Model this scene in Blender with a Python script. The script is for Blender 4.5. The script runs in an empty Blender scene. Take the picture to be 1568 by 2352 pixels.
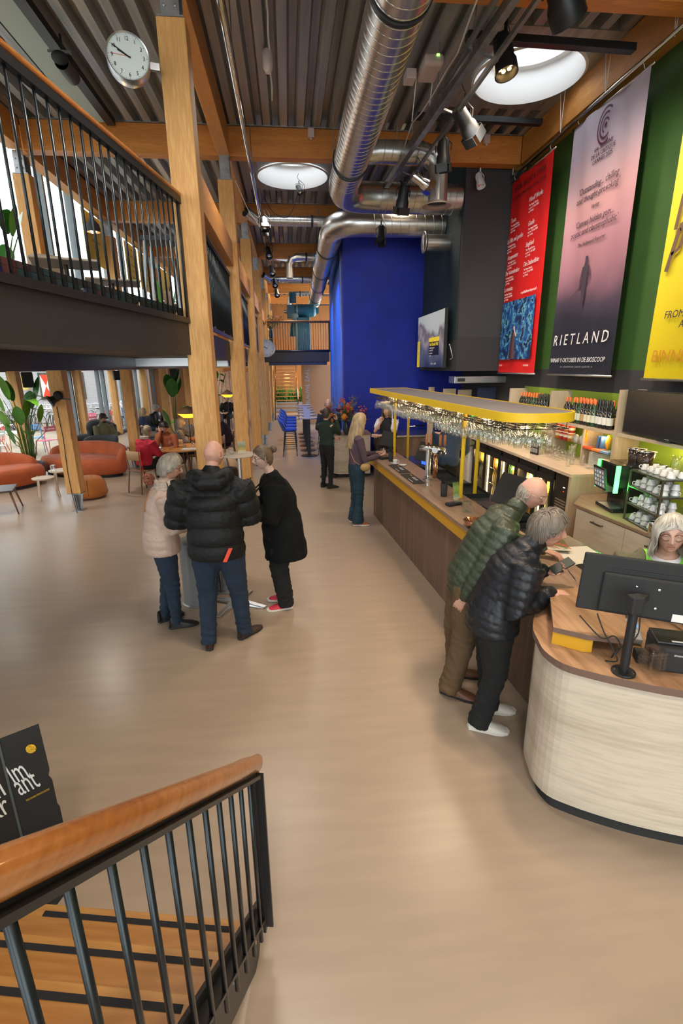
import bpy, bmesh, math, random
from mathutils import Vector as V, Matrix as M, noise
import numpy as np
random.seed(7)
PI = math.pi
C = bpy.context.scene.collection
S = bpy.context.scene
def R(d): return math.radians(d)
ORD = 'first second third fourth fifth sixth seventh eighth ninth tenth eleventh twelfth thirteenth fourteenth fifteenth sixteenth seventeenth eighteenth nineteenth twentieth twenty-first twenty-second'.split()

# ---------------------------------------------------------------- camera
cd = bpy.data.cameras.new('camera'); cam = bpy.data.objects.new('camera', cd); C.objects.link(cam); S.camera = cam
cd.sensor_fit = 'HORIZONTAL'; cd.sensor_width = 36; cd.lens = 1136.5/1568*36; cd.clip_end = 300; cd.clip_start = .05
_r = (.9946872, -.1024527, -.0100442); _u = (.0385643, .2803823, .9591134); _f = (.0954475, .9544052, -.2828437)
cam.matrix_world = M(((_r[0], _u[0], -_f[0], 0), (_r[1], _u[1], -_f[1], 0), (_r[2], _u[2], -_f[2], 2.45), (0, 0, 0, 1)))

# ---------------------------------------------------------------- sky, exposure
w = bpy.data.worlds.new('world'); S.world = w; w.use_nodes = True
nt = w.node_tree; nt.nodes.clear()
wo = nt.nodes.new('ShaderNodeOutputWorld'); bg = nt.nodes.new('ShaderNodeBackground')
tc = nt.nodes.new('ShaderNodeTexCoord'); sp = nt.nodes.new('ShaderNodeSeparateXYZ'); cr = nt.nodes.new('ShaderNodeValToRGB')
nt.links.new(tc.outputs['Generated'], sp.inputs[0]); nt.links.new(sp.outputs['Z'], cr.inputs[0])
cr.color_ramp.elements[0].color = (.78, .84, .9, 1); cr.color_ramp.elements[1].color = (.92, .95, 1, 1)
nt.links.new(cr.outputs[0], bg.inputs[0]); bg.inputs[1].default_value = 5.0
nt.links.new(bg.outputs[0], wo.inputs[0])
vs = S.view_settings; vs.view_transform = 'Standard'; vs.look = 'None'; vs.gamma = 1; vs.exposure = 0.15; vs.use_curve_mapping = False
S.cycles.max_bounces = 8; S.cycles.diffuse_bounces = 4; S.cycles.transparent_max_bounces = 24; S.cycles.glossy_bounces = 3
S.cycles.use_denoising = True; S.cycles.sample_clamp_indirect = 4; S.cycles.caustics_reflective = False; S.cycles.caustics_refractive = False
S.cycles.use_adaptive_sampling = False

def lamp(kind, loc, power, color=(1, 1, 1), size=.2, target=None, spot=60, blend=.6, name='lamp_light'):
    l = bpy.data.lights.new(name, kind); l.energy = power; l.color = color
    if kind == 'SPOT': l.spot_size = R(spot); l.spot_blend = blend; l.shadow_soft_size = size
    elif kind == 'POINT': l.shadow_soft_size = size
    elif kind == 'AREA': l.size = size
    o = bpy.data.objects.new(name, l); C.objects.link(o); o.location = loc
    if target is not None: o.rotation_euler = (V(target)-V(loc)).to_track_quat('-Z', 'Y').to_euler()
    o['kind'] = 'helper'
    return o
# added broad fill spots high in the hall, without fixtures
WARM = (1, .80, .58); NEU = (1, .93, .84)
for x, y, p in ((-.2, -1.6, 200), (2.2, -1.6, 200), (-.3, 3.4, 130), (2.2, 2.6, 200), (2.3, 6.4, 170), (-.4, 7, 110), (2.2, 10.2, 60), (-.2, 11, 110), (.3, 15, 120), (.2, 18.6, 130), (.2, 22.5, 50), (.2, 26, 40)):
    lamp('SPOT', (x, y, 5.35), p*1.8, WARM if x > 0 else NEU, .35, (x, y+.01, 0), 150, 1)
# blue and violet stage spots washing the blue walls, warm spots on the banners
for x, y, z, tx, ty, tz, p, c, a in ((2.0, 9.6, 5.2, 2.2, 12, 2.6, 330, (.2, .35, 1), 95), (.3, 13.0, 5.2, 1.4, 15, 2.0, 420, (.08, .42, 1), 80), (.35, 17, 5.2, 1.5, 18.5, 2.6, 380, (.15, .3, 1), 80),
        (1.1, 12.6, 3.6, 1.1, 13.5, 0, 40, (.4, .3, 1), 80), (2.2, 4.2, 5.1, 4.0, 6.6, 3.2, 260, NEU, 75), (2.2, 6.4, 5.1, 4.0, 8.6, 3.0, 160, NEU, 70), (2.1, 3.0, 5.1, 1.6, 3.6, .8, 180, WARM, 55)):
    lamp('SPOT', (x, y, z), p, c, .12, (tx, ty, tz), a, .8)

# ---------------------------------------------------------------- materials
def _mat(name):
    m = bpy.data.materials.new(name); m.use_nodes = True; n = m.node_tree
    return m, n, n.nodes['Principled BSDF']
def mat(name, c, rough=.5, metal=0, bump=0, bs=40, var=0, vs_=6, emit=0, ec=None, spec=.5, coat=0, sheen=0, stretch=None, sub=0):
    m, n, p = _mat(name)
    c = tuple(c)
    p.inputs['Base Color'].default_value = (*c, 1); p.inputs['Roughness'].default_value = rough; p.inputs['Metallic'].default_value = metal
    p.inputs['Specular IOR Level'].default_value = spec; p.inputs['Coat Weight'].default_value = coat; p.inputs['Sheen Weight'].default_value = sheen
    if sub: p.inputs['Subsurface Weight'].default_value = sub; p.inputs['Subsurface Radius'].default_value = (.02, .008, .004); p.inputs['Subsurface Scale'].default_value = .3
    if emit: p.inputs['Emission Color'].default_value = (*(ec or c), 1); p.inputs['Emission Strength'].default_value = emit
    if bump or var:
        tc = n.nodes.new('ShaderNodeTexCoord'); mp = n.nodes.new('ShaderNodeMapping'); n.links.new(tc.outputs['Object'], mp.inputs[0])
        if stretch: mp.inputs['Scale'].default_value = stretch
    if var:
        t = n.nodes.new('ShaderNodeTexNoise'); t.inputs['Scale'].default_value = vs_; t.inputs['Detail'].default_value = 5; n.links.new(mp.outputs[0], t.inputs[0])
        r = n.nodes.new('ShaderNodeValToRGB'); r.color_ramp.elements[0].position = .3; r.color_ramp.elements[1].position = .7
        r.color_ramp.elements[0].color = (*(x*(1-var) for x in c), 1); r.color_ramp.elements[1].color = (*(min(1, x*(1+var)) for x in c), 1)
        n.links.new(t.outputs[0], r.inputs[0]); n.links.new(r.outputs[0], p.inputs['Base Color'])
    if bump:
        t = n.nodes.new('ShaderNodeTexNoise'); t.inputs['Scale'].default_value = bs; t.inputs['Detail'].default_value = 3; n.links.new(mp.outputs[0], t.inputs[0])
        b = n.nodes.new('ShaderNodeBump'); b.inputs['Strength'].default_value = bump; b.inputs['Distance'].default_value = .01
        n.links.new(t.outputs[0], b.inputs['Height']); n.links.new(b.outputs[0], p.inputs['Normal'])
    return m
def wood(name, c1, c2, scale=1, axis='Z', rough=.5, ring=6, dist=3, knots=0, lam=0, coat=0, scl=None):
    """grain runs along the given object axis"""
    m, n, p = _mat(name); p.inputs['Roughness'].default_value = rough; p.inputs['Coat Weight'].default_value = coat
    tc = n.nodes.new('ShaderNodeTexCoord'); mp = n.nodes.new('ShaderNodeMapping'); n.links.new(tc.outputs['Object'], mp.inputs[0])
    s = {'X': (.09, 1, 1), 'Y': (1, .09, 1), 'Z': (1, 1, .09)}[axis]; mp.inputs['Scale'].default_value = scl or tuple(k*scale for k in s)
    t = n.nodes.new('ShaderNodeTexNoise'); t.inputs['Scale'].default_value = ring; t.inputs['Detail'].default_value = 2; t.inputs['Distortion'].default_value = .4
    n.links.new(mp.outputs[0], t.inputs[0])
    mu = n.nodes.new('ShaderNodeMath'); mu.operation = 'MULTIPLY'; mu.inputs[1].default_value = dist*6; n.links.new(t.outputs[0], mu.inputs[0])
    sn = n.nodes.new('ShaderNodeMath'); sn.operation = 'SINE'; n.links.new(mu.outputs[0], sn.inputs[0])
    f = n.nodes.new('ShaderNodeTexNoise'); f.inputs['Scale'].default_value = ring*14; f.inputs['Detail'].default_value = 3; n.links.new(mp.outputs[0], f.inputs[0])
    ad = n.nodes.new('ShaderNodeMath'); ad.operation = 'MULTIPLY_ADD'; n.links.new(sn.outputs[0], ad.inputs[0]); ad.inputs[1].default_value = .22; n.links.new(f.outputs[0], ad.inputs[2])
    r = n.nodes.new('ShaderNodeValToRGB'); r.color_ramp.elements[0].position = .22; r.color_ramp.elements[1].position = .78
    r.color_ramp.elements[0].color = (*c2, 1); r.color_ramp.elements[1].color = (*c1, 1); n.links.new(ad.outputs[0], r.inputs[0])
    out = r.outputs[0]
    if knots:
        vo = n.nodes.new('ShaderNodeTexVoronoi'); vo.inputs['Scale'].default_value = knots
        mp2 = n.nodes.new('ShaderNodeMapping'); mp2.inputs['Scale'].default_value = {'X': (.45, 1, 1), 'Y': (1, .45, 1), 'Z': (1, 1, .45)}[axis]
        n.links.new(tc.outputs['Object'], mp2.inputs[0]); n.links.new(mp2.outputs[0], vo.inputs[0])
        kr = n.nodes.new('ShaderNodeValToRGB'); kr.color_ramp.elements[0].position = .04; kr.color_ramp.elements[1].position = .1
        kr.color_ramp.elements[0].color = (.25, .25, .25, 1); kr.color_ramp.elements[1].color = (1, 1, 1, 1); n.links.new(vo.outputs['Distance'], kr.inputs[0])
        mx = n.nodes.new('ShaderNodeMix'); mx.data_type = 'RGBA'; mx.blend_type = 'MULTIPLY'; mx.inputs['Factor'].default_value = 1
        n.links.new(out, mx.inputs['A']); n.links.new(kr.outputs[0], mx.inputs['B']); out = mx.outputs['Result']
    n.links.new(out, p.inputs['Base Color'])
    b = n.nodes.new('ShaderNodeBump'); b.inputs['Strength'].default_value = .12; b.inputs['Distance'].default_value = .004; n.links.new(ad.outputs[0], b.inputs['Height']); n.links.new(b.outputs[0], p.inputs['Normal'])
    return m
def thin_glass(name, tint=(.96, .98, .97), refl=1.45, rough=.0, haze=0.):
    m, n, p = _mat(name); n.nodes.remove(p); out = n.nodes['Material Output']
    tr = n.nodes.new('ShaderNodeBsdfTransparent'); tr.inputs[0].default_value = (*tint, 1)
    gl = n.nodes.new('ShaderNodeBsdfGlossy'); gl.inputs['Roughness'].default_value = rough; gl.inputs[0].default_value = (1, 1, 1, 1)
    lw = n.nodes.new('ShaderNodeLayerWeight'); lw.inputs[0].default_value = .5
    pw = n.nodes.new('ShaderNodeMath'); pw.operation = 'POWER'; pw.inputs[1].default_value = 4.; n.links.new(lw.outputs['Facing'], pw.inputs[0])
    fr = n.nodes.new('ShaderNodeMath'); fr.operation = 'MULTIPLY_ADD'; fr.inputs[1].default_value = .8; fr.inputs[2].default_value = (refl-1)*.1; n.links.new(pw.outputs[0], fr.inputs[0])
    mx = n.nodes.new('ShaderNodeMixShader'); n.links.new(fr.outputs[0], mx.inputs[0]); n.links.new(tr.outputs[0], mx.inputs[1]); n.links.new(gl.outputs[0], mx.inputs[2])
    last = mx
    if haze:
        df = n.nodes.new('ShaderNodeBsdfDiffuse'); df.inputs[0].default_value = (.9, .9, .9, 1); m2 = n.nodes.new('ShaderNodeMixShader'); m2.inputs[0].default_value = haze
        n.links.new(mx.outputs[0], m2.inputs[1]); n.links.new(df.outputs[0], m2.inputs[2]); last = m2
    n.links.new(last.outputs[0], out.inputs[0]); return m
def ramp_mat(name, stops, axis='Z', lo=0, hi=1, rough=.6, noise_amt=.0, ns=1.5, emit=0):
    """flat print whose colour runs along an object axis between lo and hi, broken up by noise"""
    m, n, p = _mat(name); p.inputs['Roughness'].default_value = rough
    tc = n.nodes.new('ShaderNodeTexCoord'); sp = n.nodes.new('ShaderNodeSeparateXYZ'); n.links.new(tc.outputs['Object'], sp.inputs[0])
    mr = n.nodes.new('ShaderNodeMapRange'); mr.inputs[1].default_value = lo; mr.inputs[2].default_value = hi; n.links.new(sp.outputs[axis], mr.inputs[0])
    t = n.nodes.new('ShaderNodeTexNoise'); t.inputs['Scale'].default_value = ns; t.inputs['Detail'].default_value = 4; n.links.new(tc.outputs['Object'], t.inputs[0])
    a = n.nodes.new('ShaderNodeMath'); a.operation = 'MULTIPLY_ADD'; a.inputs[1].default_value = noise_amt; n.links.new(t.outputs[0], a.inputs[0]); n.links.new(mr.outputs[0], a.inputs[2])
    a2 = n.nodes.new('ShaderNodeMath'); a2.operation = 'SUBTRACT'; a2.inputs[1].default_value = noise_amt/2; n.links.new(a.outputs[0], a2.inputs[0])
    r = n.nodes.new('ShaderNodeValToRGB'); e = r.color_ramp.elements
    while len(e) < len(stops): e.new(.5)
    for k, (q, c) in enumerate(stops): e[k].position = q; e[k].color = (*c, 1)
    n.links.new(a2.outputs[0], r.inputs[0]); n.links.new(r.outputs[0], p.inputs['Base Color'])
    if emit: n.links.new(r.outputs[0], p.inputs['Emission Color']); p.inputs['Emission Strength'].default_value = emit
    return m

G = {}
G['pine'] = wood('glulam_pine', (.82, .47, .17), (.60, .29, .08), 1, 'Z', .55, 5, 1.4, 1.8)
G['pinex'] = wood('glulam_pine_x', (.74, .29, .055), (.52, .18, .03), 1, 'X', .5, 5, 1.4, 1.8)
G['piney'] = wood('glulam_pine_y', (.76, .36, .09), (.54, .22, .045), 1, 'Y', .5, 5, 1.4, 1.8)
G['galv'] = mat('galvanised_steel', (.33, .34, .34), .38, .85, .15, 30, .25, 8)
G['deck'] = mat('trapezoid_deck_steel', (.37, .37, .345), .42, .55, .1, 12, .25, 3, stretch=(4, .15, 4))
G['duct'] = mat('duct_steel', (.62, .60, .57), .27, .92, .1, 9, .12, 4)
G['black'] = mat('black_steel', (.022, .023, .025), .38, .3)
G['blackm'] = mat('black_matte', (.018, .018, .018), .75)
G['dgrey'] = mat('dark_grey_fascia', (.026, .024, .025), .55, 0, .1, 60)
G['charc'] = mat('charcoal_wall', (.045, .043, .046), .85, 0, .1, 60)
G['blue'] = mat('ultramarine_wall', (.003, .018, .34), .62, 0, .18, 14, .15, 3)
G['blue2'] = mat('ultramarine_side_wall', (.003, .12, .66), .6, 0, .2, 10, .12, 4)
G['green'] = mat('green_padded_wall', (.050, .115, .026), .55, 0, .5, 1.6, .15, 1)
G['lime'] = mat('lime_back_panel', (.27, .42, .035), .6)
G['yel'] = mat('yellow_steel', (.78, .50, .012), .45)
G['floor'] = mat('linoleum_floor', (.38, .285, .205), .3, 0, .02, 30, .06, 5, stretch=(.35, 2.2, 1))
G['ash'] = wood('pale_ash', (.64, .50, .36), (.50, .38, .26), 1, 'X', .5, 3, 1.2)
G['ashz'] = wood('pale_ash_z', (.64, .50, .36), (.50, .38, .26), 1, 'Z', .5, 3, 1.2)
G['white'] = mat('white_paint', (.8, .8, .78), .5)
G['chrome'] = mat('chrome', (.75, .75, .74), .12, 1)
G['alu'] = mat('brushed_aluminium', (.6, .61, .62), .3, .9)
G['glass'] = thin_glass('window_glass', (.97, .99, .98))
G['gl'] = thin_glass('drinking_glass', (.965, .975, .97), 1.6, .03)
G['lamp'] = mat('lit_lamp', (1, .7, .3), .5, emit=12, ec=(1, .62, .22))
G['led'] = mat('warm_led_strip', (1, .8, .45), .5, emit=14, ec=(1, .72, .3))

# ---------------------------------------------------------------- mesh helpers
class MB:
    def __init__(s): s.v = []; s.f = []; s.m = []; s.mi = 0
    def add(s, vs, fs):
        o = len(s.v); s.v += [tuple(p) for p in vs]; s.f += [tuple(i+o for i in f) for f in fs]; s.m += [s.mi]*len(fs); return s
    def box(s, a, b, mx=None):
        (x0, y0, z0), (x1, y1, z1) = a, b
        p = [V((x, y, z)) for x in (x0, x1) for y in (y0, y1) for z in (z0, z1)]
        if mx is not None: p = [mx @ q for q in p]
        return s.add(p, [(0, 1, 3, 2), (4, 6, 7, 5), (0, 4, 5, 1), (2, 3, 7, 6), (0, 2, 6, 4), (1, 5, 7, 3)])
    def bar(s, a, b, w, h=None, up=(0, 0, 1)):
        """rectangular bar from a to b"""
        a, b = V(a), V(b); h = h or w; d = (b-a).normalized(); u = V(up)
        if abs(d.dot(u)) > .98: u = V((0, 1, 0))
        r = d.cross(u).normalized(); u = r.cross(d); p = []
        for q in (a, b):
            for i, j in ((-1, -1), (1, -1), (1, 1), (-1, 1)): p.append(q+r*i*w/2+u*j*h/2)
        return s.add(p, [(3, 2, 1, 0), (4, 5, 6, 7), (0, 1, 5, 4), (1, 2, 6, 5), (2, 3, 7, 6), (3, 0, 4, 7)])
    def tube(s, pts, r, n=8, cap=True, rs=None):
        pts = [V(p) for p in pts]; rs = rs or [r]*len(pts); ring = []; pu = None; vs = []
        for i, p in enumerate(pts):
            t = (pts[min(i+1, len(pts)-1)]-pts[max(i-1, 0)]).normalized()
            if pu is None: pu = t.orthogonal().normalized()
            pu = (pu - t*pu.dot(t)).normalized(); q = t.cross(pu)
            for k in range(n):
                a = 2*PI*k/n; vs.append(p+(pu*math.cos(a)+q*math.sin(a))*rs[i])
        fs = []
        for i in range(len(pts)-1):
            for k in range(n): a, b = i*n+k, i*n+(k+1) % n; fs.append((a, b, b+n, a+n))
        if cap: fs += [tuple(range(n))[::-1], tuple((len(pts)-1)*n+k for k in range(n))]
        return s.add(vs, fs)
    def lathe(s, prof, n=16, c=(0, 0, 0), mx=None, cap=False):
        vs = []; fs = []; c = V(c)
        for r, z in prof:
            for k in range(n): a = 2*PI*k/n; vs.append(V((r*math.cos(a), r*math.sin(a), z)))
        if mx is not None: vs = [mx @ v for v in vs]
        vs = [v+c for v in vs]
        for i in range(len(prof)-1):
            for k in range(n): a, b = i*n+k, i*n+(k+1) % n; fs.append((a, b, b+n, a+n))
        if cap: fs += [tuple(range(n))[::-1], tuple((len(prof)-1)*n+k for k in range(n))]
        return s.add(vs, fs)
    def prism(s, poly, z0, z1, mx=None):
        n = len(poly); vs = [V((x, y, z0)) for x, y in poly]+[V((x, y, z1)) for x, y in poly]
        if mx is not None: vs = [mx @ v for v in vs]
        return s.add(vs, [tuple(range(n))[::-1], tuple(range(n, 2*n))]+[(i, (i+1) % n, (i+1) % n+n, i+n) for i in range(n)])
    def sph(s, c, r, n=10, sc=(1, 1, 1)):
        c = V(c); m = n//2; vs = []; fs = []
        for i in range(m+1):
            t = PI*i/m
            for k in range(n): a = 2*PI*k/n; vs.append(c+V((r*sc[0]*math.sin(t)*math.cos(a), r*sc[1]*math.sin(t)*math.sin(a), r*sc[2]*math.cos(t))))
        for i in range(m):
            for k in range(n): a, b = i*n+k, i*n+(k+1) % n; fs.append((a+n, b+n, b, a))
        return s.add(vs, fs)
    def mesh(s, name, mats, smooth=False):
        me = bpy.data.meshes.new(name); me.from_pydata([tuple(v) for v in s.v], [], s.f)
        for q in (mats if isinstance(mats, (list, tuple)) else [mats]): me.materials.append(q)
        if any(s.m): me.polygons.foreach_set('material_index', s.m)
        me.validate(); 
        if smooth: me.polygons.foreach_set('use_smooth', [True]*len(me.polygons))
        me.update(); return me
    def build(s, name, mats, parent=None, smooth=False, bevel=0, loc=None, seg=2, auto=None):
        o = bpy.data.objects.new(name, s.mesh(name, mats, smooth)); C.objects.link(o)
        if parent is not None: o.parent = parent
        if loc is not None: o.location = loc
        if bevel:
            b = o.modifiers.new('b', 'BEVEL'); b.width = bevel; b.segments = seg; b.limit_method = 'ANGLE'; b.angle_limit = R(40)
        if auto is not None and smooth:
            try: o.data.set_sharp_from_angle(angle=R(auto))
            except Exception: pass
        return o
def tag(o, label=None, cat=None, group=None, kind=None):
    if label: o['label'] = label
    if cat: o['category'] = cat
    if group: o['group'] = group
    if kind: o['kind'] = kind
    return o
def thing(name, label, cat, loc=(0, 0, 0), rz=0, group=None, kind=None):
    o = bpy.data.objects.new(name, None); C.objects.link(o); o.location = loc; o.rotation_euler = (0, 0, rz); o.empty_display_size = .1
    return tag(o, label, cat, group, kind)
def struct(o, label=None): o['kind'] = 'structure'; return tag(o, label)
def copy_tree(o, parent=None):
    c = o.copy(); C.objects.link(c)
    if parent is not None: c.parent = parent
    for ch in o.children: copy_tree(ch, c)
    return c
def place(o, loc, rz=0, label=None, sc=None):
    o.location = loc; o.rotation_euler = (0, 0, rz)
    if label: o['label'] = label
    if sc: o.scale = (sc, sc, sc) if not isinstance(sc, tuple) else sc
    return o
def text(s, size, mat_, parent, loc, rot, name='lettering', align='CENTER', shear=0, ext=.0008, sx=1, spacing=1, line=1):
    cu = bpy.data.curves.new(name, 'FONT'); cu.body = s; cu.size = size; cu.align_x = align; cu.shear = shear; cu.extrude = ext; cu.space_character = spacing; cu.space_line = line
    cu.resolution_u = 2
    q = bpy.data.objects.new('tmp', cu); C.objects.link(q); dg = bpy.context.evaluated_depsgraph_get(); me = bpy.data.meshes.new_from_object(q.evaluated_get(dg)); bpy.data.objects.remove(q)
    me.materials.clear(); me.materials.append(mat_)
    o = bpy.data.objects.new(name, me); C.objects.link(o); o.parent = parent; o.location = loc; o.rotation_euler = rot; o.scale = (sx, 1, 1); o['kind'] = 'stuff'
    return o
def crv(P, n=6):
    P = [V(p) for p in P]; r = []
    for i in range(len(P)-1):
        a, b, c, d = P[max(i-1, 0)], P[i], P[i+1], P[min(i+2, len(P)-1)]
        for k in range(n): f = k/n; r.append(.5*((2*b)+(c-a)*f+(2*a-5*b+4*c-d)*f*f+(3*b-a-3*c+d)*f**3))
    return r+[P[-1]]
def circ(r, n=24, a0=0, a1=2*PI, c=(0, 0)): return [(c[0]+r*math.cos(a0+(a1-a0)*k/n), c[1]+r*math.sin(a0+(a1-a0)*k/n)) for k in range(n if abs(a1-a0-2*PI) < 1e-6 else n+1)]
# ---------------------------------------------------------------- floor, ceiling, walls
struct(MB().box((-6.75, -6, -.2), (4.6, 34, 0)).build('floor', G['floor']))
# steel deck: trapezoid ribs running along the hall, cut around the round rooflights
SKY = [(3.13, 7.22), (.22, 10.86), (.3, 18.1), (.22, 25.6), (3.13, 14.6), (-.3, -.6)]; SR = .66; SB = .82
def deck():
    mb = MB(); prof = []; x = -4.35; p = .25
    while x < 4.2:
        prof += [(x, 6.07), (x+.085, 6.07), (x+.115, 5.95), (x+.22, 5.95)]; x += p
    prof = [q for q in prof]
    xs = [q[0] for q in prof]
    for i in range(len(prof)-1):
        (xa, za), (xb, zb) = prof[i], prof[i+1]; xm = (xa+xb)/2
        cuts = sorted((c[1]-SB, c[1]+SB) for c in SKY if abs(xm-c[0]) < SB); y = -6.; segs = []
        for a, b in cuts: segs.append((y, a)); y = b
        segs.append((y, 34.))
        for a, b in segs: mb.add([(xa, a, za), (xb, a, zb), (xb, b, zb), (xa, b, za)], [(0, 1, 2, 3)])
    mb.box((-4.4, -6, 6.12), (-4.3, 34, 6.2))
    return mb
struct(deck().build('ceiling', G['deck']), 'dark corrugated steel roof deck')
def skylight(i, cx, cy, lab):
    t = thing('window_%d' % (i+10), lab, None, (cx, cy, 5.94)); t['kind'] = 'structure'
    mb = MB(); n = 48; sq = []
    for k in range(n):
        a = 2*PI*k/n; c, s_ = math.cos(a), math.sin(a); q = SB+.06; m_ = max(abs(c), abs(s_)); sq.append((c/m_*q, s_/m_*q, 0))
    mb.add(sq+[(SR*math.cos(2*PI*k/n), SR*math.sin(2*PI*k/n), 0) for k in range(n)], [(k, (k+1) % n, (k+1) % n+n, k+n) for k in range(n)])
    for a, b in (((-q, -q), (q, -q)), ((q, -q), (q, q)), ((q, q), (-q, q)), ((-q, q), (-q, -q))): mb.add([(*a, 0), (*b, 0), (*b, .4), (*a, .4)], [(0, 1, 2, 3)])
    mb.build('mounting_plate', G['deck'], t)
    MB().lathe([(SR+.03, -.03), (SR, -.045), (SR-.02, .02), (SR-.02, .33), (SR-.1, .34)], 48).build('kerb_ring', G['white'], t, True, auto=40)
    MB().lathe([(SR-.1, .34), (SR-.06, .36), (SR-.08, .62), (SR-.16, .64)], 48).build('inner_kerb_ring', mat('kerb_grey', (.62, .61, .59), .6), t, True, auto=40)
    MB().lathe([(SR-.12, .63), (SR*.7, .75), (SR*.4, .83), (.001, .86)], 48).build('dome_glass', G['opal'], t, True)
    return t
G['opal'] = thin_glass('opal_dome', (.97, .98, 1), 1.2, .3)
for i, (cx, cy) in enumerate(SKY):
    skylight(i, cx, cy, ['large round rooflight above the banner wall', 'round rooflight behind the second timber beam', 'round rooflight further down the hall', 'farthest round rooflight', 'round rooflight above the back rooms', 'round rooflight above the stairs'][i])
# timber beams across the hall, one per bay, with flange strip under the deck
YB = [-2.1, 1.57, 5.3, 9.02, 12.72, 16.43, 20.13, 23.84, 27.5]
NM = ['behind the camera', 'above the stairs', 'nearest in view, top right', 'above the near end of the banners', 'behind the second rooflight', 'third across the hall from the front', 'above the balcony', 'behind the old film projector', 'farthest of the row']
for k, y in enumerate(YB):
    t = thing('ceiling_beam', 'wide orange glulam beam across the hall, '+NM[k], 'beam', (0, y, 5.55), 0, 'glulam beams across the ceiling')
    MB().box((-3.75, -.1, 0), (3.86, .1, .39)).build('timber', G['pinex'], t, bevel=.006)
    MB().box((-3.75, -.13, .39), (3.86, .13, .4)).build('steel_flange', G['galv'], t)
# long beams over the post row, over the upper glazing and on the banner wall
for x, w_, lab in ((-.86, .18, 'long orange beam along the tops of the post row'), (-3.86, .2, 'long orange beam above the upper windows'), (3.96, .2, 'long orange beam above the banners')):
    t = thing('edge_beam', lab, 'beam', (x, 0, 5.55))
    for k in range(len(YB)-1):
        MB().box((-w_/2, YB[k]+.11, 0), (w_/2, YB[k+1]-.11, .39)).build('timber', G['piney'], t, bevel=.006)
def post(x, y, z0, z1, ztop, lab, foot=True, w_=.235, beamtop=5.55):
    t = thing('timber_post', lab, 'post', (x, y, 0), 0, 'glulam posts')
    MB().box((-w_/2, -w_/2, z0), (w_/2, w_/2, z1)).build('timber', G['pine'], t, bevel=.008)
    if foot:
        f = MB(); f.box((-w_/2, -w_/2, z0-.012), (w_/2, w_/2, z0))
        for a in (-1, 1):
            f.add([(a*.012-.006, -.11, z0-.01), (a*.012-.006, .11, z0-.01), (a*.012-.006, .05, 0), (a*.012-.006, -.05, 0), (a*.012+.006, -.11, z0-.01), (a*.012+.006, .11, z0-.01), (a*.012+.006, .05, 0), (a*.012+.006, -.05, 0)],
                  [(0, 1, 2, 3), (7, 6, 5, 4), (0, 4, 5, 1), (1, 5, 6, 2), (2, 6, 7, 3), (3, 7, 4, 0)])
        f.add([(-.11, -.006, z0-.01), (.11, -.006, z0-.01), (.05, -.006, 0), (-.05, -.006, 0), (-.11, .006, z0-.01), (.11, .006, z0-.01), (.05, .006, 0), (-.05, .006, 0)], [(3, 2, 1, 0), (4, 5, 6, 7), (0, 1, 5, 4), (1, 2, 6, 5), (2, 3, 7, 6), (3, 0, 4, 7)])
        f.box((-.1, -.1, 0), (.1, .1, .008)); f.build('steel_foot', G['galv'], t)
    if ztop:
        f = MB(); f.box((-w_/2+.01, -w_/2, z1), (w_/2-.01, w_/2, z1+.012)); f.box((-.075, -w_/2+.02, z1), (.075, -w_/2+.032, ztop)); f.box((-.006, -w_/2+.03, z1), (.006, w_/2-.03, ztop)); f.box((-.075, w_/2-.032, z1), (.075, w_/2-.02, ztop))
        for sx in (-.045, .045):
            for z in (z1+.08, z1+.2): f.lathe([(.012, 0), (.012, .012), (0.001, .014)], 6, (sx, -w_/2+.02, z), M.Rotation(R(90), 3, 'X'))
        f.build('steel_bracket', G['galv'], t)
    return t
PN = ['nearest', 'second', 'third', 'fourth', 'fifth', 'sixth', 'seventh']
for k in range(7): post(-.855, 5.28+3.71*k, .33, 5.22, 5.56, '%s tall timber post of the row down the middle of the hall' % PN[k])
for k, (x, y) in enumerate(((-3.86, 9.05), (-3.86, 12.75), (-3.86, 16.4), (-3.86, 20.1), (-3.86, 23.8))):
    post(x, y, .33, 2.5, None, '%s timber post under the mezzanine, on a steel foot' % PN[k])
    post(x, y, 2.9, 5.25, 5.56, '%s timber post on the mezzanine by the upper windows' % PN[k], False)
post(-3.86, 5.3, 2.9, 5.25, 5.56, 'timber post at the near end of the upper windows', False)
for k, (x, y) in enumerate(((-6.42, 12.75), (-6.62, 20.1), (-6.5, 16.6), (-6.42, 9.05), (-6.5, 23.8))):
    post(x, y, .02, 2.5, None, ['timber post behind the leafy plant at the terrace windows', 'timber post behind the man in the armchair', 'slim timber post between terrace doors', 'timber post by the terrace windows outside the left edge', 'far timber post by the terrace windows'][k], False, .22)

# mezzanine floor slab with dark fascia, terrace side ceiling
ME = [(-1.75, .7), (-1.37, 2.77), (-.93, 5.17), (-.93, 5.45), (-.96, 5.45), (-.96, 24), (-4.1, 24), (-4.1, -3), (-2.4, -3)]
t = thing('trim_1', 'dark mezzanine floor slab', None); t['kind'] = 'structure'
MB().prism(ME, 2.57, 2.86).build('slab', G['dgrey'], t)
G['carpet'] = mat('dark_patch_carpet', (.03, .03, .035), .95, var=.6, vs_=3)
MB().prism([(x-.05, y) for x, y in ME], 2.862, 2.875).build('carpet', G['carpet'], t)
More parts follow.
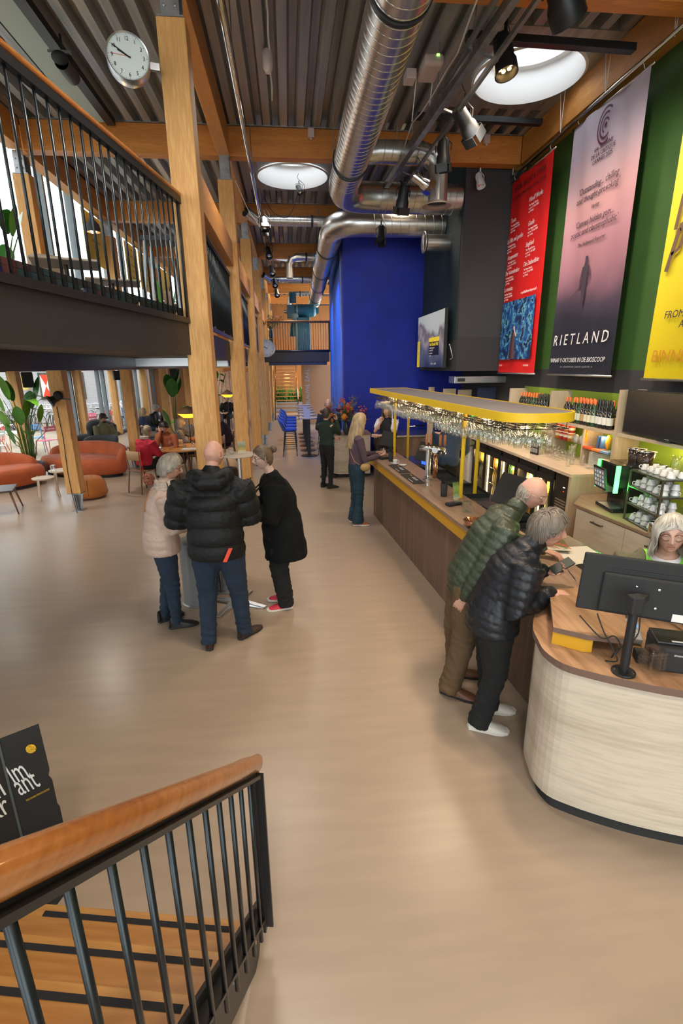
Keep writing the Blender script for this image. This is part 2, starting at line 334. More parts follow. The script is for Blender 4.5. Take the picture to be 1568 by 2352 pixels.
# red and grey carpet tiles along the mezzanine edge
ct = [mat('carpet_red', (.10, .02, .02), .95), mat('carpet_plum', (.05, .015, .02), .95), mat('carpet_teal', (.01, .03, .035), .95), mat('carpet_black', (.015, .015, .017), .95)]
random.seed(3)
ea, eb = V((-1.83, .3, 0)), V((-.98, 5.15, 0))            # low upstand clad with small carpet tiles behind the rods
for r_ in range(3):
    for k in range(46):
        a = ea+(eb-ea)*(k/46); b = ea+(eb-ea)*((k+.97)/46); red_ = random.random() < .75-.9*k/46
        MB().bar((a.x, a.y, 2.895+.036*r_), (b.x, b.y, 2.895+.036*r_), .012+.003*random.random(), .034).build('carpet_tile', random.choice(ct[:2]) if red_ else random.choice(ct[2:]), t)
struct(MB().box((-6.8, -3, 2.5), (-3.7, 26, 2.56)).build('ceiling.001', G['charc']), 'low dark ceiling by the terrace')
for k, (x, w_) in enumerate(((-1.9, .12), (-3.86, .3), (-5.2, .12))):
    struct(MB().box((x-w_/2, 2, 2.44), (x+w_/2, 24, 2.57)).build('trim_%d' % (2+k), G['black']), 'dark steel beam under the mezzanine')
for k, y in enumerate((6.5, 8, 9.6, 11.2, 12.8, 14.4, 16)):
    struct(MB().box((-6.5, y, 2.47), (-1.1, y+.16, 2.565)).build('trim_%d' % (20+k), G['black'] if k % 2 else G['alu']), 'ceiling strip under the mezzanine')
struct(MB().box((-6.8, -3, 2.56), (-4.1, 26, 2.7)).build('trim_5', G['white']), 'flat roof over the terrace front')
struct(MB().box((-6.75, -3, 2.4), (-6.5, 26, 2.56)).build('trim_6', G['black']), 'dark lintel over the terrace glazing')

# right wall: green padded upper wall, charcoal band beneath
struct(MB().box((4.06, -6, 2.37), (4.3, 9.2, 5.95)).build('wall_right', G['green']), 'green padded wall behind the banners')
struct(MB().box((4.06, -6, 0), (4.3, 11.8, 2.37)).build('wall_right_lower', G['charc']), 'charcoal wall behind the bar shelves')
for k, y in enumerate((2.4, 4.9, 7.4)): struct(MB().box((4.045, y, 2.37), (4.062, y+.012, 5.55)).build('trim_%d' % (30+k), mat('seam', (.03, .07, .02), .8)))
struct(MB().box((3.06, 9.2, 2.34), (4.3, 11.75, 5.95)).build('wall_bulkhead', G['charc'], bevel=.006), 'charcoal box wall above the kitchen passage')
struct(MB().box((3.055, 9.19, 2.34), (4.06, 9.197, 2.93)).build('trim_7', mat('charcoal_panel', (.033, .030, .033), .8)), 'dark lower panel of the box wall')
struct(MB().box((3.052, 9.3, 2.9), (3.06, 11.7, 5.9)).build('trim_8', mat('ribbed_dark_teal', (.012, .03, .042), .7, bump=.9, bs=30, stretch=(1, .1, 3))), 'ribbed dark side of the box wall')
struct(MB().box((1.26, 11.75, 0), (4.3, 12.0, 5.95)).build('wall_back_blue', G['blue']), 'ultramarine wall behind the bar')
struct(MB().box((1.35, 11.72, 0), (3.05, 11.75, 2.05)).build('wall_back_dado', G['blue']), 'slightly proud lower blue panel')
struct(MB().add([(1.26, 11.75, 0), (1.64, 20.2, 0), (1.64, 20.2, 5.95), (1.26, 11.75, 5.95), (1.5, 12, 0), (1.9, 20.2, 0), (1.9, 20.2, 5.95), (1.5, 12, 5.95)], [(3, 2, 1, 0), (4, 5, 6, 7), (1, 2, 6, 5), (0, 4, 7, 3)]).build('wall_side_blue', G['blue2']), 'blue side wall running down the hall')
struct(MB().box((1.9, 12, 5.9), (4.6, 34, 6.1)).build('ceiling.002', G['charc']))
# far end
G['warmwall'] = wood('warm_wood_wall', (.38, .15, .03), (.26, .09, .02), 1, 'Z', .5, 3, 1)
struct(MB().box((-4.4, 31.5, 0), (4.4, 31.7, 6)).build('wall_back', G['warmwall']))
struct(MB().box((-6.8, 26, 0), (-4, 26.2, 2.6)).build('wall_back_left', G['warmwall']))
struct(MB().box((-4.3, 24, 2.6), (-4.1, 31.7, 6)).build('wall_left_far', G['warmwall']))
# glazed wall behind the camera, added to let in fill daylight
t = thing('window_30', 'unseen glazed wall added for fill daylight', None); t['kind'] = 'structure'
for x in np.arange(-6.6, 4.4, 1.57): MB().box((x-.04, -5.9, 0), (x+.04, -5.8, 6)).build('mullion', G['black'], t)
for z in (0, 2.4, 4.2, 5.9): MB().box((-6.7, -5.9, z), (4.3, -5.82, z+.08)).build('transom', G['black'], t)
MB().box((-6.7, -5.86, 0), (4.3, -5.85, 6)).build('pane', G['glass'], t)
# upper glazing (over the terrace roof) and terrace glazing
G['frame'] = mat('grey_window_frame', (.16, .19, .20), .5)
def glaze(name, x, ys, z0, z1, lab, w_=.07, zs=()):
    t = thing(name, lab, None, (x, 0, 0)); t['kind'] = 'structure'
    for y in ys: MB().box((-.06, y-w_/2, z0), (.06, y+w_/2, z1)).build('mullion', G['frame'], t)
    for z in (z0, z1-.07)+tuple(zs): MB().box((-.05, ys[0], z), (.05, ys[-1], z+.07)).build('rail', G['frame'], t)
    for a, b in zip(ys[:-1], ys[1:]): MB().box((-.006, a, z0), (.006, b, z1)).build('pane', G['glass'], t)
    return t
glaze('window_1', -4.2, [-3, -.6, 1.8, 4.2, 5.5, 6.7, 8.4, 10.4, 11.6, 13.4, 14.7, 16.6, 18.4, 20.2, 22, 24], 2.86, 5.95, 'tall upper windows beside the mezzanine')
glaze('window_2', -6.66, [-3, -1, 1, 3, 5, 7, 9.05, 11.2, 13.35, 16.4, 18.7, 19.2, 21.2, 23.2, 26], .06, 2.46, 'terrace windows', .09)
struct(MB().box((-6.78, -3, 0), (-6.55, 26, .06)).build('baseboard_left', G['black']))
# outside: terrace ground, white house with shuttered windows
struct(MB().box((-60, -30, -.25), (-6.75, 60, -.03)).build('ground', mat('terrace_paving', (.27, .225, .165), .9, 0, .2, 20, .2, 2)), 'sandy terrace paving')
# ---------------------------------------------------------------- bar counter
G['walnut'] = wood('brown_veneer', (.22, .135, .09), (.14, .08, .05), 1.6, 'Z', .55, 6, 1.2)
G['walnutx'] = wood('brown_counter_top', (.36, .235, .165), (.23, .14, .095), 1.3, 'Y', .38, 4, 2.2)
G['elm'] = wood('elm_grain_top', (.47, .27, .15), (.27, .14, .07), 1.2, 'Y', .4, 2.6, 4)
G['edge'] = mat('brown_edge_band', (.16, .095, .07), .5)
G['palewood'] = wood('bleached_wood_front', (.60, .52, .41), (.43, .36, .27), 1, 'X', .5, 1.6, 2.4, scl=(.22, .22, 2.6))
G['paledraw'] = wood('bleached_drawer_front', (.70, .61, .50), (.56, .47, .37), .8, 'Y', .5, 2.2, 2)
G['stainless'] = mat('stainless_steel', (.5, .5, .5), .25, .95)
def cx_(y, o=0): return 1.79-.066*y+o
t = thing('bar_counter', 'long bar counter with brown veneer front and yellow edge band', 'counter', (0, 0, 0))
pn = MB(); ys = np.linspace(2.75, 8.05, 24)
for a, b in zip(ys[:-1], ys[1:]):
    mb = MB(); mb.prism([(cx_(a, .10), a+.0008), (cx_(a, .16), a+.0008), (cx_(b, .16), b-.0008), (cx_(b, .10), b-.0008)], 0.0, .96); mb.build('front_panel', G['walnut'], t)
MB().prism([(cx_(8.05, .10), 8.05), (cx_(8.3, .3), 8.3), (cx_(8.3, .46), 8.3), (cx_(8.05, .16), 8.05)], 0, .96).build('end_panel', G['walnut'], t)
G['yel2'] = mat('ochre_edge_band', (.62, .32, .012), .5)
far = [(cx_(8.05, .0), 8.05), (cx_(8.2, .05), 8.2), (cx_(8.33, .17), 8.33), (cx_(8.38, .32), 8.38)]
MB().prism([(cx_(2.75, .015), 2.75)]+[(x+.015, y-.01) for x, y in far]+[(cx_(8.38, .42), 8.37), (cx_(2.75, .3), 2.75)], .90, 1.012).build('edge_band', G['yel2'], t)
MB().prism([(cx_(2.62, 0), 2.62)]+far+[(cx_(8.38, .5), 8.38), (cx_(2.62, .42), 2.62)], 1.014, 1.05).build('worktop', [G['walnutx']], t, bevel=.004)
MB().box((1.60, 2.5, .0), (1.63, 2.62, .95)).build('end_trim', G['blackm'], t)
t = thing('bar_workstation', 'steel and black work surface behind the bar top', 'counter')
MB().prism([(cx_(3.25, .43), 3.25), (cx_(8.3, .43), 8.3), (cx_(8.3, .95), 8.3), (cx_(3.25, .95), 3.25)], .90, .95).build('worktop', G['stainless'], t)
MB().prism([(cx_(3.3, .45), 3.3), (cx_(8.3, .45), 8.3), (cx_(8.3, .93), 8.3), (cx_(3.3, .93), 3.3)], .1, .9).build('cabinet', G['paledraw'], t)
for y in (4.55, 5.7, 6.6): 
    mb = MB(); c = cx_(y, .68)
    mb.box((c-.2, y-.27, .952), (c+.2, y+.27, .962)); mb.box((c-.2, y-.27, .962), (c-.19, y+.27, 1.03)); mb.box((c+.19, y-.27, .962), (c+.2, y+.27, 1.0)); mb.box((c-.2, y+.26, .962), (c+.2, y+.27, 1.0)); mb.box((c-.2, y-.27, .962), (c+.2, y-.26, 1.0)); mb.build('sink_tray', G['black'], t)
# reception counter with a rounded pale wood front
OUT = [(1.66, 3.0), (1.53, 2.74), (1.43, 2.58), (1.36, 2.45), (1.33, 2.33), (1.312, 2.22), (1.345, 2.1), (1.44, 2.015), (1.59, 1.92), (1.79, 1.82), (2.1, 1.71), (2.6, 1.62), (3.2, 1.58)]
OUTS = []
for i in range(len(OUT)-1):
    for k in range(3): f_ = k/3; p0 = V(OUT[max(i-1, 0)]); p1 = V(OUT[i]); p2 = V(OUT[i+1]); p3 = V(OUT[min(i+2, len(OUT)-1)]); q = .5*((2*p1)+(p2-p0)*f_+(2*p0-5*p1+4*p2-p3)*f_*f_+(3*p1-p0-3*p2+p3)*f_**3); OUTS.append((q.x, q.y))
OUTS.append(OUT[-1])
INN = [(3.2, 2.3), (2.5, 2.32), (2.15, 2.45), (2.0, 2.75), (1.98, 3.2)]
def off(pl, d):
    r = []
    for i, p in enumerate(pl):
        a, b = V(pl[max(i-1, 0)]), V(pl[min(i+1, len(pl)-1)]); t_ = (b-a).normalized(); r.append((p[0]-t_.y*d*-1*-1, p[1]+t_.x*d))
    return r
t = thing('reception_counter', 'curved reception counter with pale streaked wood front', 'counter')
b_in = off(OUTS, .025); p_in = off(OUTS, .07)
MB().prism(b_in+off(INN, .03)[:0]+INN, .1, .93).build('body', G['palewood'], t)
MB().prism(p_in+INN, 0, .1).build('plinth', G['blackm'], t)
MB().prism(OUTS+INN, .93, .97).build('worktop', [G['elm'], G['edge']], t)
o = t.children[-1]; me = o.data
for p in me.polygons: p.material_index = 0 if abs(p.normal.z) > .5 else 1
t = thing('raised_shelf', 'raised elm shelf on an ochre block on the reception counter', 'shelf', (0, 0, 0))
MB().prism([(1.375, 2.27), (1.51, 2.17), (1.69, 2.105), (1.715, 2.11), (1.95, 2.55), (1.86, 2.72), (1.59, 2.72)], 1.05, 1.08).build('shelf_board', [G['elm'], G['edge']], t)
for p in t.children[0].data.polygons: p.material_index = 0 if abs(p.normal.z) > .5 else 1
MB().prism([(1.42, 2.33), (1.385, 2.285), (1.505, 2.185), (1.55, 2.175), (1.66, 2.6), (1.56, 2.6)], .971, 1.05).build('support_block', G['yel2'], t)
t = thing('service_ledge', 'pale ledge under the tray of glasses', 'counter')
MB().prism([(1.99, 3.55), (1.93, 2.95), (2.05, 2.7), (2.35, 2.7), (2.35, 3.55)], .99, 1.03).build('ledge', mat('cream_laminate', (.68, .62, .54), .4), t)
MB().prism([(2.03, 3.5), (1.98, 3.0), (2.1, 2.78), (2.3, 2.78), (2.3, 3.5)], .1, .99).build('cabinet', G['paledraw'], t)

# ---------------------------------------------------------------- canopy with hanging glasses
def kx(y, o=0): return 1.97-.066*y+o
t = thing('glass_canopy', 'long canopy with yellow rim on yellow posts over the bar', 'canopy')
def cano(ins):
    w_ = .66; y0, y1 = 3.78+ins, 8.85-ins; r = .26; P = []
    for k in range(9): a = PI+PI/2*k/8; P.append((kx(y0+r, ins)+r+r*math.cos(a), y0+r+r*math.sin(a)))
    for k in range(9): a = 1.5*PI+PI/2*k/8; P.append((kx(y0+r, w_-ins)-r+r*math.cos(a), y0+r+r*math.sin(a)))
    for k in range(7): a = PI/2*k/6; P.append((kx(y1-.1, w_-ins)-.1+.1*math.cos(a), y1-.1+.1*math.sin(a)))
    for k in range(7): a = PI/2+PI/2*k/6; P.append((kx(y1-.1, ins)+.1+.1*math.cos(a), y1-.1+.1*math.sin(a)))
    return P
A = cano(0); B = cano(.012); n = len(A)
MB().add([(x, y, 2.0) for x, y in A]+[(x, y, 2.075) for x, y in A]+[(x, y, 2.0) for x, y in B]+[(x, y, 2.075) for x, y in B],
    [(i, (i+1) % n, (i+1) % n+n, i+n) for i in range(n)]+[(i+n, (i+1) % n+n, (i+1) % n+3*n, i+3*n) for i in range(n)]+[((i+1) % n, i, i+2*n, (i+1) % n+2*n) for i in range(n)]+[((i+1) % n+2*n, i+2*n, i+3*n, (i+1) % n+3*n) for i in range(n)]).build('rim', G['yel'], t, True, auto=35)
MB().prism(B, 2.02, 2.068).build('roof_board', mat('canopy_top_grey', (.17, .155, .16), .55, var=.12), t)
for nm, o_, ys_ in (('post', .19, (5.1, 7.8)), ('post', .53, (5.5, 8.2))):
    for y in ys_:
        MB().lathe([(.021, 0.95 if o_ > .4 else 1.05), (.021, 2.02)], 16, (kx(y, o_), y, 0), cap=True).build('post', G['yel'], t, True, auto=40)
for k in range(7):
    y = 4.15+.72*k; MB().lathe([(.03, 0), (.03, .01)], 12, (kx(y, .33), y, 1.999-.008), cap=True).build('round_lamp', G['lamp'], t)
    lamp('POINT', (kx(y, .33), y, 1.93), 5, (1, .66, .32), .03)
rk = thing('glass_rack', 'black wire rack under the canopy holding stemware', 'rack')
mb = MB()
for j in range(7): mb.bar((kx(3.95, .06+.09*j), 3.95, 1.93), (kx(8.7, .06+.09*j), 8.7, 1.93), .008)
for y in np.arange(3.98, 8.72, .16): mb.bar((kx(y, .04), y, 1.925), (kx(y, .62), y, 1.925), .006)
mb.build('wire_grid', G['black'], rk)['kind'] = 'stuff'
mb = MB()
for j in range(7):
    for y in np.arange(3.98, 8.72, .32): mb.bar((kx(y, .06+.09*j), y, 1.93), (kx(y, .06+.09*j), y, 2.01), .005)
mb.build('hanger_wires', G['black'], rk)['kind'] = 'stuff'
def stem(profile, name, lab, cat, n=14, mat_=None, loc=(0, 0, 0), grp=None):
    o = MB().lathe(profile, n).build(name, mat_ or G['gl'], None, True, loc=loc); return tag(o, lab, cat, grp)
WG = [(.001, 0), (.034, .002), (.034, .004), (.006, .012), (.004, .05), (.004, .085), (.012, .095), (.03, .115), (.038, .145), (.037, .175), (.031, .205), (.030, .205), (.036, .172), (.037, .145), (.028, .118), (.001, .1)]
BG = [(.001, 0), (.035, .002), (.035, .004), (.008, .012), (.006, .03), (.006, .045), (.028, .06), (.041, .09), (.042, .12), (.034, .165), (.033, .165), (.040, .12), (.039, .09), (.001, .062)]
cnt = 0; protoW = protoB = None
for i in range(46):
    for j in range(6):
        y = 3.98+.104*i; x = kx(y, .105+.09*j)
        if i < 2 and j in (0, 5): continue
        kind = (i//9) % 2
        if kind: 
            if protoW is None: o = protoW = stem(WG, 'wine_glass', '', 'glass')
            else: o = protoW.copy(); C.objects.link(o)
            o['label'] = 'tall wine glass hanging upside down under the canopy'; o['group'] = 'wine glasses hanging in the canopy rack'
        else:
            if protoB is None: o = protoB = stem(BG, 'balloon_glass', '', 'glass')
            else: o = protoB.copy(); C.objects.link(o)
            o['label'] = 'stemmed balloon glass hanging upside down under the canopy'; o['group'] = 'balloon glasses hanging in the canopy rack'
        o.location = (x+random.uniform(-.006, .006), y, 1.936); o.rotation_euler = (PI, 0, random.random()*6); cnt += 1

# ---------------------------------------------------------------- back bar: fridges, worktop, shelves
t = thing('back_bar_worktop', 'pale ash worktop running over the bottle fridges', 'counter')
MB().box((3.28, 5.44, 1.15), (4.05, 8.95, 1.19)).build('worktop', [mat('ash_laminate', (.66, .52, .39), .45, var=.06, vs_=3, stretch=(6, .6, 1))], t, bevel=.003)
MB().box((3.29, 5.44, 0), (4.05, 5.49, 1.15)).build('side_panel', G['ashz'], t)
G['fridge'] = mat('fridge_black', (.02, .02, .02), .35)
G['fin'] = mat('fridge_interior', (.5, .4, .25), .5)
G['bev'] = mat('amber_bottle', (.45, .18, .03), .12, coat=.5); G['bev2'] = mat('green_bottle', (.03, .12, .03), .12, coat=.5); G['bev3'] = mat('clear_bottle', (.62, .58, .4), .12, coat=.5); G['bev4'] = mat('lemon_bottle', (.75, .5, .05), .15, coat=.5)
BT = [(.001, 0), (.028, 0), (.03, .01), (.03, .11), (.024, .15), (.012, .175), (.011, .215), (.014, .217), (.014, .226), (.001, .226)]
bprot = [MB().lathe(BT, 10).mesh('small_bottle', m_, True) for m_ in (G['bev'], G['bev2'], G['bev3'], G['bev4'])]
def fridge(y0, y1, lab, led):
    t = thing('bottle_fridge', lab, 'fridge', (3.32, y0, 0), 0, 'bottle fridges under the back worktop'); L = y1-y0
    mb = MB(); mb.box((.6, 0, .0), (.62, L, 1.13)); mb.box((0, 0, 0), (.6, .02, 1.13)); mb.box((0, L-.02, 0), (.6, L, 1.13)); mb.box((0, 0, 0), (.6, L, .25)); mb.box((0, 0, 1.03), (.6, L, 1.13)); mb.build('cabinet', G['fridge'], t)
    mb = MB(); mb.box((.57, .03, .26), (.59, L-.03, 1.02)); mb.build('liner', G['fin'], t)
    d = MB(); f_ = .05
    d.box((-.03, .01, .2), (-.005, .01+f_, 1.06)); d.box((-.03, L-.01-f_, .2), (-.005, L-.01, 1.06)); d.box((-.03, .01+f_, 1.06-f_-.02), (-.005, L-.01-f_, 1.06)); d.box((-.03, .01+f_, .2), (-.005, L-.01-f_, .2+f_))
    dr = d.build('door', G['fridge'], t); MB().box((-.022, .01+f_, .2+f_), (-.016, L-.01-f_, 1.0)).build('pane', G['glass'], dr)
    for s in ((L-.05,) if led else ()): MB().box((-.002, s-.05, .26), (.012, s-.028, 1.0)).build('light_strip', G['led'], t)
    for z in (.26, .52, .78): MB().box((.03, .03, z-.008), (.56, L-.03, z)).build('wire_shelf', G['chrome'], t)
    lamp('POINT', (3.37, y0+L/2, .9), 7, (1, .62, .25), .03)
    return L
for k, (a, b) in enumerate(((8.1, 8.7), (7.5, 8.1), (6.9, 7.5), (6.3, 6.9), (5.85, 6.3))):
    fridge(a, b, ['bottle fridge at the far end of the back bar', 'dark-fronted bottle fridge left of the first light strip', 'bottle fridge with a bright light strip beside the bald man', 'middle bottle fridge between the light strips', 'nearest bottle fridge with a bright light strip'][k], k in (2, 4, 1))
    for r_ in range(3):
        yy = a+.09
        while yy < b-.06:
            for dx in (.1, .2):
                o = bpy.data.objects.new('bottle', bprot[(r_+k+(yy*10 > int(yy*10)+.5)) % 4]); C.objects.link(o); o.location = (3.32+dx, yy, .26+.26*r_+.001)
                ci = (r_+k+(yy*10 > int(yy*10)+.5)) % 4; tag(o, '%s bottle, %s shelf, %s' % (('amber', 'green', 'clear', 'lemon yellow')[ci], ('bottom', 'middle', 'top')[r_], ('farthest fridge', 'fridge left of the first light strip', 'fridge beside the bald man', 'middle fridge', 'nearest fridge')[k]), 'bottle', 'bottles in the fridges')
            yy += .075
t = thing('cooling_unit', 'black cooling unit with grille at the end of the fridges', 'cooler', (3.32, 5.5, 0))
MB().box((0, 0, 0), (.6, .34, 1.13)).build('housing', G['fridge'], t)
for k in range(12): MB().box((-.008, .05, .42+.035*k), (0, .29, .437+.035*k)).build('grille_slat', G['alu'], t)
MB().box((-.004, .1, .98), (0, .14, .99)).build('display', mat('white_display', (.9, .9, .9), emit=1), t); MB().box((-.004, .12, .93), (0, .13, .94)).build('indicator', mat('red_display', (.9, .05, .02), emit=2), t)
# upper shelving
t = thing('back_bar_shelving', 'pale ash shelving with lime green back panel above the worktop', 'shelf')
MB().box((4.03, 3.2, 1.0), (4.05, 8.4, 2.09)).build('back_panel', G['lime'], t)
for y, z0, z1 in ((3.88, .98, 2.16), (5.40, .98, 2.16), (6.93, 1.19, 2.08), (8.30, 1.19, 2.06)): MB().box((3.73, y-.025, z0), (4.03, y+.025, z1)).build('upright', G['ashz'], t)
for y0, y1, z in ((5.425, 6.905, 1.645), (6.955, 8.275, 1.645), (3.905, 5.375, 1.645)): MB().box((3.74, y0, z), (4.03, y1, z+.035)).build('shelf', G['ash'], t)
for y0, y1 in ((6.955, 8.275), (5.425, 6.905)): MB().box((3.78, y0, 1.42), (4.0, y1, 1.426)).build('glass_shelf', G['glass'], t)
MB().box((3.76, 6.06, 1.19), (4.03, 6.085, 1.645)).build('divider', G['ashz'], t)
for y0, y1 in ((5.5, 6.0), (6.15, 6.85), (7.0, 8.2), (4.0, 5.3)):
    MB().box((3.82, y0, 1.636), (3.84, y1, 1.644)).build('light_strip', G['led'], t)
    lamp('POINT', (3.85, (y0+y1)/2, 1.58), 2.5, (1, .72, .4), .04)
# wine bottles on the top shelf
WB = [(.001, 0), (.036, 0), (.0375, .01), (.0375, .19), (.033, .215), (.017, .245), (.0145, .26), (.0145, .33), (.001, .33)]
def bottle_set():
    r = []
    for k, (gc, cap, lc) in enumerate(((( .015, .02, .008), (.75, .16, .03), (.75, .68, .5)), ((.012, .012, .012), (.02, .02, .02), (.8, .78, .72)), ((.02, .07, .02), (.75, .16, .03), (.62, .66, .5)), ((.02, .01, .01), (.7, .12, .03), (.5, .3, .12)))):
        g = mat('wine_glass_%d' % k, gc, .08, coat=1); c_ = mat('capsule_%d' % k, cap, .4); l_ = mat('wine_label_%d' % k, lc, .7)
        t = thing('wine_bottle', '', 'bottle')
        MB().lathe(WB, 14).build('bottle_body', g, t, True); MB().lathe([(.0155, .27), (.0155, .333), (.001, .334)], 12).build('capsule', c_, t, True); MB().lathe([(.0382, .05), (.0382, .14)], 14).build('label', l_, t, True)
        r.append(t)
    return r
bs = bottle_set(); used = set()
D2 = ['red wine bottle, orange capsule', 'black capped wine bottle', 'green wine bottle, orange capsule', 'brown labelled wine bottle']
desc = ['dark red wine bottle with orange capsule and cream label on top shelf', 'black-capped wine bottle with white label on top shelf', 'green wine bottle with orange capsule on top shelf', 'dark wine bottle with orange capsule and brown label on top shelf']
def put(k, x, y, z, lab, grp):
    o = bs[k] if k not in used else copy_tree(bs[k]); used.add(k); o.location = (x, y, z); o.rotation_euler = (0, 0, random.uniform(-.5, .5)); o['label'] = lab; o['group'] = grp
ks = [0, 3, 0, 0, 2, 3, 0, 0, 2, 1, 1, 1, 1]
for i in range(13):
    y = 6.62-.082*i
    for row in range(2):
        if i == 0 and row: continue
        k = ks[i] if row == 0 else ks[(i+2) % 13]; put(k, 3.80+.1*row+.02*random.random(), y+.03*row, 1.681, D2[k]+' left of the television, %s row, %s from left' % (('front', 'back')[row], ORD[i]), 'wine bottles near the television')
for i in range(11):
    y = 8.0-.085*i; k = [0, 0, 3, 0, 0, 2, 0, 1, 1, 1, 1][i]
    for row in range(2): put(k, 3.80+.1*row, y+.03*row, 1.681, D2[k]+' at the far shelf, %s row, %s from left' % (('front', 'back')[row], ORD[i]), 'wine bottles at the far end')
# snack tubs, jars, bags
tubm = [mat('tub_red', (.62, .03, .02), .4), mat('tub_orange', (.8, .25, .03), .4), mat('tub_white', (.8, .78, .7), .5)]
def tub(m_, name='snack_tub'):
    t = thing(name, '', 'tub'); MB().lathe([(.001, 0), (.042, 0), (.05, .095)], 14).build('cup', m_, t, True); MB().lathe([(.052, .095), (.052, .104), (.001, .105)], 14).build('lid', tubm[2], t, True)
    MB().lathe([(.0462, .035), (.0482, .07)], 14, c=(0, 0, 0)).build('printed_band', mat('tub_print', (.85, .8, .6), .5), t, True); return t
tp = [tub(tubm[0]), tub(tubm[1])]; tu = set()
for lev in range(2):
    for i in range(4 if lev else 4):
        k = 0 if (i+lev) % 3 else 1; o = tp[k] if k not in tu else copy_tree(tp[k]); tu.add(k)
        o.location = (3.86, 6.84-.108*i, 1.427+.106*lev); o['label'] = ('red' if k == 0 else 'orange')+' snack tub stacked on the glass shelf, '+('upper' if lev else 'lower')+' layer, '+ORD[i]+' from left'; o['group'] = 'snack tubs on the glass shelf'
for i in range(4):
    o = copy_tree(tp[1]); o.location = (3.86, 7.25-.1*i, 1.427); o['label'] = 'orange snack tub behind the hanging glasses, '+ORD[i]+' from the far end'; o['group'] = 'snack tubs behind the canopy'
for i, y in enumerate((6.32, 6.18)):
    t = thing('cookie_jar', ['round glass jar lying beside the snack tubs', 'second round jar with pale lid beside the yellow bag'][i], 'jar', (3.86, y, 1.427+.055))
    MB().lathe([(.001, -.05), (.053, -.05), (.053, .04)], 18, mx=M.Rotation(R(90), 3, 'Y')).build('jar', G['gl'], t, True); MB().lathe([(.056, .0), (.056, .02), (.001, .021)], 18, mx=M.Rotation(R(-90), 3, 'Y')).build('lid', tubm[2], t, True)
    for c in t.children: c.location.x = -.03
def bag(name, lab, loc, c, sz=(.06, .1, .16)):
    t = MB().sph((0, 0, sz[2]/2), .5, 14, sz).build(name, mat(name, c, .35, bump=.6, bs=25), None, True, loc=loc); tag(t, lab, 'bag')
bag('crisp_bag', 'yellow crisp bag hanging over the shelf edge', (3.8, 6.02+.07, 1.43), (.85, .48, .02), (.05, .11, .22))
bag('snack_bag', 'small yellow snack bag in the shelf corner', (3.88, 5.72, 1.427), (.8, .42, .02), (.05, .08, .18))
bag('snack_bag', 'dark foil bag beside the yellow snack bag', (3.88, 5.58, 1.427), (.12, .08, .1), (.05, .1, .15))
struct(MB().box((3.78, 5.43, 1.42), (4.0, 6.05, 1.426)).build('trim_40', G['glass']))
for k, (y, c) in enumerate(((5.86, (.06, .17, .42)), (5.80, (.05, .14, .36)))): tag(MB().box((-.05, -.012, 0), (.05, .012, .15)).build('book', mat('book_blue', c, .5), None, loc=(3.88, y, 1.427)), 'blue menu book standing in the shelf corner, '+('left' if k else 'right')+' one', 'book')
for k, (y, c) in enumerate(((5.98, (.8, .1, .03)), (5.78, (.85, .25, .05)), (5.6, (.2, .35, .6)))): tag(MB().box((-.06, -.08, 0), (.06, .08, .025)).build('chocolate_box', mat('chocbox%d' % k, c, .5), None, loc=(3.82, y, 1.4)), ['red flat box on the glass ledge', 'orange flat box on the glass ledge', 'blue flat box on the glass ledge'][k], 'box')
struct(MB().box((3.76, 5.43, 1.39), (3.9, 6.05, 1.396)).build('trim_41', G['glass']))
t = thing('cake_stand', 'small glass cake stand below the flat boxes', 'stand', (3.7, 5.72, 1.19)); MB().lathe([(.06, 0), (.06, .006), (.01, .02), (.01, .1), (.09, .11), (.09, .115)], 18).build('stand', G['gl'], t, True)
t = thing('menu_card', 'stack of striped paper cards standing in the shelf', 'card', (3.86, 5.98, 1.19)); 
for k in range(9): MB().box((-.06, -.03-.035*k, 0), (.06, -.028-.035*k, .18)).build('card', tubm[2], t)
# stemware on the worktop
TG = [(.001, 0), (.03, .002), (.03, .004), (.005, .01), (.004, .04), (.028, .06), (.036, .09), (.033, .12), (.032, .12), (.034, .09), (.001, .06)]
TU = [(.001, .004), (.026, .004), (.033, .13), (.031, .13), (.025, .01)]
CO = [(.001, 0), (.03, .002), (.005, .01), (.004, .06), (.03, .075), (.042, .105), (.041, .105), (.028, .077)]
def row_of(prof, name, lab, cat, grp, spots, n=12, nj=0):
    me = MB().lathe(prof, n).mesh(name, G['gl'], True)
    for q_, p in enumerate(spots):
        o = bpy.data.objects.new(name, me); C.objects.link(o); o.location = p; tag(o, lab+(', %s row back, %s from the far end' % (ORD[q_//nj], ORD[q_ % nj]) if nj else ', '+ORD[q_]+' counted towards the wall'), cat, grp)
row_of(TG, 'tulip_glass', 'tulip glass on the ash worktop', 'glass', 'tulip glasses on the back worktop', [(3.6+.085*i, 7.9-.085*j, 1.191) for i in range(4) for j in range(14)], nj=14)
row_of(CO, 'coupe_glass', 'coupe glass by the small black board', 'glass', 'coupe glasses on the back worktop', [(3.6+.1*i, 6.62-.1*j, 1.191) for i in range(3) for j in range(4)], nj=4)
row_of(TU, 'tumbler', 'straight tumbler standing at the near end of the back worktop', 'glass', 'tumblers on the back worktop', [(3.5, 5.9, 1.191), (3.52, 5.9, 1.325)] + [(3.62, 6.02, 1.191), (3.62, 6.02, 1.325), (3.72, 5.95, 1.191)])
t = thing('menu_board', 'small black board with nine pale tiles on the back worktop', 'sign', (3.5, 6.82, 1.19), R(8))
MB().box((0, -.09, 0), (.015, .09, .27)).build('board', G['blackm'], t)
for a in range(3):
    for b in range(3): MB().box((-.003, -.075+.055*a, .03+.08*b), (0, -.035+.055*a, .09+.08*b)).build('tile', mat('tile_grey', (.35, .35, .33), .5), t)
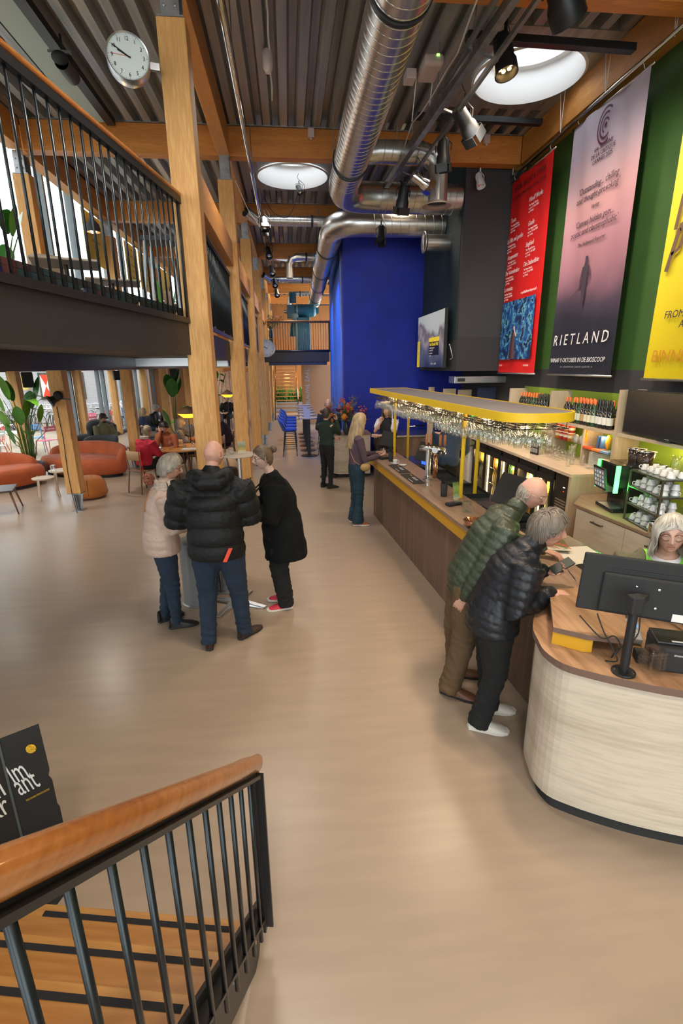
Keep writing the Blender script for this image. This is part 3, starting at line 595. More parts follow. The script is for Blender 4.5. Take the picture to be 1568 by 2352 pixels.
# television
t = thing('television', 'large switched-off television on the back bar shelf', 'television', (3.72, 4.62, 1.70), R(-3))
MB().box((0, -.78, 0), (.04, .70, .47)).build('housing', G['blackm'], t, bevel=.006); MB().box((-.003, -.77, .02), (.0, .69, .46)).build('screen', mat('off_screen', (.02, .02, .022), .25), t); MB().box((.0, -.1, -.018), (.1, .1, 0)).build('stand_foot', G['blackm'], t)
text('PHILIPS', .02, mat('logo_grey', (.3, .3, .3), .5), t, (-.004, -.05, .005), (R(90), 0, R(-90)))
# near cabinets
t = thing('drawer_cabinet', 'pale drawer cabinet with brown top under the coffee machine', 'cabinet')
MB().prism([(3.10, 5.02), (3.24, 3.6), (3.26, 2.6), (4.05, 2.6), (4.05, 5.40), (3.42, 5.40)], .925, .955).build('worktop', G['walnutx'], t)
MB().prism([(3.14, 4.98), (3.27, 3.6), (3.29, 2.6), (4.05, 2.6), (4.05, 5.38), (3.45, 5.38)], .08, .925).build('body', G['paledraw'], t)
for y0, y1 in ((4.97, 4.25), (4.24, 3.5), (3.49, 2.7)):
    for z0, z1 in ((.50, .915), (.09, .49)):
        def fx(y): return 3.125+.094*(4.98-y)
        d = MB().prism([(fx(y0)-.015, y0), (fx(y1)-.015, y1), (fx(y1)+.005, y1), (fx(y0)+.005, y0)], z0, z1).build('drawer_front', G['paledraw'], t)
        ym = (y0+y1)/2; h = MB(); h.bar((fx(ym+.08)-.045, ym+.08, z1-.07), (fx(ym-.08)-.045, ym-.08, z1-.07), .012, .014); h.bar((fx(ym+.07)-.045, ym+.07, z1-.07), (fx(ym+.07)-.012, ym+.07, z1-.07), .01); h.bar((fx(ym-.07)-.045, ym-.07, z1-.07), (fx(ym-.07)-.012, ym-.07, z1-.07), .01); h.build('handle', mat('bronze_handle', (.12, .09, .07), .4, .6), d)
t = thing('drawer_cabinet', 'white drawer cabinet behind the bending bartender', 'cabinet', (3.3, 8.95, 0))
MB().box((.02, 0, .05), (.7, 1.6, .98)).build('body', G['white'], t); MB().box((0, 0, .98), (.72, 1.62, 1.01)).build('worktop', G['walnutx'], t)
for j in range(2):
    for z in (.08, .31, .54, .77):
        d = MB().box((0, .02+.79*j, z), (.02, .79+.79*j, z+.21)).build('drawer_front', G['paledraw'], t); MB().bar((-.02, .3+.79*j, z+.16), (-.02, .5+.79*j, z+.16), .012).build('handle', G['black'], d)
def coffee_machine(loc, rz, lab, s=1):
    t = thing('coffee_machine', lab, 'coffee machine', loc, rz)
    mb = MB(); mb.box((.12, -.19, .0), (.5, .19, .5)); mb.box((0, -.19, .26), (.13, .19, .5)); mb.box((-.0, -.19, 0), (.12, .19, .035)); mb.build('housing', mat('machine_black', (.015, .015, .017), .15), t, bevel=.012)
    MB().box((-.03, -.15, .24), (-.012, .1, .47), M.Rotation(R(-10), 4, 'Y')).build('touch_screen_frame', G['blackm'], t)
    sc_ = MB().box((-.034, -.14, .26), (-.03, .09, .45), M.Rotation(R(-10), 4, 'Y')).build('touch_screen', mat('touch_screen', (.12, .14, .17), .2, emit=.5), t)
    for a in range(4):
        for b in range(4): MB().lathe([(.001, 0), (.014, 0), (.012, .002), (.001, .002)], 8, mx=M.Rotation(R(-10), 3, 'Y') @ M.Rotation(R(-90), 3, 'Y')).build('drink_icon', mat('icon_%d' % ((a+b) % 3), [(.5, .35, .2), (.6, .6, .5), (.35, .4, .45)][(a+b) % 3], emit=.5), sc_, loc=(-.11+.0-.03*1+.0*b, -.11+.055*a, .29+.045*b)) if False else None
    for a in range(4):
        for b in range(4): MB().box((-.0355, -.125+.055*a, .272+.045*b), (-.034, -.1+.055*a, .298+.045*b), M.Rotation(R(-10), 4, 'Y')).build('drink_icon', G.setdefault('icon%d' % ((a+b) % 3), mat('icon_%d' % ((a+b) % 3), [(.5, .35, .2), (.6, .6, .5), (.35, .4, .45)][(a+b) % 3], emit=.6)), sc_)
    MB().box((-.02, .195, .2), (.02, .205, .5)).build('green_light', mat('green_led', (.05, .9, .12), emit=5, ec=(.08, 1, .12)), t); MB().box((-.02, -.215, .22), (.02, -.195, .5)).build('green_light', bpy.data.materials['green_led'], t)
    MB().box((-.02, -.03, .19), (.07, .03, .28)).build('spout', G['alu'], t); MB().box((0, -.13, .036), (.13, .13, .042)).build('drip_grid', G['alu'], t); MB().box((.12, -.1, .05), (.123, .1, .24)).build('back_plate', G['stainless'], t)
    for y in (-.08, .1):
        MB().lathe([(.07, .5), (.085, .62), (.001, .62)], 16, (.32, y, 0)).build('bean_hopper', mat('hopper_dark', (.05, .03, .02), .15), t, True); MB().lathe([(.001, .625), (.095, .625), (.095, .632), (.001, .636)], 16, (.32, y, 0)).build('hopper_lid', G['chrome'], t, True)
    return t
coffee_machine((3.30, 4.80, .955), R(-8), 'black coffee machine with touch screen and green lights on the cabinet')
lamp('POINT', (3.24, 4.55, 1.25), 2, (.1, 1, .15), .03)
coffee_machine((3.55, 9.3, 1.01), R(0), 'black coffee machine at the far back of the bar')
# cup rack
t = thing('cup_rack', 'bronze rack with four tiers of upturned white cups', 'rack', (3.28, 4.42, .955), R(-6))
mb = MB()
for x in (0, .42):
    for y in (0, -.5): mb.bar((x, y, 0), (x, y, .5), .015)
for z in (.0, .17, .34, .5):
    for y in (0, -.5): mb.bar((0, y, z), (.42, y, z), .012)
    for x in (0, .42): mb.bar((x, 0, z), (x, -.5, z), .012)
mb.build('frame', mat('bronze_rack', (.13, .11, .085), .4, .7), t)
for z in (.01, .18, .35, .506): MB().box((.0, -.5, z-.003), (.42, 0, z+.002)).build('tier', mat('tier_glass', (.10, .12, .10), .2, .2), t)
CUP = [(.001, .055), (.022, .055), (.024, .05), (.036, .01), (.038, 0), (.035, 0), (.03, .03), (.001, .045)]
cupm = mat('porcelain', (.82, .82, .8), .2, coat=.3)
def cup_thing():
    t = thing('coffee_cup', '', 'cup'); MB().lathe(CUP, 16).build('bowl', cupm, t, True); MB().tube([(.034+.0, 0, .012), (.055, 0, .014), (.058, 0, .032), (.045, 0, .042), (.03, 0, .038)], .004, 6).build('cup_handle', cupm, t, True); return t
c0 = cup_thing(); first = True
for tier, z in enumerate((.013, .183, .353, .509)):
    for i in range(2 if tier < 3 else 2):
        for j in range(5):
            st = 1 if (tier in (3,) or (i+j) % 3 == 0) else 2
            for k in range(st):
                o = c0 if first else copy_tree(c0); first = False
                loc = M.Translation((3.28, 4.42, .955)) @ M.Rotation(R(-6), 4, 'Z') @ V((.06+.1*i+(.04 if tier == 3 else 0), -.05-.098*j, z+.05*k))
                o.location = loc; o.rotation_euler = (0, 0, random.random()*6); o['label'] = 'white cup on the %s tier, %s row, %s from the coffee machine%s' % (['bottom', 'second', 'third', 'top'][tier], ('front', 'back')[i], ORD[j], ', stacked on top' if k else ''); o['group'] = 'cups on the %s tier' % ['bottom', 'second', 'third', 'top'][tier]
JG = [(.001, .0), (.05, .0), (.04, .14), (.038, .14), (.047, .006)]
row_of(JG, 'glass_jug', 'glass jug behind the top cups', 'jug', 'glass jugs behind the cup rack', [(3.62, 4.28, 1.465), (3.62, 4.14, 1.465), (3.74, 4.2, 1.465), (3.62, 4.0, 1.465)])
for k, y in enumerate((3.90, 3.78)):
    tag(MB().lathe([(.001, 0), (.045, 0), (.045, .12), (.04, .13), (.001, .13)], 18).build('steel_canister', G['chrome'], None, True, loc=(3.20-.0*k, y, .956)), ['steel canister in front of the cup rack', 'second steel canister nearer the till woman'][k], 'canister')
# ---------------------------------------------------------------- ducts
def duct(name, lab, pts, r, seams=.33, flange=(), mt=None, par=None, n=28, end=False):
    """round spiral duct through pts; seams are thin raised rings"""
    t = thing(name, lab, 'duct') if par is None else par
    MB().tube(pts, r, n, cap=False).build('duct_body', mt or G['duct'], t, True)
    mb = MB(); P = [V(p) for p in pts]; k = 0
    for a, b in zip(P[:-1], P[1:]):
        L = (b-a).length; d = (b-a).normalized()
        if L < .5 and seams < .3: continue
        q = d.to_track_quat('Z', 'Y').to_matrix()
        tw = q @ M.Rotation(R(8), 3, 'X')
        for i in range(max(1, int(L/seams))):
            c = a+d*(seams*(i+.5)); mb.lathe([(r*1.0, -.006), (r+.006, -.003), (r+.006, .003), (r*1.0, .006)], n, c, tw)
    o = mb.build('seam_rings', G['duct'], t, True); o['kind'] = 'stuff'
    for c, d in flange:
        q = V(d).to_track_quat('Z', 'Y').to_matrix(); MB().lathe([(r+.004, -.02), (r+.02, -.02), (r+.02, .02), (r+.004, .02)], n, c, q).build('clamp_band', G['black'], t, True, auto=40)
    return t
Z_ = 5.18; r_ = .235
main = duct('ventilation_duct', 'big silver spiral duct running along the hall ceiling', [(.92, -5.8, Z_), (.95, 2, Z_), (.97, 8.6, Z_), (.985, 9.0, Z_), (1.03, 9.2, Z_), (1.12, 9.33, Z_), (1.3, 9.42, Z_), (1.6, 9.44, Z_), (3.04, 9.44, Z_)], r_, .115,
    [((.953, 4.6, Z_), (0, 1, 0)), ((.968, 7.9, Z_), (0, 1, 0)), ((2.0, 9.44, Z_), (1, 0, 0))])
duct('ventilation_duct', 'silver duct from the second elbow down the hall beside the blue wall', [(3.04, 10.35, 5.02), (1.5, 10.35, 5.02), (1.28, 10.38, 5.02), (1.08, 10.5, 5.02), (.98, 10.75, 5.02), (.97, 11.1, 5.02), (1.0, 14, 5.02), (1.12, 19, 5.02), (1.18, 22.5, 5.02)], .23, .16,
    [((.985, 12.4, 5.02), (0, 1, 0)), ((1.03, 15.2, 5.02), (.02, 1, 0)), ((1.09, 17.8, 5.02), (.02, 1, 0)), ((1.15, 20.6, 5.02), (.02, 1, 0))])
d3 = duct('air_outlet_duct', 'short silver duct bending down to a flared outlet before the box wall', [(.97, 8.35, 5.25), (1.2, 8.35, 5.42), (1.45, 8.35, 5.46), (2.05, 8.35, 5.46), (2.22, 8.35, 5.42), (2.32, 8.35, 5.3), (2.34, 8.35, 5.15), (2.34, 8.35, 4.82)], .15, .12)
MB().lathe([(.15, 0), (.165, -.02), (.225, -.05), (.215, -.055), (.14, -.02)], 28, (2.34, 8.35, 4.82)).build('flared_outlet', mat('cream_outlet', (.55, .42, .33), .4, .3), d3, True)
d4 = duct('air_outlet_duct', 'small duct below the twin ducts by the dark box wall', [(3.1, 9.95, 4.62), (2.62, 9.95, 4.62)], .14, .12)
MB().lathe([(.14, 0), (.19, .05), (.18, .055), (.13, .01)], 24, (2.62, 9.95, 4.62), M.Rotation(R(-90), 3, 'Y')).build('flared_outlet', G['duct'], d4, True)
for k, (y, z) in enumerate(((11.9, 5.42), (15.5, 5.42), (19.3, 5.42), (22.9, 5.42))):
    duct('branch_duct', ['thin duct crossing under the second rooflight', 'thin duct crossing above the third beam', 'thin duct crossing above the balcony', 'farthest thin crossing duct'][k], [(-.75, y-.25, z+.1), (-.55, y-.05, z), (-.4, y, z), (1.0, y, z)] if k % 2 == 0 else [(1.0, y, z), (.35, y, z), (.2, y, z-.06), (.14, y, z-.2), (.14, y, z-.55)], .1, .14, [((.62, y, z), (1, 0, 0))])
# threaded hangers
for k, (x, y) in enumerate(((.72, 4.6), (1.2, 4.6), (.73, 7.9), (1.2, 7.9), (2.0, 9.44), (.78, 12.4), (1.22, 12.4), (.82, 15.2), (.9, 17.8))):
    tag(MB().tube([(x, y, Z_ if k != 4 else 5.4), (x, y, 5.98)], .006, 6).build('hanger_rod', G['galv'], None), '%s threaded rod holding the big ducts' % ['first', 'second', 'third', 'fourth', 'fifth', 'sixth', 'seventh', 'eighth', 'ninth'][k], 'rod', 'duct hangers')
# ---------------------------------------------------------------- lighting bars and stage lamps
t = thing('lighting_pipe', 'long thin steel pipe hung along the hall below the deck', 'pipe'); MB().tube([(-.44, 3, 5.3), (-.44, 11.8, 5.28), (-.3, 19, 5.2)], .024, 10).build('pipe', G['chrome'], t, True)
for y in (6.2, 8.9, 11.4, 14, 16.6): MB().tube([(-.44+max(0, y-11.8)*.02, y, 5.3), (-.44+max(0, y-11.8)*.02, y, 5.96)], .006, 6).build('hanger', G['galv'], t)
t = thing('lighting_truss', 'pair of steel bars carrying the stage lamps near the rooflight', 'truss')
for x, z, w_ in ((2.02, 5.30, .07), (1.86, 5.36, .035), (2.1, 5.22, .035)): MB().bar((x+.02, 2.5, z), (x-.30 if w_ > .05 else x-.12, 9.2, z), w_, w_*1.3).build('bar', G['galv'], t)
for y in (3.4, 4.5, 5.6, 6.7, 7.8, 8.7): MB().bar((1.95-(y-3)*.03, y, 5.3), (1.95-(y-3)*.03, y, 5.97), .012).build('drop_rod', G['galv'], t); MB().bar((1.82, y, 5.34), (2.12, y, 5.25), .02).build('cross_bar', G['galv'], t)
MB().tube([(1.75+.04*math.sin(i), 3+.4*i, 5.42-.03*math.sin(i*2.1)) for i in range(15)], .008, 6).build('cable', G['white'], t)
for k, (y, z) in enumerate(((5.93, 5.6), (7.95, 5.75))): tag(MB().bar((1.9, y, z), (3.72, y+.05, z), .09, .07).build('steel_channel', G['black'], None, bevel=.004), ['black steel channel crossing above the rooflight in front', 'black steel channel just past the large rooflight'][k], 'beam')
def stage_lamp(loc, target, lab, s=1, col='black', leds=False, barn=False):
    t = thing('stage_lamp', lab, 'lamp', loc); d = (V(target)-V(loc)).normalized(); q = d.to_track_quat('Z', 'Y').to_matrix(); m_ = G[col]
    MB().lathe([(.001, -.12), (.05, -.12), (.06, -.1), (.062, .02), (.075, .05), (.078, .12), (.07, .12), (.06, .04), (.001, .035)], 16, mx=q*s).build('housing', m_, t, True, auto=40)
    MB().lathe([(.001, .06), (.062, .06), (.062, .065)], 16, mx=q*s).build('lens', G['chrome'] if not leds else G['blackm'], t, True)
    if leds:
        for a in range(6): MB().lathe([(.001, .0), (.013, 0), (.013, .008), (.001, .01)], 8, q @ V((.038*math.cos(a*PI/3), .038*math.sin(a*PI/3), .07))*s, q*s).build('led', G['lamp'], t)
    MB().tube([q @ V((.085, 0, 0))*s, q @ V((.088, 0, 0))*s+V((0, 0, .08)), V((0, 0, .15))*s, q @ V((-.088, 0, 0))*s+V((0, 0, .08)), q @ V((-.085, 0, 0))*s], .006*s, 6).build('yoke', m_, t); MB().tube([(0, 0, .14*s), (0, 0, .2*s)], .012*s, 6).build('clamp', m_, t)
    if barn:
        for a in range(4): mx = q.to_4x4() @ M.Rotation(a*PI/2, 4, 'Z'); MB().box((-.06, .078, .11), (.06, .084, .19), M.Scale(s, 4) @ mx).build('barn_door', m_, t)
    MB().tube(crv([(0, .02, .1), (.07, .08, .0), (.1, .12, .16*s), (-.02, .1, .3*s), (.0, .0, .36*s)], 4), .004, 5).build('cable', G['blackm'], t)
    return t
stage_lamp((2.27, 5.85, 5.42), (2.4, 5.6, 4.4), 'black stage lamp with glowing amber diodes under the rooflight', 1.5, 'black', True)
stage_lamp((2.14, 6.6, 5.16), (2.7, 6.9, 4.7), 'black stage lamp on the truss left of the rooflight', 1.35, barn=True)
stage_lamp((2.12, 7.35, 5.12), (2.2, 7.5, 4.3), 'black stage lamp lower down the truss', 1.2, barn=True)
stage_lamp((1.98, 8.0, 5.0), (2.4, 8.1, 4.8), 'chrome faced stage lamp beside the flared duct', 1.1, 'chrome', barn=True)
stage_lamp((1.86, 8.55, 4.95), (1.8, 8.8, 4.2), 'black stage lamp at the far end of the truss', 1.3, barn=True)
stage_lamp((2.35, 4.9, 5.4), (2.8, 5.2, 4.9), 'stage lamp with a green glowing edge at the top of the picture', 1.9)
stage_lamp((3.19, 8.9, 5.30), (3.3, 8.6, 4.6), 'small white spotlight on the timber beam before the box wall', .9, 'white')
stage_lamp((1.64, 9.2, 4.58), (1.55, 9.0, 4.0), 'black lamp dangling under the twin ducts', 1.0, 'black', barn=True)
stage_lamp((-.36, 10.9, 5.12), (-.3, 10.4, 4.6), 'black floodlight on the long pipe by the second rooflight', 1.2, 'black', barn=True)
for k, (y, z) in enumerate(((13.6, 4.95), (15.1, 4.8), (16.9, 4.75), (18.3, 4.65))): stage_lamp((-.38+.03*k, y, z+.2), (-.2, y-.8, 4.0), ['first', 'second', 'third', 'last'][k]+' small spotlight down the long pipe, beyond the floodlight', 1.15)
stage_lamp((.32, 10.35, 5.55), (.45, 10.0, 5.0), 'little dark spotlight hanging inside the second rooflight', .7)
tag(MB().tube(crv([(-.42, 10.3, 5.55), (-.2, 10.5, 5.25), (.05, 10.5, 5.12), (.22, 10.45, 5.3), (.32, 10.35, 5.6)]), .005, 6).build('loose_cable', G['blackm'], None), 'loose black cable sagging across the second rooflight', 'cable')
tag(MB().tube(crv([(-.75, 9.5, 5.4), (-.6, 10, 5.12), (-.5, 10.4, 5.05), (-.4, 10.9, 4.98)]), .006, 6).build('loose_cable', G['white'], None), 'white cable looping from the post to the floodlight', 'cable')
# boxes under the deck
t = thing('projector_box', 'rounded white unit with a green indicator under the deck', 'device', (1.75, 6.75, 5.72)); MB().box((-.11, -.2, -.06), (.11, .2, .06)).build('housing', mat('pinkish_white', (.62, .5, .46), .5), t, bevel=.04, seg=4); MB().box((.02, -.21, .02), (.05, -.2, .04)).build('indicator', mat('green_dot', (.2, .8, .1), emit=4), t)
for a in ((-.1, .22), (.1, .22)): MB().bar((a[0], a[1], .05), (a[0], a[1]+.2, -.35), .01).build('strut', G['white'], t)
t = thing('junction_box', 'small white box beside the rounded unit', 'device', (1.55, 6.9, 5.7)); MB().box((-.06, -.09, -.05), (.06, .09, .05)).build('box_body', bpy.data.materials['pinkish_white'], t, bevel=.01)
t = thing('smoke_detector', 'white smoke detector hanging from the deck', 'detector', (-.1, 7.0, 5.78)); MB().lathe([(.001, -.06), (.03, -.06), (.055, -.02), (.06, .01), (.06, .14), (.05, .16)], 18).build('sensor_body', bpy.data.materials['pinkish_white'], t, True, auto=40); MB().lathe([(.031, -.055), (.045, -.03)], 18).build('sensor_slot', G['blackm'], t, True)
tag(MB().tube([(-.08+.01*(i % 2), 3.2+.35*i, 5.93) for i in range(15)], .01, 6).build('conduit', G['white'], None), 'thin white conduit leading to the smoke detector', 'cable')
for k, (x, y) in enumerate(((.48, 8.86), (3.25, 8.86))): 
    t = thing('wireless_box', ['small white box at the top of the timber beam', 'small white box on the beam near the box wall'][k], 'device', (x, y, 5.86)); MB().box((-.05, -.03, -.06), (.05, .03, .06)).build('box_body', bpy.data.materials['pinkish_white'], t, bevel=.012); MB().sph((0, 0, -.07), .022, 8).build('box_tip', bpy.data.materials['pinkish_white'], t, True)
# ---------------------------------------------------------------- banners on a pipe
t = thing('banner_pipe', 'steel pipe hung on cords along the banner wall', 'pipe'); MB().tube([(3.8, 4.2, 5.5), (3.84, 9.45, 5.44)], .022, 10).build('pipe', G['chrome'], t, True)
for y in (5.5, 6.6, 7.6, 9.1):
    for s_ in (-.06, .06): MB().tube([(3.82, y, 5.46), (3.8, y+s_, 5.95)], .004, 5).build('cord', G['white'], t)
def banner(lab, y0, y1, z0, z1, m_, name='banner'):
    """hangs in the plane x=3.85; local x runs along the wall towards the camera, local z up"""
    t = thing(name, lab, 'banner', (3.85, y1, z0)); W = y1-y0; H = z1-z0; n = 30; k = 40; vs = []; fs = []
    for j in range(k+1):
        for i in range(n+1):
            u = i/n; v = j/k; dx = .012*math.sin(u*9+v*2)*(.4+v)+.006*math.sin(u*23+v*5)*v; vs.append((dx, -u*W, v*H))
    for j in range(k):
        for i in range(n): a = j*(n+1)+i; fs.append((a, a+n+1, a+n+2, a+1))
    MB().add(vs, fs).build('cloth', m_, t, True)
    MB().tube([(0, .03, H), (0, -W-.03, H)], .012, 8).build('top_rod', G['chrome'], t, True); MB().tube([(0, .03, 0), (0, -W-.03, 0)], .014, 8).build('bottom_rod', G['alu'], t, True)
    for u in (.08, .92): MB().tube([(0, -u*W, H), (-.02, -u*W+.02, H+.08), (-.03, -u*W, 5.47-z0)], .004, 5).build('hook', G['white'], t)
    return t, W, H
RB = (R(90), 0, R(-90))
red = mat('red_banner_cloth', (.82, .012, .012), .6)
t, W, H = banner('red opera season banner with white titles and a blue stage photo', 7.76, 9.16, 2.30, 5.36, red)
wht = mat('print_white', (.85, .82, .8), .6); blk = mat('print_black', (.05, .01, .012), .6); dk = mat('print_dark', (.06, .04, .06), .6); ytx = mat('print_orange', (.65, .28, .02), .6)
X_ = -.028
MB().box((X_-.002, -W+.13, .23), (X_, -.06, 1.18)).build('stage_photo', ramp_mat('blue_forest_photo', [(0, (.005, .01, .03)), (.42, (.01, .03, .12)), (.5, (.02, .16, .5)), (.56, (.01, .05, .2)), (.66, (.15, .5, .75)), (.75, (.004, .01, .03)), (1, (.02, .06, .2))], 'Z', -6, 6, .6, 1.7, 7), t)
fg = MB(); fg.tube([(X_-.004, -.63, .24), (X_-.004, -.62, .5), (X_-.004, -.61, .66)], .03, 6, rs=[.07, .05, .035]); fg.build('stage_figure', blk, t); MB().sph((X_-.004, -.61, .73), .032, 8, (.2, 1, 1)).build('stage_figure', mat('print_skin', (.6, .35, .25)), t, True)
MB().tube([(X_-.004, -.7, .6), (X_-.004, -.64, .68), (X_-.004, -.61, .76)], .012, 5).build('stage_figure', bpy.data.materials['print_skin'], t)
text('ROYAL BALLET & OPERA', .105, blk, t, (X_, -W/2, 2.86), RB, sx=.9); text('THE ROYAL OPERA HOUSE  SEIZOEN 2025/26', .055, blk, t, (X_, -W/2, 2.75), RB)
sub = 'The Royal Opera\nop wo 15 okt 2025\nop 19 okt'
for s_, y, z in (('Tosca', -.10, 2.42), ('La Fille mal gardée', -.02, 2.12), ('Assepoester', -.08, 1.86), ('De Notenkraker', -.04, 1.62), ('La traviata', -.04, 1.36), ('Woolf Works', -.72, 2.56), ('Giselle', -.76, 2.22), ('Siegfried', -.74, 1.93), ('Die Zauberflöte', -.72, 1.65)):
    text(s_, .098, wht, t, (X_, y-.03, z), RB, align='LEFT', shear=.2, sx=.8); text(sub, .042, wht, t, (X_, y-.05, z-.06), RB, align='LEFT', line=1.05)
text('royalballetandopera.nl', .06, wht, t, (X_, -.74, 1.25), RB, align='LEFT'); text('PATHÉ', .04, wht, t, (X_, -.1, .12), RB, align='LEFT'); text('NXTPEOPLE', .035, wht, t, (X_, -1.05, .12), RB, align='LEFT')
rl = ramp_mat('dusk_banner_print', [(0, (.012, .014, .025)), (.22, (.018, .018, .032)), (.30, (.07, .045, .075)), (.42, (.33, .155, .20)), (.55, (.45, .22, .26)), (.68, (.58, .31, .32)), (.8, (.60, .42, .46)), (.9, (.60, .5, .6)), (1, (.62, .55, .66))], 'Z', 0, 3.12, .6, .16, 1.6)
t, W, H = banner('tall dusk coloured film banner with a lone figure, titled RIETLAND', 5.82, 7.30, 2.30, 5.40, rl)
text('R I E T L A N D', .2, wht, t, (X_, -W/2, .40), RB, sx=.98, shear=.15); text('VANAF 9 OKTOBER IN DE BIOSCOOP', .083, wht, t, (X_, -W/2+.02, .17), RB, sx=.93, shear=.15)
text('cobo   netherlands film fonds   gouden kalf   september film   nfi', .03, mat('print_grey', (.3, .28, .3)), t, (X_, -W/2, .1), RB)
for s_, z, q in (("'Outstanding... chilling\nand thought-provoking'", 2.22, .105), ('Variety', 2.0, .065), ("'Cannes hidden gem...\npoetic and claustrophobic'", 1.84, .105), ('The Hollywood Reporter', 1.60, .065)): text(s_, q, dk, t, (X_, -W/2-.02, z), RB, shear=.2, sx=.88, line=.95)
text('64e SEMAINE\nDE LA CRITIQUE\nCANNES 2025', .065, dk, t, (X_, -W/2-.05, 2.62), RB)
pu = mat('print_plum', (.12, .03, .07))
for r0, r1, a0, a1 in ((.17, .195, 50, 300), (.115, .14, 60, 310), (.06, .08, 20, 250), (.0, .03, 0, 360)):
    mb = MB(); n = 24; P = []
    for k in range(n+1): a = R(a0+(a1-a0)*k/n); P.append((V((X_-.002, -W/2-.05-math.cos(a)*r0*.85, 2.84+math.sin(a)*r0)), V((X_-.002, -W/2-.05-math.cos(a)*r1*.85, 2.84+math.sin(a)*r1))))
    mb.add([p for q in P for p in q], [(2*i, 2*i+1, 2*i+3, 2*i+2) for i in range(n)]); mb.build('festival_emblem', pu, t)
def fig(prts, m_):
    mb = MB()
    for pts, rs in prts: mb.tube([(X_-.001, -y, z) for y, z in pts], .02, 6, rs=rs)
    for i, v in enumerate(mb.v): mb.v[i] = (X_-.002+(v[0]-X_)*.02, v[1], v[2])
    mb.build('walking_figure', m_, t)
fig((([(.72, 1.42), (.72, 1.30), (.72, 1.12)], [.02, .06, .045]), ([(.72, 1.46), (.72, 1.41)], [.028, .028]), ([(.735, 1.14), (.735, .95), (.73, .84)], [.035, .022, .004]), ([(.70, 1.14), (.70, .98), (.70, .86)], [.035, .022, .004]), ([(.67, 1.34), (.63, 1.2), (.62, 1.08)], [.022, .016, .012]), ([(.77, 1.34), (.82, 1.22), (.78, 1.14)], [.022, .016, .012]), ([(.40, .98), (.66, 1.12), (.80, 1.16)], [.006, .006, .006])), dk)
yel = ramp_mat('yellow_banner_print', [(0, (.72, .55, .0)), (.5, (.78, .62, .03)), (1, (.80, .68, .16))], 'Z', 0, 3.1, .6)
t, W, H = banner('yellow banner with an upturned chair at the right edge, BINNENKORT', 3.70, 5.23, 2.28, 5.4, yel)
text('BINNENKORT', .17, ytx, t, (X_, -.10, .18), RB, align='LEFT', shear=.15); text('FROM THE MAKERS', .1, dk, t, (X_, -.2, .6), RB, align='LEFT', shear=.15); text('AND', .1, dk, t, (X_, -.42, .5), RB, align='LEFT', shear=.15)
cb = mat('print_chair', (.16, .09, .06), .5)
for a, b, w_ in (((.12, 1.05), (.22, 1.42), .05), ((.22, 1.42), (.48, 1.52), .07), ((.30, 1.45), (.42, 2.02), .05), ((.42, 2.02), (.9, 2.12), .07), ((.16, 1.2), (.26, 1.24), .03), ((.26, 1.24), (.33, 1.5), .04), ((.34, 1.78), (.8, 1.86), .05), ((.16, 1.42), (.2, 1.72), .04), ((.2, 1.72), (.34, 1.78), .04), ((.5, 1.52), (.55, 2.05), .04)):
    MB().bar((X_, -a[0], a[1]), (X_, -b[0], b[1]), .002, w_, up=(1, 0, 0)) if False else MB().bar((X_, -a[0], a[1]), (X_, -b[0], b[1]), w_, .003, up=(1, 0, 0)).build('printed_chair', cb, t)

# ---------------------------------------------------------------- mezzanine railings
G['rod'] = mat('railing_rod', (.035, .04, .042), .28, .7)
G['rail'] = wood('varnished_handrail', (.52, .20, .045), (.36, .12, .025), 1, 'Y', .25, 5, 1.6, coat=.4)
def railing(lab, a, b, z0, z1, n, rail=True, post_end=True, name='mezzanine_railing'):
    t = thing(name, lab, 'railing'); a = V((*a, 0)); b = V((*b, 0)); d = (b-a).normalized(); Z = lambda p, z: (p.x, p.y, z)
    if rail: MB().bar(Z(a, z1), Z(b, z1), .06, .035).build('handrail', G['rail'], t, bevel=.012)
    MB().bar(Z(a, z1-.045), Z(b, z1-.045), .045, .05).build('top_bar', G['black'], t); MB().bar(Z(a, z0-.052), Z(b, z0-.052), .02, .05).build('bottom_bar', G['black'], t)
    for k in range(n): p = a+(b-a)*((k+.5)/n); MB().tube([Z(p, z0-.045), Z(p, z1-.06)], .0085, 8).build('baluster', G['rod'], t, True)
    for q in ((a, b) if post_end else ()): MB().bar(Z(q, z0-.06), Z(q, z1), .012, .07, up=(d.x, d.y, 0)).build('end_plate', G['black'], t)
    for k in range(max(1, n//6)): 
        p = a+(b-a)*((k+.5)/max(1, n//6)); MB().lathe([(.001, .02), (.014, .02), (.014, 0)], 8, V(Z(p, z0-.02)), M.Rotation(R(90), 3, 'Y')).build('bolt', G['chrome'], t)
    return t
railing('near balustrade of thin dark rods on the mezzanine', (-1.80, .3), (-.92, 5.16), 2.93, 3.93, 47)
for k, (y0, y1) in enumerate(((5.44, 8.86), (9.16, 12.56), (12.86, 16.28), (16.58, 19.98))): railing('rod balustrade between the %s timber posts' % ['first and second', 'second and third', 'third and fourth', 'fourth and fifth'][k], (-.9, y0), (-.9, y1), 2.95, 3.93, 28, rail=False)
for k in range(5):
    y0 = 5.28+3.71*k+.13; t = thing('balustrade_beam', 'timber beam above the balustrade, %s bay between posts' % ['first', 'second', 'third', 'fourth', 'fifth'][k], 'beam', (-.87, y0, 4.0), 0, 'timber beams over the balustrades'); MB().box((-.06, 0, 0), (.06, 3.44, .36)).build('timber', G['piney'], t, bevel=.006)
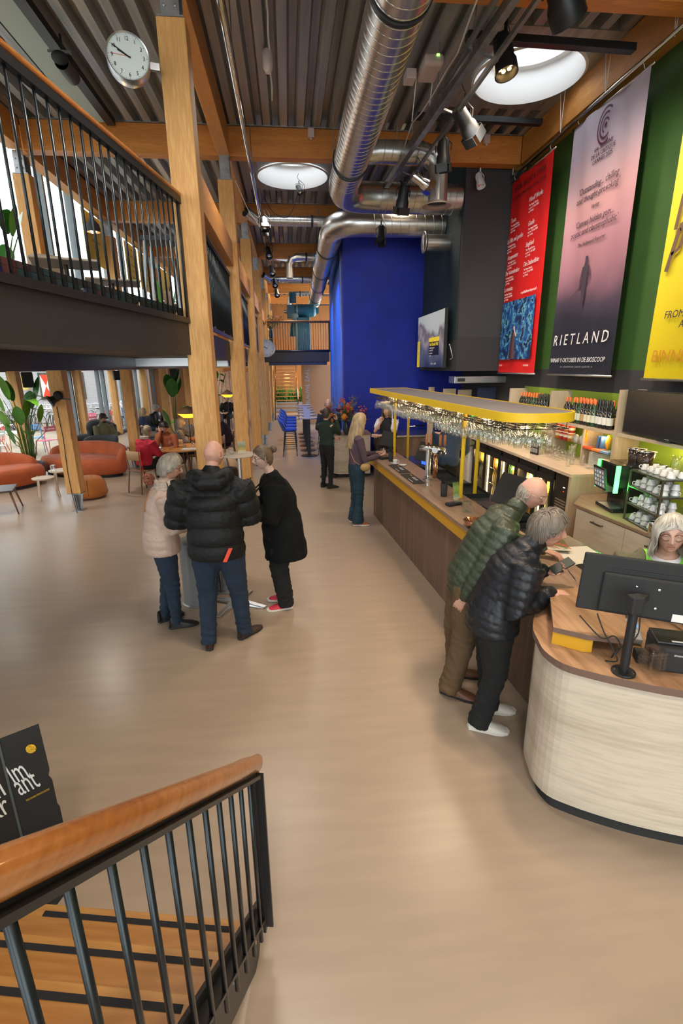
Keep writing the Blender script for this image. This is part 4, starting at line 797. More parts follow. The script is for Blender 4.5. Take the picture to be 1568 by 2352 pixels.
# ---------------------------------------------------------------- clocks
def clock(name, lab, loc, rz, r, dep, arm, hm, side=None):
    t = thing(name, lab, 'clock', loc, rz); Q = M.Rotation(R(90), 3, 'X')
    MB().lathe([(.001, -dep), (r*.98, -dep), (r, -dep*.9), (r, dep*.7), (r*.98, dep), (r*.93, dep*.9), (r*.92, dep*.75)], 48, mx=Q).build('case', G['alu'], t, True, auto=35)
    MB().lathe([(.001, dep*.8), (r*.93, dep*.8)], 48, mx=Q).build('dial', mat(name+'_dial', (.72, .76, .70), .5), t)
    fy = -dep*.8-.003
    for k in range(60):
        a = R(6*k); L = .05 if k % 5 == 0 else .03; w_ = .012 if k % 5 == 0 else .006
        MB().bar((r*.9*math.sin(a), fy, r*.9*math.cos(a)), (r*(.9-L)*math.sin(a), fy, r*(.9-L)*math.cos(a)), r*w_*1.5, .001, up=(0, 1, 0)).build('minute_mark', G['blackm'], t) if k % 5 == 0 or r > .1 else None
    for k in range(1, 13):
        a = R(30*k); text(str(k), r*.24, G['blackm'], t, (r*.72*math.sin(a), fy, r*.72*math.cos(a)-r*.085), (R(90), 0, 0), 'numeral', sx=.85)
    for ang, L, w_ in hm: a = R(ang); MB().bar((-r*.12*math.sin(a), fy-.004, -r*.12*math.cos(a)), (r*L*math.sin(a), fy-.004, r*L*math.cos(a)), r*w_, .002, up=(0, 1, 0)).build('hand', G['blackm'] if w_ > .02 else red, t)
    if arm: MB().bar((r*.98, 0, -.02), (r+arm, 0, -.02), .035, .05).build('wall_arm', G['alu'], t)
    return t
clock('double_clock', 'large round station clock on the nearest timber post', (-1.19, 5.02, 4.84), R(13), .165, .065, .07, ((-60, .78, .05), (-65, .5, .065), (-88, .8, .012)))
clock('far_clock', 'small round clock beside the far balcony', (-.74, 18.6, 3.08), R(4), .3, .1, .0, ((-60, .78, .05), (-68, .5, .065), (30, .6, .012)))
MB().bar((-1.2, 18.68, 3.1), (-1.0, 18.66, 3.1), .05, .05).build('wall_arm', G['alu'], bpy.data.objects['far_clock'])
# ---------------------------------------------------------------- balcony at the end with the old projector
t = thing('balcony', 'dark balcony slab across the hall', 'balcony', (0, 20, 0)); MB().box((-.95, .0, 2.62), (1.6, 3.8, 2.98)).build('slab', G['dgrey'], t); MB().box((-.8, .02, 2.50), (1.5, .2, 2.63)).build('lintel', mat('navy_steel', (.02, .025, .045), .5), t)
railing('railing with red lit handrail on the far balcony', (-.88, 20.03), (1.62, 20.03), 3.05, 4.1, 26, name='balcony_railing')
t = thing('projection_screen_roller', 'black roller tube stretched in front of the balcony', 'tube', (0, 19.3, 3.0)); MB().tube([(-1.0, 0, 0), (1.55, 0, 0)], .045, 12).build('roller', G['black'], t, True); MB().tube([(-1.35, 0, 0), (1.78, 0, 0)], .014, 8).build('axle', G['blackm'], t)
tl = mat('teal_enamel', (.03, .13, .17), .3, .1, var=.15); tl2 = mat('pale_teal_enamel', (.25, .38, .34), .35)
t = thing('film_projector', 'old teal film projector on a pedestal behind the balcony railing', 'projector', (.55, 21.0, 2.98), 0)
MB().box((-.12, -.28, 0), (.36, .3, 1.32)).build('pedestal', tl, t, bevel=.03); MB().box((-.2, -.24, .05), (-.11, .28, 1.3)).build('pedestal_edge', tl2, t, bevel=.02); MB().box((-.4, -.2, 0), (.45, .35, .05)).build('foot_plate', tl2, t, bevel=.01)
Q = M.Rotation(R(90), 3, 'Y'); MB().lathe([(.001, -.42), (.2, -.42), (.24, -.38), (.24, .3), (.2, .38), (.12, .42), (.12, .52), (.001, .52)], 24, (.2, 0, 1.58), Q).build('lamp_house', tl, t, True, auto=40)
MB().lathe([(.255, -.36), (.255, -.3)], 24, (.2, 0, 1.58), Q).build('hoop', tl2, t, True); MB().lathe([(.21, 0), (.13, .2), (.06, .26), (.06, .34), (.001, .34)], 16, (.55, 0, 1.78)).build('chimney', tl2, t, True)
MB().box((-.52, -.2, 1.28), (-.2, .2, 1.78)).build('film_gate', tl, t, bevel=.03); MB().lathe([(.1, -.18), (.09, 0), (.07, .02), (.07, .12), (.001, .12)], 16, (-.52, 0, 1.55), M.Rotation(R(-90), 3, 'Y')).build('lens', G['alu'], t, True)
MB().lathe([(.001, -.26), (.12, -.26), (.14, -.2), (.14, -.1)], 20, (-.22, 0, 1.34), M.Rotation(R(90), 3, 'X')*-1).build('sprocket_cover', tl2, t, True)
for a in (0, 1, 2): mx = M.Translation((-.32, -.05, 2.05)) @ M.Rotation(a*2*PI/3+.5, 4, 'Z'); MB().box((-.01, 0, -.2), (.01, .17, .2), mx).build('reel_arm', tl, t)
MB().tube([(-.32, -.05, 1.76), (-.32, -.05, 2.0)], .02, 8).build('reel_post', tl2, t)
for a in (0, 1, 2): mx = M.Translation((-.3, -.05, .9)) @ M.Rotation(a*2*PI/3+.2, 4, 'Z'); MB().add([mx @ V(q) for q in ((-.01, 0, -.28), (-.01, .2, -.28), (-.01, .08, .28), (-.01, 0, .28), (.01, 0, -.28), (.01, .2, -.28), (.01, .08, .28), (.01, 0, .28))], [(0, 1, 2, 3), (7, 6, 5, 4), (0, 4, 5, 1), (1, 5, 6, 2), (2, 6, 7, 3), (3, 7, 4, 0)]).build('take_up_arm', tl, t)
MB().tube([(-.3, -.05, 1.2), (-.3, -.05, .65)], .025, 8).build('take_up_post', tl2, t)
# ---------------------------------------------------------------- screen on the box wall
t = thing('wall_screen', 'upright screen showing a cinema poster on the box wall', 'screen', (2.90, 11.45, 2.40)); MB().box((.0, -1.95, 0), (.06, 0, 1.06)).build('housing', G['blackm'], t)
MB().box((-.003, -1.94, .01), (0, -.01, 1.05)).build('screen', ramp_mat('poster_screen', [(0, (.02, .03, .06)), (.35, (.10, .10, .15)), (.5, (.30, .25, .26)), (.6, (.12, .10, .11)), (.75, (.42, .44, .42)), (1, (.45, .47, .45))], 'Z', 0, 1.06, .4, 1.1, 1.6, emit=.5), t)
MB().box((-.006, -.2, .01), (-.003, -.01, .55)).build('yellow_strip', mat('screen_yellow', (.8, .6, .02), emit=.4), t); MB().box((-.006, -1.65, .50), (-.003, -.95, .58)).build('yellow_tab', bpy.data.materials['screen_yellow'], t); MB().box((-.006, -1.65, .24), (-.003, -.95, .50)).build('caption_box', mat('screen_navy', (.01, .012, .03), emit=.1), t)
text('Van Mariele Wolf', .1, bpy.data.materials['screen_yellow'], t, (-.008, -1.0, .42), RB, align='LEFT', sx=.85); text('Festival de cinema\nselectie 2025\nprogramma\nprijzen', .05, wht, t, (-.008, -1.0, .37), RB, align='LEFT'); text('FILM    tv    NPO', .05, wht, t, (-.008, -1.15, .06), RB, align='LEFT')
text('BINNENKORT IN FILM.CAFE', .05, G['blackm'], t, (-.008, -.14, .04), (R(90), R(90)*-1, R(-90)), align='LEFT')
MB().box((.06, -1.4, .3), (.17, -.6, .8)).build('wall_bracket', G['blackm'], t); tag(MB().tube(crv([(2.98, 9.42, 2.82), (2.97, 9.33, 2.78), (2.99, 9.28, 2.66), (3.03, 9.35, 2.58), (3.03, 9.5, 2.55)]), .006, 6).build('screen_cable', G['white'], None), 'loose cable behind the wall screen', 'cable')
# conduits on the blue side wall
for k, (y, z0, z1) in enumerate(((12.6, 2.6, 5.0), (12.9, 3.3, 5.05))): tag(MB().tube([(1.27+.045*(y-11.75), y, z0), (1.265+.045*(y-11.75), y, z1)], .012, 6).build('wall_conduit', G['white'], None), ['thin white conduit down the blue side wall', 'second white conduit on the blue side wall'][k], 'pipe')
# kitchen passage under the box wall
t = thing('air_curtain', 'grey air curtain unit over the kitchen passage', 'device', (3.06, 9.6, 2.12)); MB().box((0, -.35, 0), (1.0, 0, .12)).build('housing', G['alu'], t, bevel=.01); MB().box((.06, -.36, .03), (.2, -.35, .09)).build('display', G['blackm'], t)
for k, (x0, x1, z1, m_, lab) in enumerate(((2.96, 3.08, 2.0, G['ashz'], 'narrow pale door frame under the box wall'), (3.16, 3.42, 1.98, G['ashz'], 'grey beige partition in the kitchen passage'), (3.44, 3.72, 1.96, mat('peach_panel', (.65, .46, .33), .6), 'peach panel in the kitchen passage'), (3.62, 3.98, 2.03, mat('navy_panel', (.015, .025, .07), .6), 'navy partition beside the wine shelves'))):
    y = (10.6, 10.2, 10.1, 9.5)[k]; t = thing('partition', lab, 'panel', (0, y, 0)); MB().box((x0, 0, 0), (x1, .05, z1)).build('panel_leaf', m_, t, bevel=.004)
# ---------------------------------------------------------------- things on the counters
G['card'] = mat('white_card', (.78, .78, .75), .6)
def screen_till(loc, rz, lab, s=1, tilt=20, glow=None):
    t = thing('till_screen', lab, 'till', loc, rz)
    MB().box((-.13*s, -.11*s, 0), (.13*s, .11*s, .05*s)).build('base', G['blackm'], t, bevel=.01); MB().bar((0, 0, .04*s), (0, -.02, .2*s), .07*s, .05*s).build('neck', G['blackm'], t)
    mx = M.Translation((0, .0, .24*s)) @ M.Rotation(R(-tilt), 4, 'X'); MB().box((-.19*s, -.02, -.14*s), (.19*s, .015, .14*s), mx).build('monitor', G['blackm'], t, bevel=.006)
    MB().box((-.18*s, .0155, -.13*s), (.18*s, .017, .13*s), mx).build('display', mat('till_display', (.05, .07, .1), .2, emit=.4), t)
    if glow: MB().box((-.06*s, -.04, .06*s), (.06*s, -.03, .14*s)).build('lit_panel', mat('blue_glow', (.02, .1, .8), emit=2), t)
    return t
screen_till((1.95, 6.98, 1.0), R(-65), 'till screen with blue glow beside the beer tap', 1, 25, True)
screen_till((2.15, 4.55, .97), R(-75), 'till screen with its back to the room behind the bald man', 1.15, 25)
screen_till((1.62, 8.2, 1.051), R(-60), 'till screen at the far end of the bar', .9, 25)
# beer taps
t = thing('beer_tap', 'tall chrome beer tap column with wooden handled taps', 'tap', (1.70, 6.0, 1.05))
MB().lathe([(.06, 0), (.06, .01), (.033, .015), (.033, .40)], 20, cap=True).build('column', G['chrome'], t, True, auto=40); MB().tube([(-.09, .07, .40), (.16, -.12, .40)], .035, 14).build('cross_head', G['chrome'], t, True)
for k, u in enumerate((.0, .22, .72, .95)):
    x, y = .12-.05*u+.0, -.06+.0; p = V((-.05+.2*u, .05-.15*u, .40)); q = V((.07, .09, 0)); MB().tube([p, p+q, p+q+V((.005, .005, -.1))], .010, 8).build('spout', G['chrome'], t, True); MB().lathe([(.001, 0), (.011, 0), (.016, .02), (.017, .13), (.012, .14), (.001, .14)], 12, p+q*.8+V((0, 0, .03))).build('tap_handle', mat('tap_wood', (.42, .14, .04), .35, coat=.4), t, True)
MB().lathe([(.001, 0), (.036, 0), (.036, .006)], 18, (.05, -.11, .395), M.Rotation(R(90), 3, 'X') @ M.Rotation(R(-30), 3, 'Y')).build('badge', G['alu'], t)
t = thing('beer_tap', 'second, copper tinted tap column just behind the chrome one', 'tap', (1.83, 6.12, 1.0)); MB().lathe([(.03, 0), (.03, .36)], 16, cap=True).build('column', mat('copper_pipe', (.6, .32, .2), .2, .95), t, True)
def cube_glass(loc, lab, s=.085, h=.11, name='glass_block'):
    t = thing(name, lab, 'candle holder', loc); mb = MB(); mb.box((-s/2, -s/2, 0), (s/2, s/2, h)); mb.box((-s/2+.012, -s/2+.012, .015), (s/2-.012, s/2-.012, h+.001)); mb.build('holder', G['gl'], t, bevel=.006)
    for k in range(6): [MB().bar((a[0]*s/2, a[1]*s/2, .015+k*h/6.5), (b[0]*s/2, b[1]*s/2, .015+k*h/6.5), .004).build('ridge', G['gl'], t) for a, b in (((-1, -1), (1, -1)), ((-1, -1), (-1, 1)))]
    return t
cube_glass((1.63, 5.72, 1.051), 'square ribbed glass holder in front of the chrome beer tap'); cube_glass((1.70, 4.55, 1.051), 'square glass holder on the bar beside the card reader and bald man'); 
cube_glass((1.745, 1.985, .971), 'tall ribbed glass holder next to the monitor stand', .085, .13)
def straws(loc, lab):
    t = thing('straw_cup', lab, 'cup', loc); MB().lathe([(.034, 0), (.04, .15), (.038, .15), (.032, .01)], 16).build('cup', G['blackm'], t, True); mb = MB()
    for k in range(16): a = k*2.4; mb.tube([(.015*math.cos(a), .015*math.sin(a), .02), (.035*math.cos(a), .035*math.sin(a), .2+.02*math.sin(k*3))], .003, 5)
    mb.build('straws', G['blackm'], t)['kind'] = 'stuff'
straws((1.66, 5.18, 1.051), 'black cup full of black straws near the yellow post'); straws((1.50, 7.35, 1.051), 'black straw cup near the far yellow post')
for k, (x, y, rz) in enumerate(((1.66, 4.82, -70), (1.45, 7.55, -70))):
    t = thing('card_reader', ['black card reader at the foot of the near yellow post', 'black card reader by the woman in mauve'][k], 'card reader', (x, y, 1.052), R(rz)); MB().box((-.04, -.09, 0), (.04, .09, .03)).build('reader_body', G['blackm'], t, bevel=.01); MB().box((-.03, .0, .03), (.03, .075, .033)).build('display', mat('reader_display', (.1, .12, .14), .2), t)
t = thing('menu_stand', 'clear stand with a green photo card on the bar', 'sign', (1.74, 4.98, 1.051), R(25)); MB().box((-.04, -.003, .02), (.04, .003, .2), M.Rotation(R(-8), 4, 'X')).build('photo_card', ramp_mat('green_card', [(0, (.7, .7, .65)), (.4, (.2, .3, .08)), (.7, (.35, .45, .15)), (1, (.1, .2, .05))], 'Z', 0, .2, .5, .5, 20), t); MB().lathe([(.03, 0), (.02, .015), (.001, .02)], 12).build('foot', mat('cork', (.5, .33, .18), .8), t, True)
for k, (y, x) in enumerate(((6.75, 1.50), (6.1, 1.53))):
    t = thing('bar_mat', ['black rubber bar mat, the one farther down the bar', 'black rubber bar mat next to the beer tap'][k], 'mat', (x, y, 1.051), R(3.8)); MB().box((-.08, -.29, 0), (.08, .29, .006)).build('rubber_mat', G['blackm'], t)
    text('Café pils', .06, G['card'], t, (.01, -.02, .0065), (0, 0, R(-90))); MB().box((-.06, -.2, .006), (-.052, .0, .0065)).build('stripe', G['card'], t); MB().box((.03, .15, .006), (.05, .22, .0065)).build('badge', G['yel2'], t)
t = thing('saucer', 'white saucer with a small cup on the bar', 'saucer', (1.52, 7.12, 1.052)); MB().lathe([(.001, 0), (.04, .0), (.07, .012), (.068, .014), (.001, .006)], 18).build('plate', cupm, t, True)
o = copy_tree(c0); o.location = (1.52, 7.12, 1.115); o.rotation_euler = (PI, 0, 0); o['label'] = 'white cup upright on the saucer by the straw cup'; o['group'] = 'cup on the bar'
tag(MB().lathe([(.001, 0), (.04, 0), (.06, .01), (.06, .012)], 16).build('plate', cupm, None, True, loc=(1.60, 6.98, 1.052)), 'small empty white plate beside the saucer', 'plate')
t = thing('steel_shaker', 'steel shaker by the sink against the blue wall', 'shaker', (2.35, 11.0, 1.0)); MB().lathe([(.04, 0), (.045, .12), (.03, .16), (.02, .2), (.001, .21)], 14).build('shaker_body', G['chrome'], t, True)
t = thing('sink_counter', 'brown fronted sink counter before the blue wall', 'counter', (1.95, 10.75, 0)); MB().box((0, 0, 0), (1.35, .9, .93)).build('cabinet', G['walnut'], t); MB().box((-.03, -.03, .93), (1.38, .93, .97)).build('worktop', G['stainless'], t, bevel=.005); MB().tube([(.5, .75, .97), (.5, .75, 1.25), (.5, .5, 1.28), (.5, .45, 1.2)], .015, 8).build('faucet', G['chrome'], t, True); MB().tube([(.75, .5, .97), (.75, .5, 1.1), (1.1, .48, 1.12)], .022, 8).build('rinser', G['chrome'], t, True); MB().tube([(.42, .78, .97), (.42, .78, 1.45)], .012, 8).build('post', G['chrome'], t)
# bunch of small items near the far till
for k, (x, y, m_, lab) in enumerate(((1.36, 7.7, 'leather', 'small brown wallet lying at the bar edge near the phone'),)): tag(MB().box((-.07, -.045, 0), (.07, .045, .025)).build('wallet', P_['leather'] if 'P_' in globals() else G['edge'], None, bevel=.008, loc=(x, y, 1.052)), lab, 'wallet')
tag(MB().lathe([(.001, 0), (.035, .0), (.035, .11), (.034, .11), (.032, .005)], 14).build('water_glass', G['gl'], None, True, loc=(1.46, 7.85, 1.052)), 'water glass by the far card reader', 'glass')
tag(MB().lathe([(.001, .01), (.07, .02), (.1, .07), (.098, .075), (.06, .03), (.001, .02)], 20).build('copper_bowl', mat('copper_bowl', (.55, .28, .18), .15, .95), None, True, loc=(1.60, 4.08, 1.045)), 'shiny copper bowl at the bar edge beside the bald man', 'bowl')
# tray with glasses, menu, ledge items
t = thing('serving_tray', 'round black tray on the pale ledge', 'tray', (2.10, 2.98, 1.031)); MB().lathe([(.001, 0), (.17, 0), (.19, .015), (.186, .017), (.165, .006), (.001, .006)], 32).build('tray_disc', G['black'], t, True)
mint = mat('mint_leaves', (.10, .22, .03), .7, var=.5, vs_=60)
for k, (dx, dy) in enumerate(((-.09, -.06), (-.0, -.12), (.06, .02), (-.05, .06), (.11, -.06))):
    t = thing('tea_glass', ['glass with mint leaves at the left rim of the tray', 'glass with mint leaves nearest on the tray', 'glass with mint leaves at the back of the tray', 'glass with mint leaves at the far left of the tray', 'glass with mint leaves by the monitor edge of the tray'][k], 'glass', (2.10+dx, 2.98+dy, 1.038)); MB().lathe([(.001, 0), (.035, 0), (.042, .08), (.04, .08), (.033, .008)], 16).build('tumbler', G['gl'], t, True); MB().lathe([(.001, .008), (.03, .008), (.033, .04), (.001, .045)], 12).build('mint', mint, t, True)
t = thing('menu_folder', 'open menu with round food photos on the counter', 'menu', (2.05, 3.60, 1.053), R(-18)); MB().box((-.13, -.17, 0), (.13, .17, .006)).build('board', ramp_mat('menu_print', [(0, (.6, .58, .5)), (.3, (.12, .05, .03)), (.45, (.35, .10, .04)), (.6, (.08, .09, .04)), (.8, (.3, .14, .06)), (1, (.08, .07, .07))], 'Y', -.17, .17, .4, .6, 14), t)
for k in range(4):
    mb = MB(); r0 = .05+.03*k; P = [((r0+w_)*math.cos(a), -.16+(r0+w_)*math.sin(a), .0065) for a in np.linspace(.2, PI-.2, 14) for w_ in (0, .012)]; mb.add(P, [(2*i, 2*i+1, 2*i+3, 2*i+2) for i in range(13)]); mb.build('printed_ring', mat('menu_ring_%d' % k, [(.5, .16, .05), (.6, .5, .35), (.12, .2, .05), (.5, .12, .04)][k], .5), t)
# monitor on a pole, printer, terminal
t = thing('pole_monitor', 'large black monitor on a round pole, seen from behind', 'monitor', (1.60, 1.985, .971), R(0))
MB().prism([(x*.9, y*.9) for x, y in circ(.062, 20)]+[], 0, .012).build('foot_plate', G['black'], t, bevel=.003)
for a in (-.6, 2.6): MB().lathe([(.006, .012), (.006, .015), (.001, .016)], 8, (.042*math.cos(a), .042*math.sin(a), 0)).build('bolt', G['chrome'], t)
MB().lathe([(.021, 0), (.021, .37)], 20, cap=True).build('pole', G['black'], t, True, auto=40); MB().box((-.03, -.026, .33), (.03, .03, .42)).build('clamp', G['blackm'], t, bevel=.008)
mq = M.Translation((.14, .12, .375)) @ M.Rotation(R(-24), 4, 'Z') @ M.Rotation(R(-2), 4, 'X') @ M.Rotation(R(2.5), 4, 'Y')
MB().box((-.3, 0, -.145), (.34, .022, .165), mq).build('housing', G['blackm'], t, bevel=.008); MB().box((-.2, -.025, -.13), (.24, 0, .08), mq).build('rear_bulge', G['blackm'], t, bevel=.01); MB().box((-.29, .022, -.135), (.33, .024, .155), mq).build('screen', mat('till_blue', (.1, .15, .25), .3, emit=.3), t)
for x, z in ((-.05, .03), (.05, .03), (-.05, -.07), (.05, -.07)): MB().lathe([(.006, 0), (.006, .004), (.001, .005)], 8, mq @ V((x, -.026, z)), mq.to_3x3() @ M.Rotation(R(90), 3, 'X')).build('bolt', G['chrome'], t)
MB().box((.13, -.027, -.125), (.2, -.025, -.085), mq).build('rating_label', G['card'], t); MB().bar((0, .0, .39), mq @ V((0, 0, -.02)), .05, .03).build('arm', G['blackm'], t)
MB().box((-.17, -.006, .1), (.3, -.001, .104), mq).build('vent_slot', G['black'], t)
for k, P in enumerate((((-.10, .12, .27), (-.07, .09, .18), (-.03, .06, .1), (-.02, .03, .05), (-.03, .1, .005)), ((.12, .1, .25), (.1, .07, .17), (.04, .05, .12), (-.01, .05, .11), (-.0, .1, .02)), ((-.14, .2, .22), (-.06, .12, .13), (-.02, .08, .16), (.0, .05, .12), (-.02, .05, .07)))):
    MB().tube(crv(P), .0035, 6).build('cable', G['blackm'], t, True)
t = thing('receipt_printer', 'black receipt printer on the reception counter', 'printer', (1.88, 2.03, .971), R(-22)); MB().box((-.09, -.09, 0), (.12, .11, .13)).build('housing', G['blackm'], t, bevel=.012); MB().box((-.088, -.05, .13), (.118, .1, .145)).build('lid', G['black'], t, bevel=.006); text('EPSON', .012, G['card'], t, (-.0, -.0915, .095), (R(90), 0, 0)); MB().box((-.02, -.04, .146), (.07, -.03, .148)).build('paper', G['card'], t)
t = thing('payment_terminal', 'grey payment terminal with a blue display', 'card reader', (1.86, 2.30, .975), R(-25)); MB().box((-.04, -.09, .02), (.04, .09, .055), M.Rotation(R(12), 4, 'X')).build('terminal_body', mat('terminal_grey', (.3, .29, .28), .5), t, bevel=.008); MB().box((-.03, .01, .0555), (.03, .07, .057), M.Rotation(R(12), 4, 'X')).build('display', mat('blue_display', (.15, .3, .6), emit=.6), t)
MB().lathe([(.018, .0555), (.018, .057), (.015, .057)], 16, (0, -.04, 0), M.Rotation(R(12), 3, 'X')).build('contactless_mark', G['card'], t)
t = thing('small_scanner', 'small black block at the foot of the printer', 'device', (1.76, 2.08, .971), R(-20)); MB().box((-.03, -.04, 0), (.03, .04, .05)).build('block_body', G['blackm'], t, bevel=.005)
# ---------------------------------------------------------------- foreground stairs
st = (V((-.319, 1.54, .187)), V((-.040, -.2315, .187)))        # right end of the lowest strip, step per tread
T_ = V((-.846, .157, 0)).normalized(); F_d = V((.19, .98, 0)).normalized()
t = thing('staircase', 'wooden stairs with black steel strings leading up to the camera', 'stairs')
G['tread'] = wood('oak_tread', (.50, .25, .07), (.36, .15, .035), 1, 'X', .4, 3, 3, coat=.2)
G['tape'] = mat('anti_slip_tape', (.012, .012, .014), .9, 0, .5, 200)
for k in range(7):
    p = st[0]+st[1]*k; a = p-T_*.06+F_d*.035; q = a+T_*1.35; z = p.z; o = MB()
    mx = M(((T_.x, F_d.x, 0, a.x), (T_.y, F_d.y, 0, a.y), (0, 0, 1, z), (0, 0, 0, 1)))
    b = MB().box((0, -.30, -.04), (1.02 if k == 0 else 1.35, 0, 0)).build('tread', G['tread'], t, bevel=.004); b.matrix_local = mx
    b = MB().box((.06, -.052, .0005), (.9 if k == 0 else 1.2, -.03, .003)).build('anti_slip_strip', G['tape'], t); b.matrix_local = mx
def strg(offT, name):
    P = st[0]-T_*offT; d = st[1]; lo = P-d*.35+V((0, 0, -.02)); hi = P+d*7; mb = MB()
    mb.bar(lo+V((0, 0, -.03)), hi+V((0, 0, -.03)), .014, .26, up=(0, 0, 1)); mb.bar(lo+V((0, 0, .09))-T_*.02, hi+V((0, 0, .09))-T_*.02, .075, .012, up=(0, 0, 1)); return mb.build(name, G['black'], t)
strg(.085, 'side_string'); strg(-1.34, 'side_string')
for k in range(5): p = st[0]+st[1]*(k+.3)-T_*.10; MB().lathe([(.012, 0), (.012, .012), (.001, .016)], 8, p+V((0, 0, -.02+.0)), (-T_).to_track_quat('Z', 'Y').to_matrix()).build('bolt', G['chrome'], t)
t = thing('stair_balustrade', 'stair balustrade with thick varnished wooden handrail in the foreground', 'railing')
n1 = V((-.182, 1.53, .20)); top = V((-.182, 1.53, .985)); sl = V(st[1])
MB().bar(n1, top, .012, .06, up=(T_.x, T_.y, 0)).build('newel', G['black'], t); MB().bar(n1-F_d*.0, top, .06, .012, up=(T_.x, T_.y, 0)).build('newel_flange', G['black'], t)
HR = [top+V((0, 0, .035))+F_d*.04-V((0, 0, .004)), top+V((0, 0, .045)), top+V((0, 0, .05))+sl*.5] + [top+V((0, 0, .045))+sl*u for u in (1, 2, 3, 4, 5, 6)]
MB().bar(top+V((0, 0, -.01)), top+sl*6+V((0, 0, -.01)), .05, .012).build('top_bar', G['black'], t); MB().bar(top+V((0, 0, .005)), top+sl*6+V((0, 0, .005)), .012, .03).build('rail_web', G['black'], t)
MB().tube(HR, .03, 16, rs=[.02]+[.03]*8).build('handrail', G['rail'], t, True)
for k in range(14): p = n1+sl*(.42*k+.35); q = top+sl*(.42*k+.35)+V((0, 0, -.015)); MB().tube([(p.x, p.y, n1.z-.03+st[1].z*(.42*k+.35)), q], .008, 10).build('baluster', G['rod'], t, True)
# cardboard display and its base plate
t = thing('cardboard_display', 'black folding cardboard display with white letters beside the stairs', 'display stand', (-1.335, 1.955, 0), math.atan2(.05, .172))
cbm = mat('black_cardboard', (.017, .017, .016), .55)
MB().add([(.0, 0, .012), (.2, 0, .012), (.2, 0, .44), (.192, 0, .46), (.192, 0, .60), (.18, 0, .63), (.19, 0, .66), (.185, 0, .915), (0, 0, .885)]+[(.0, .006, .012), (.2, .006, .012), (.2, .006, .44), (.192, .006, .46), (.192, .006, .60), (.18, .006, .63), (.19, .006, .66), (.185, .006, .915), (0, .006, .885)], [tuple(range(9)), tuple(range(17, 8, -1))]+[(i, i+9, (i+1) % 9+9, (i+1) % 9) for i in range(9)]).build('right_panel', cbm, t)
mx = M.Rotation(R(20), 4, 'Z'); MB().box((-.4, 0, .012), (0, .006, .885), mx).build('left_panel', cbm, t); MB().box((-.006, -.004, .012), (.004, .004, .885)).build('fold_edge', mat('fold_grey', (.08, .1, .09), .4), t)
for s_, x, z in (('lm', .018, .635), ('ant', .03, .565)): text(s_, .17, G['card'], t, (x, -.002, z), (R(90), R(-16), 0), sx=.5, shear=.1, align='LEFT')
for s_, z in (('fi', .60), ('kr', .50)): text(s_, .17, G['card'], t, (-.012, -.006, z), (R(90), R(-10), R(20)), sx=.6, align='RIGHT')
text('ELKE MAAND FILMACTUALITEIT', .014, mat('gold_print', (.6, .4, .05), .5), t, (.10, -.002, .54), (R(90), R(-16), 0), sx=.6)
MB().lathe([(.001, .001), (.024, .001)], 20, (.13, -.001, .80), M.Rotation(R(90), 3, 'X')).build('gold_badge', mat('gold_print2', (.65, .38, .02), .5, var=.5, vs_=180), t)
for c_ in t.children:
    if c_.name.split('.')[0] in ('right_panel', 'gold_badge', 'lettering'): c_.scale.x *= .86; c_.location.x *= 1
MB().prism([(.0, 0), (.2, .0), (-.02, -.3), (-.5, -.3), (-.5, .2), (0, .2)], .0, .012).build('base_board', cbm, t)
tag(MB().prism([(-.2, -.1), (.02, -.12), (.06, .1), (-.15, .12)], 0, .05).build('leaflet_stack', G['card'], None, bevel=.01, loc=(-1.62, 2.12, .80)), 'white papers behind the cardboard display', 'papers')

# ---------------------------------------------------------------- high table group
G['stone'] = mat('pale_stone_top', (.55, .46, .38), .5, var=.05)
def star_table(x, y, lab, z=1.08, r=.33, a0=0, rr=.3):
    t = thing('high_table', lab, 'table', (x, y, 0)); MB().lathe([(.001, z-.025), (r-.01, z-.025), (r, z-.018), (r, z-.004), (r-.004, z), (.001, z)], 40).build('table_top', G['stone'], t, True, auto=30); MB().lathe([(.028, .04), (.028, z-.025)], 16).build('pole', G['alu'], t, True)
    for k in range(4): a = a0+k*PI/2; MB().add([(.0+.03*math.cos(a+q)*1.0+w_*-math.sin(a)*0+L_*math.cos(a)-s_*math.sin(a)*w_, L_*math.sin(a)+s_*math.cos(a)*w_, z_) for q in (0,) for L_, w_, z_ in ((.0, .035, .055), (rr, .022, .02)) for s_ in (-1, 1)]+[(L_*math.cos(a)-s_*math.sin(a)*w_, L_*math.sin(a)+s_*math.cos(a)*w_, 0.004 if L_ else .01) for L_, w_ in ((.0, .035), (rr, .022)) for s_ in (-1, 1)], [(0, 1, 3, 2), (4, 6, 7, 5), (0, 2, 6, 4), (1, 5, 7, 3), (2, 3, 7, 6), (0, 4, 5, 1)]).build('foot', G['alu'], t, bevel=.004)
    return t
star_table(-.66, 4.94, 'high table with steel star foot between the three standing guests', 1.06, .30, R(-25), .33)
t = thing('steel_pedestal', 'grey steel cylinder on a flat round foot beside the high table', 'bin', (-1.06, 5.06, 0)); MB().lathe([(.19, 0), (.19, .012), (.175, .02), (.165, .02), (.165, .70), (.15, .72), (.001, .72)], 36).build('cylinder', mat('grey_satin_steel', (.30, .31, .31), .38, .5), t, True, auto=35)
star_table(-.86, 8.2, 'round pale high table beside the second timber post', 1.08, .29, R(10), .26)
t = thing('waste_bin', 'black round bin under the pale high table', 'bin', (-1.12, 8.9, 0)); MB().lathe([(.15, 0), (.15, .66), (.13, .72), (.05, .74), (.001, .74)], 24).build('bin_body', G['black'], t, True, auto=35)
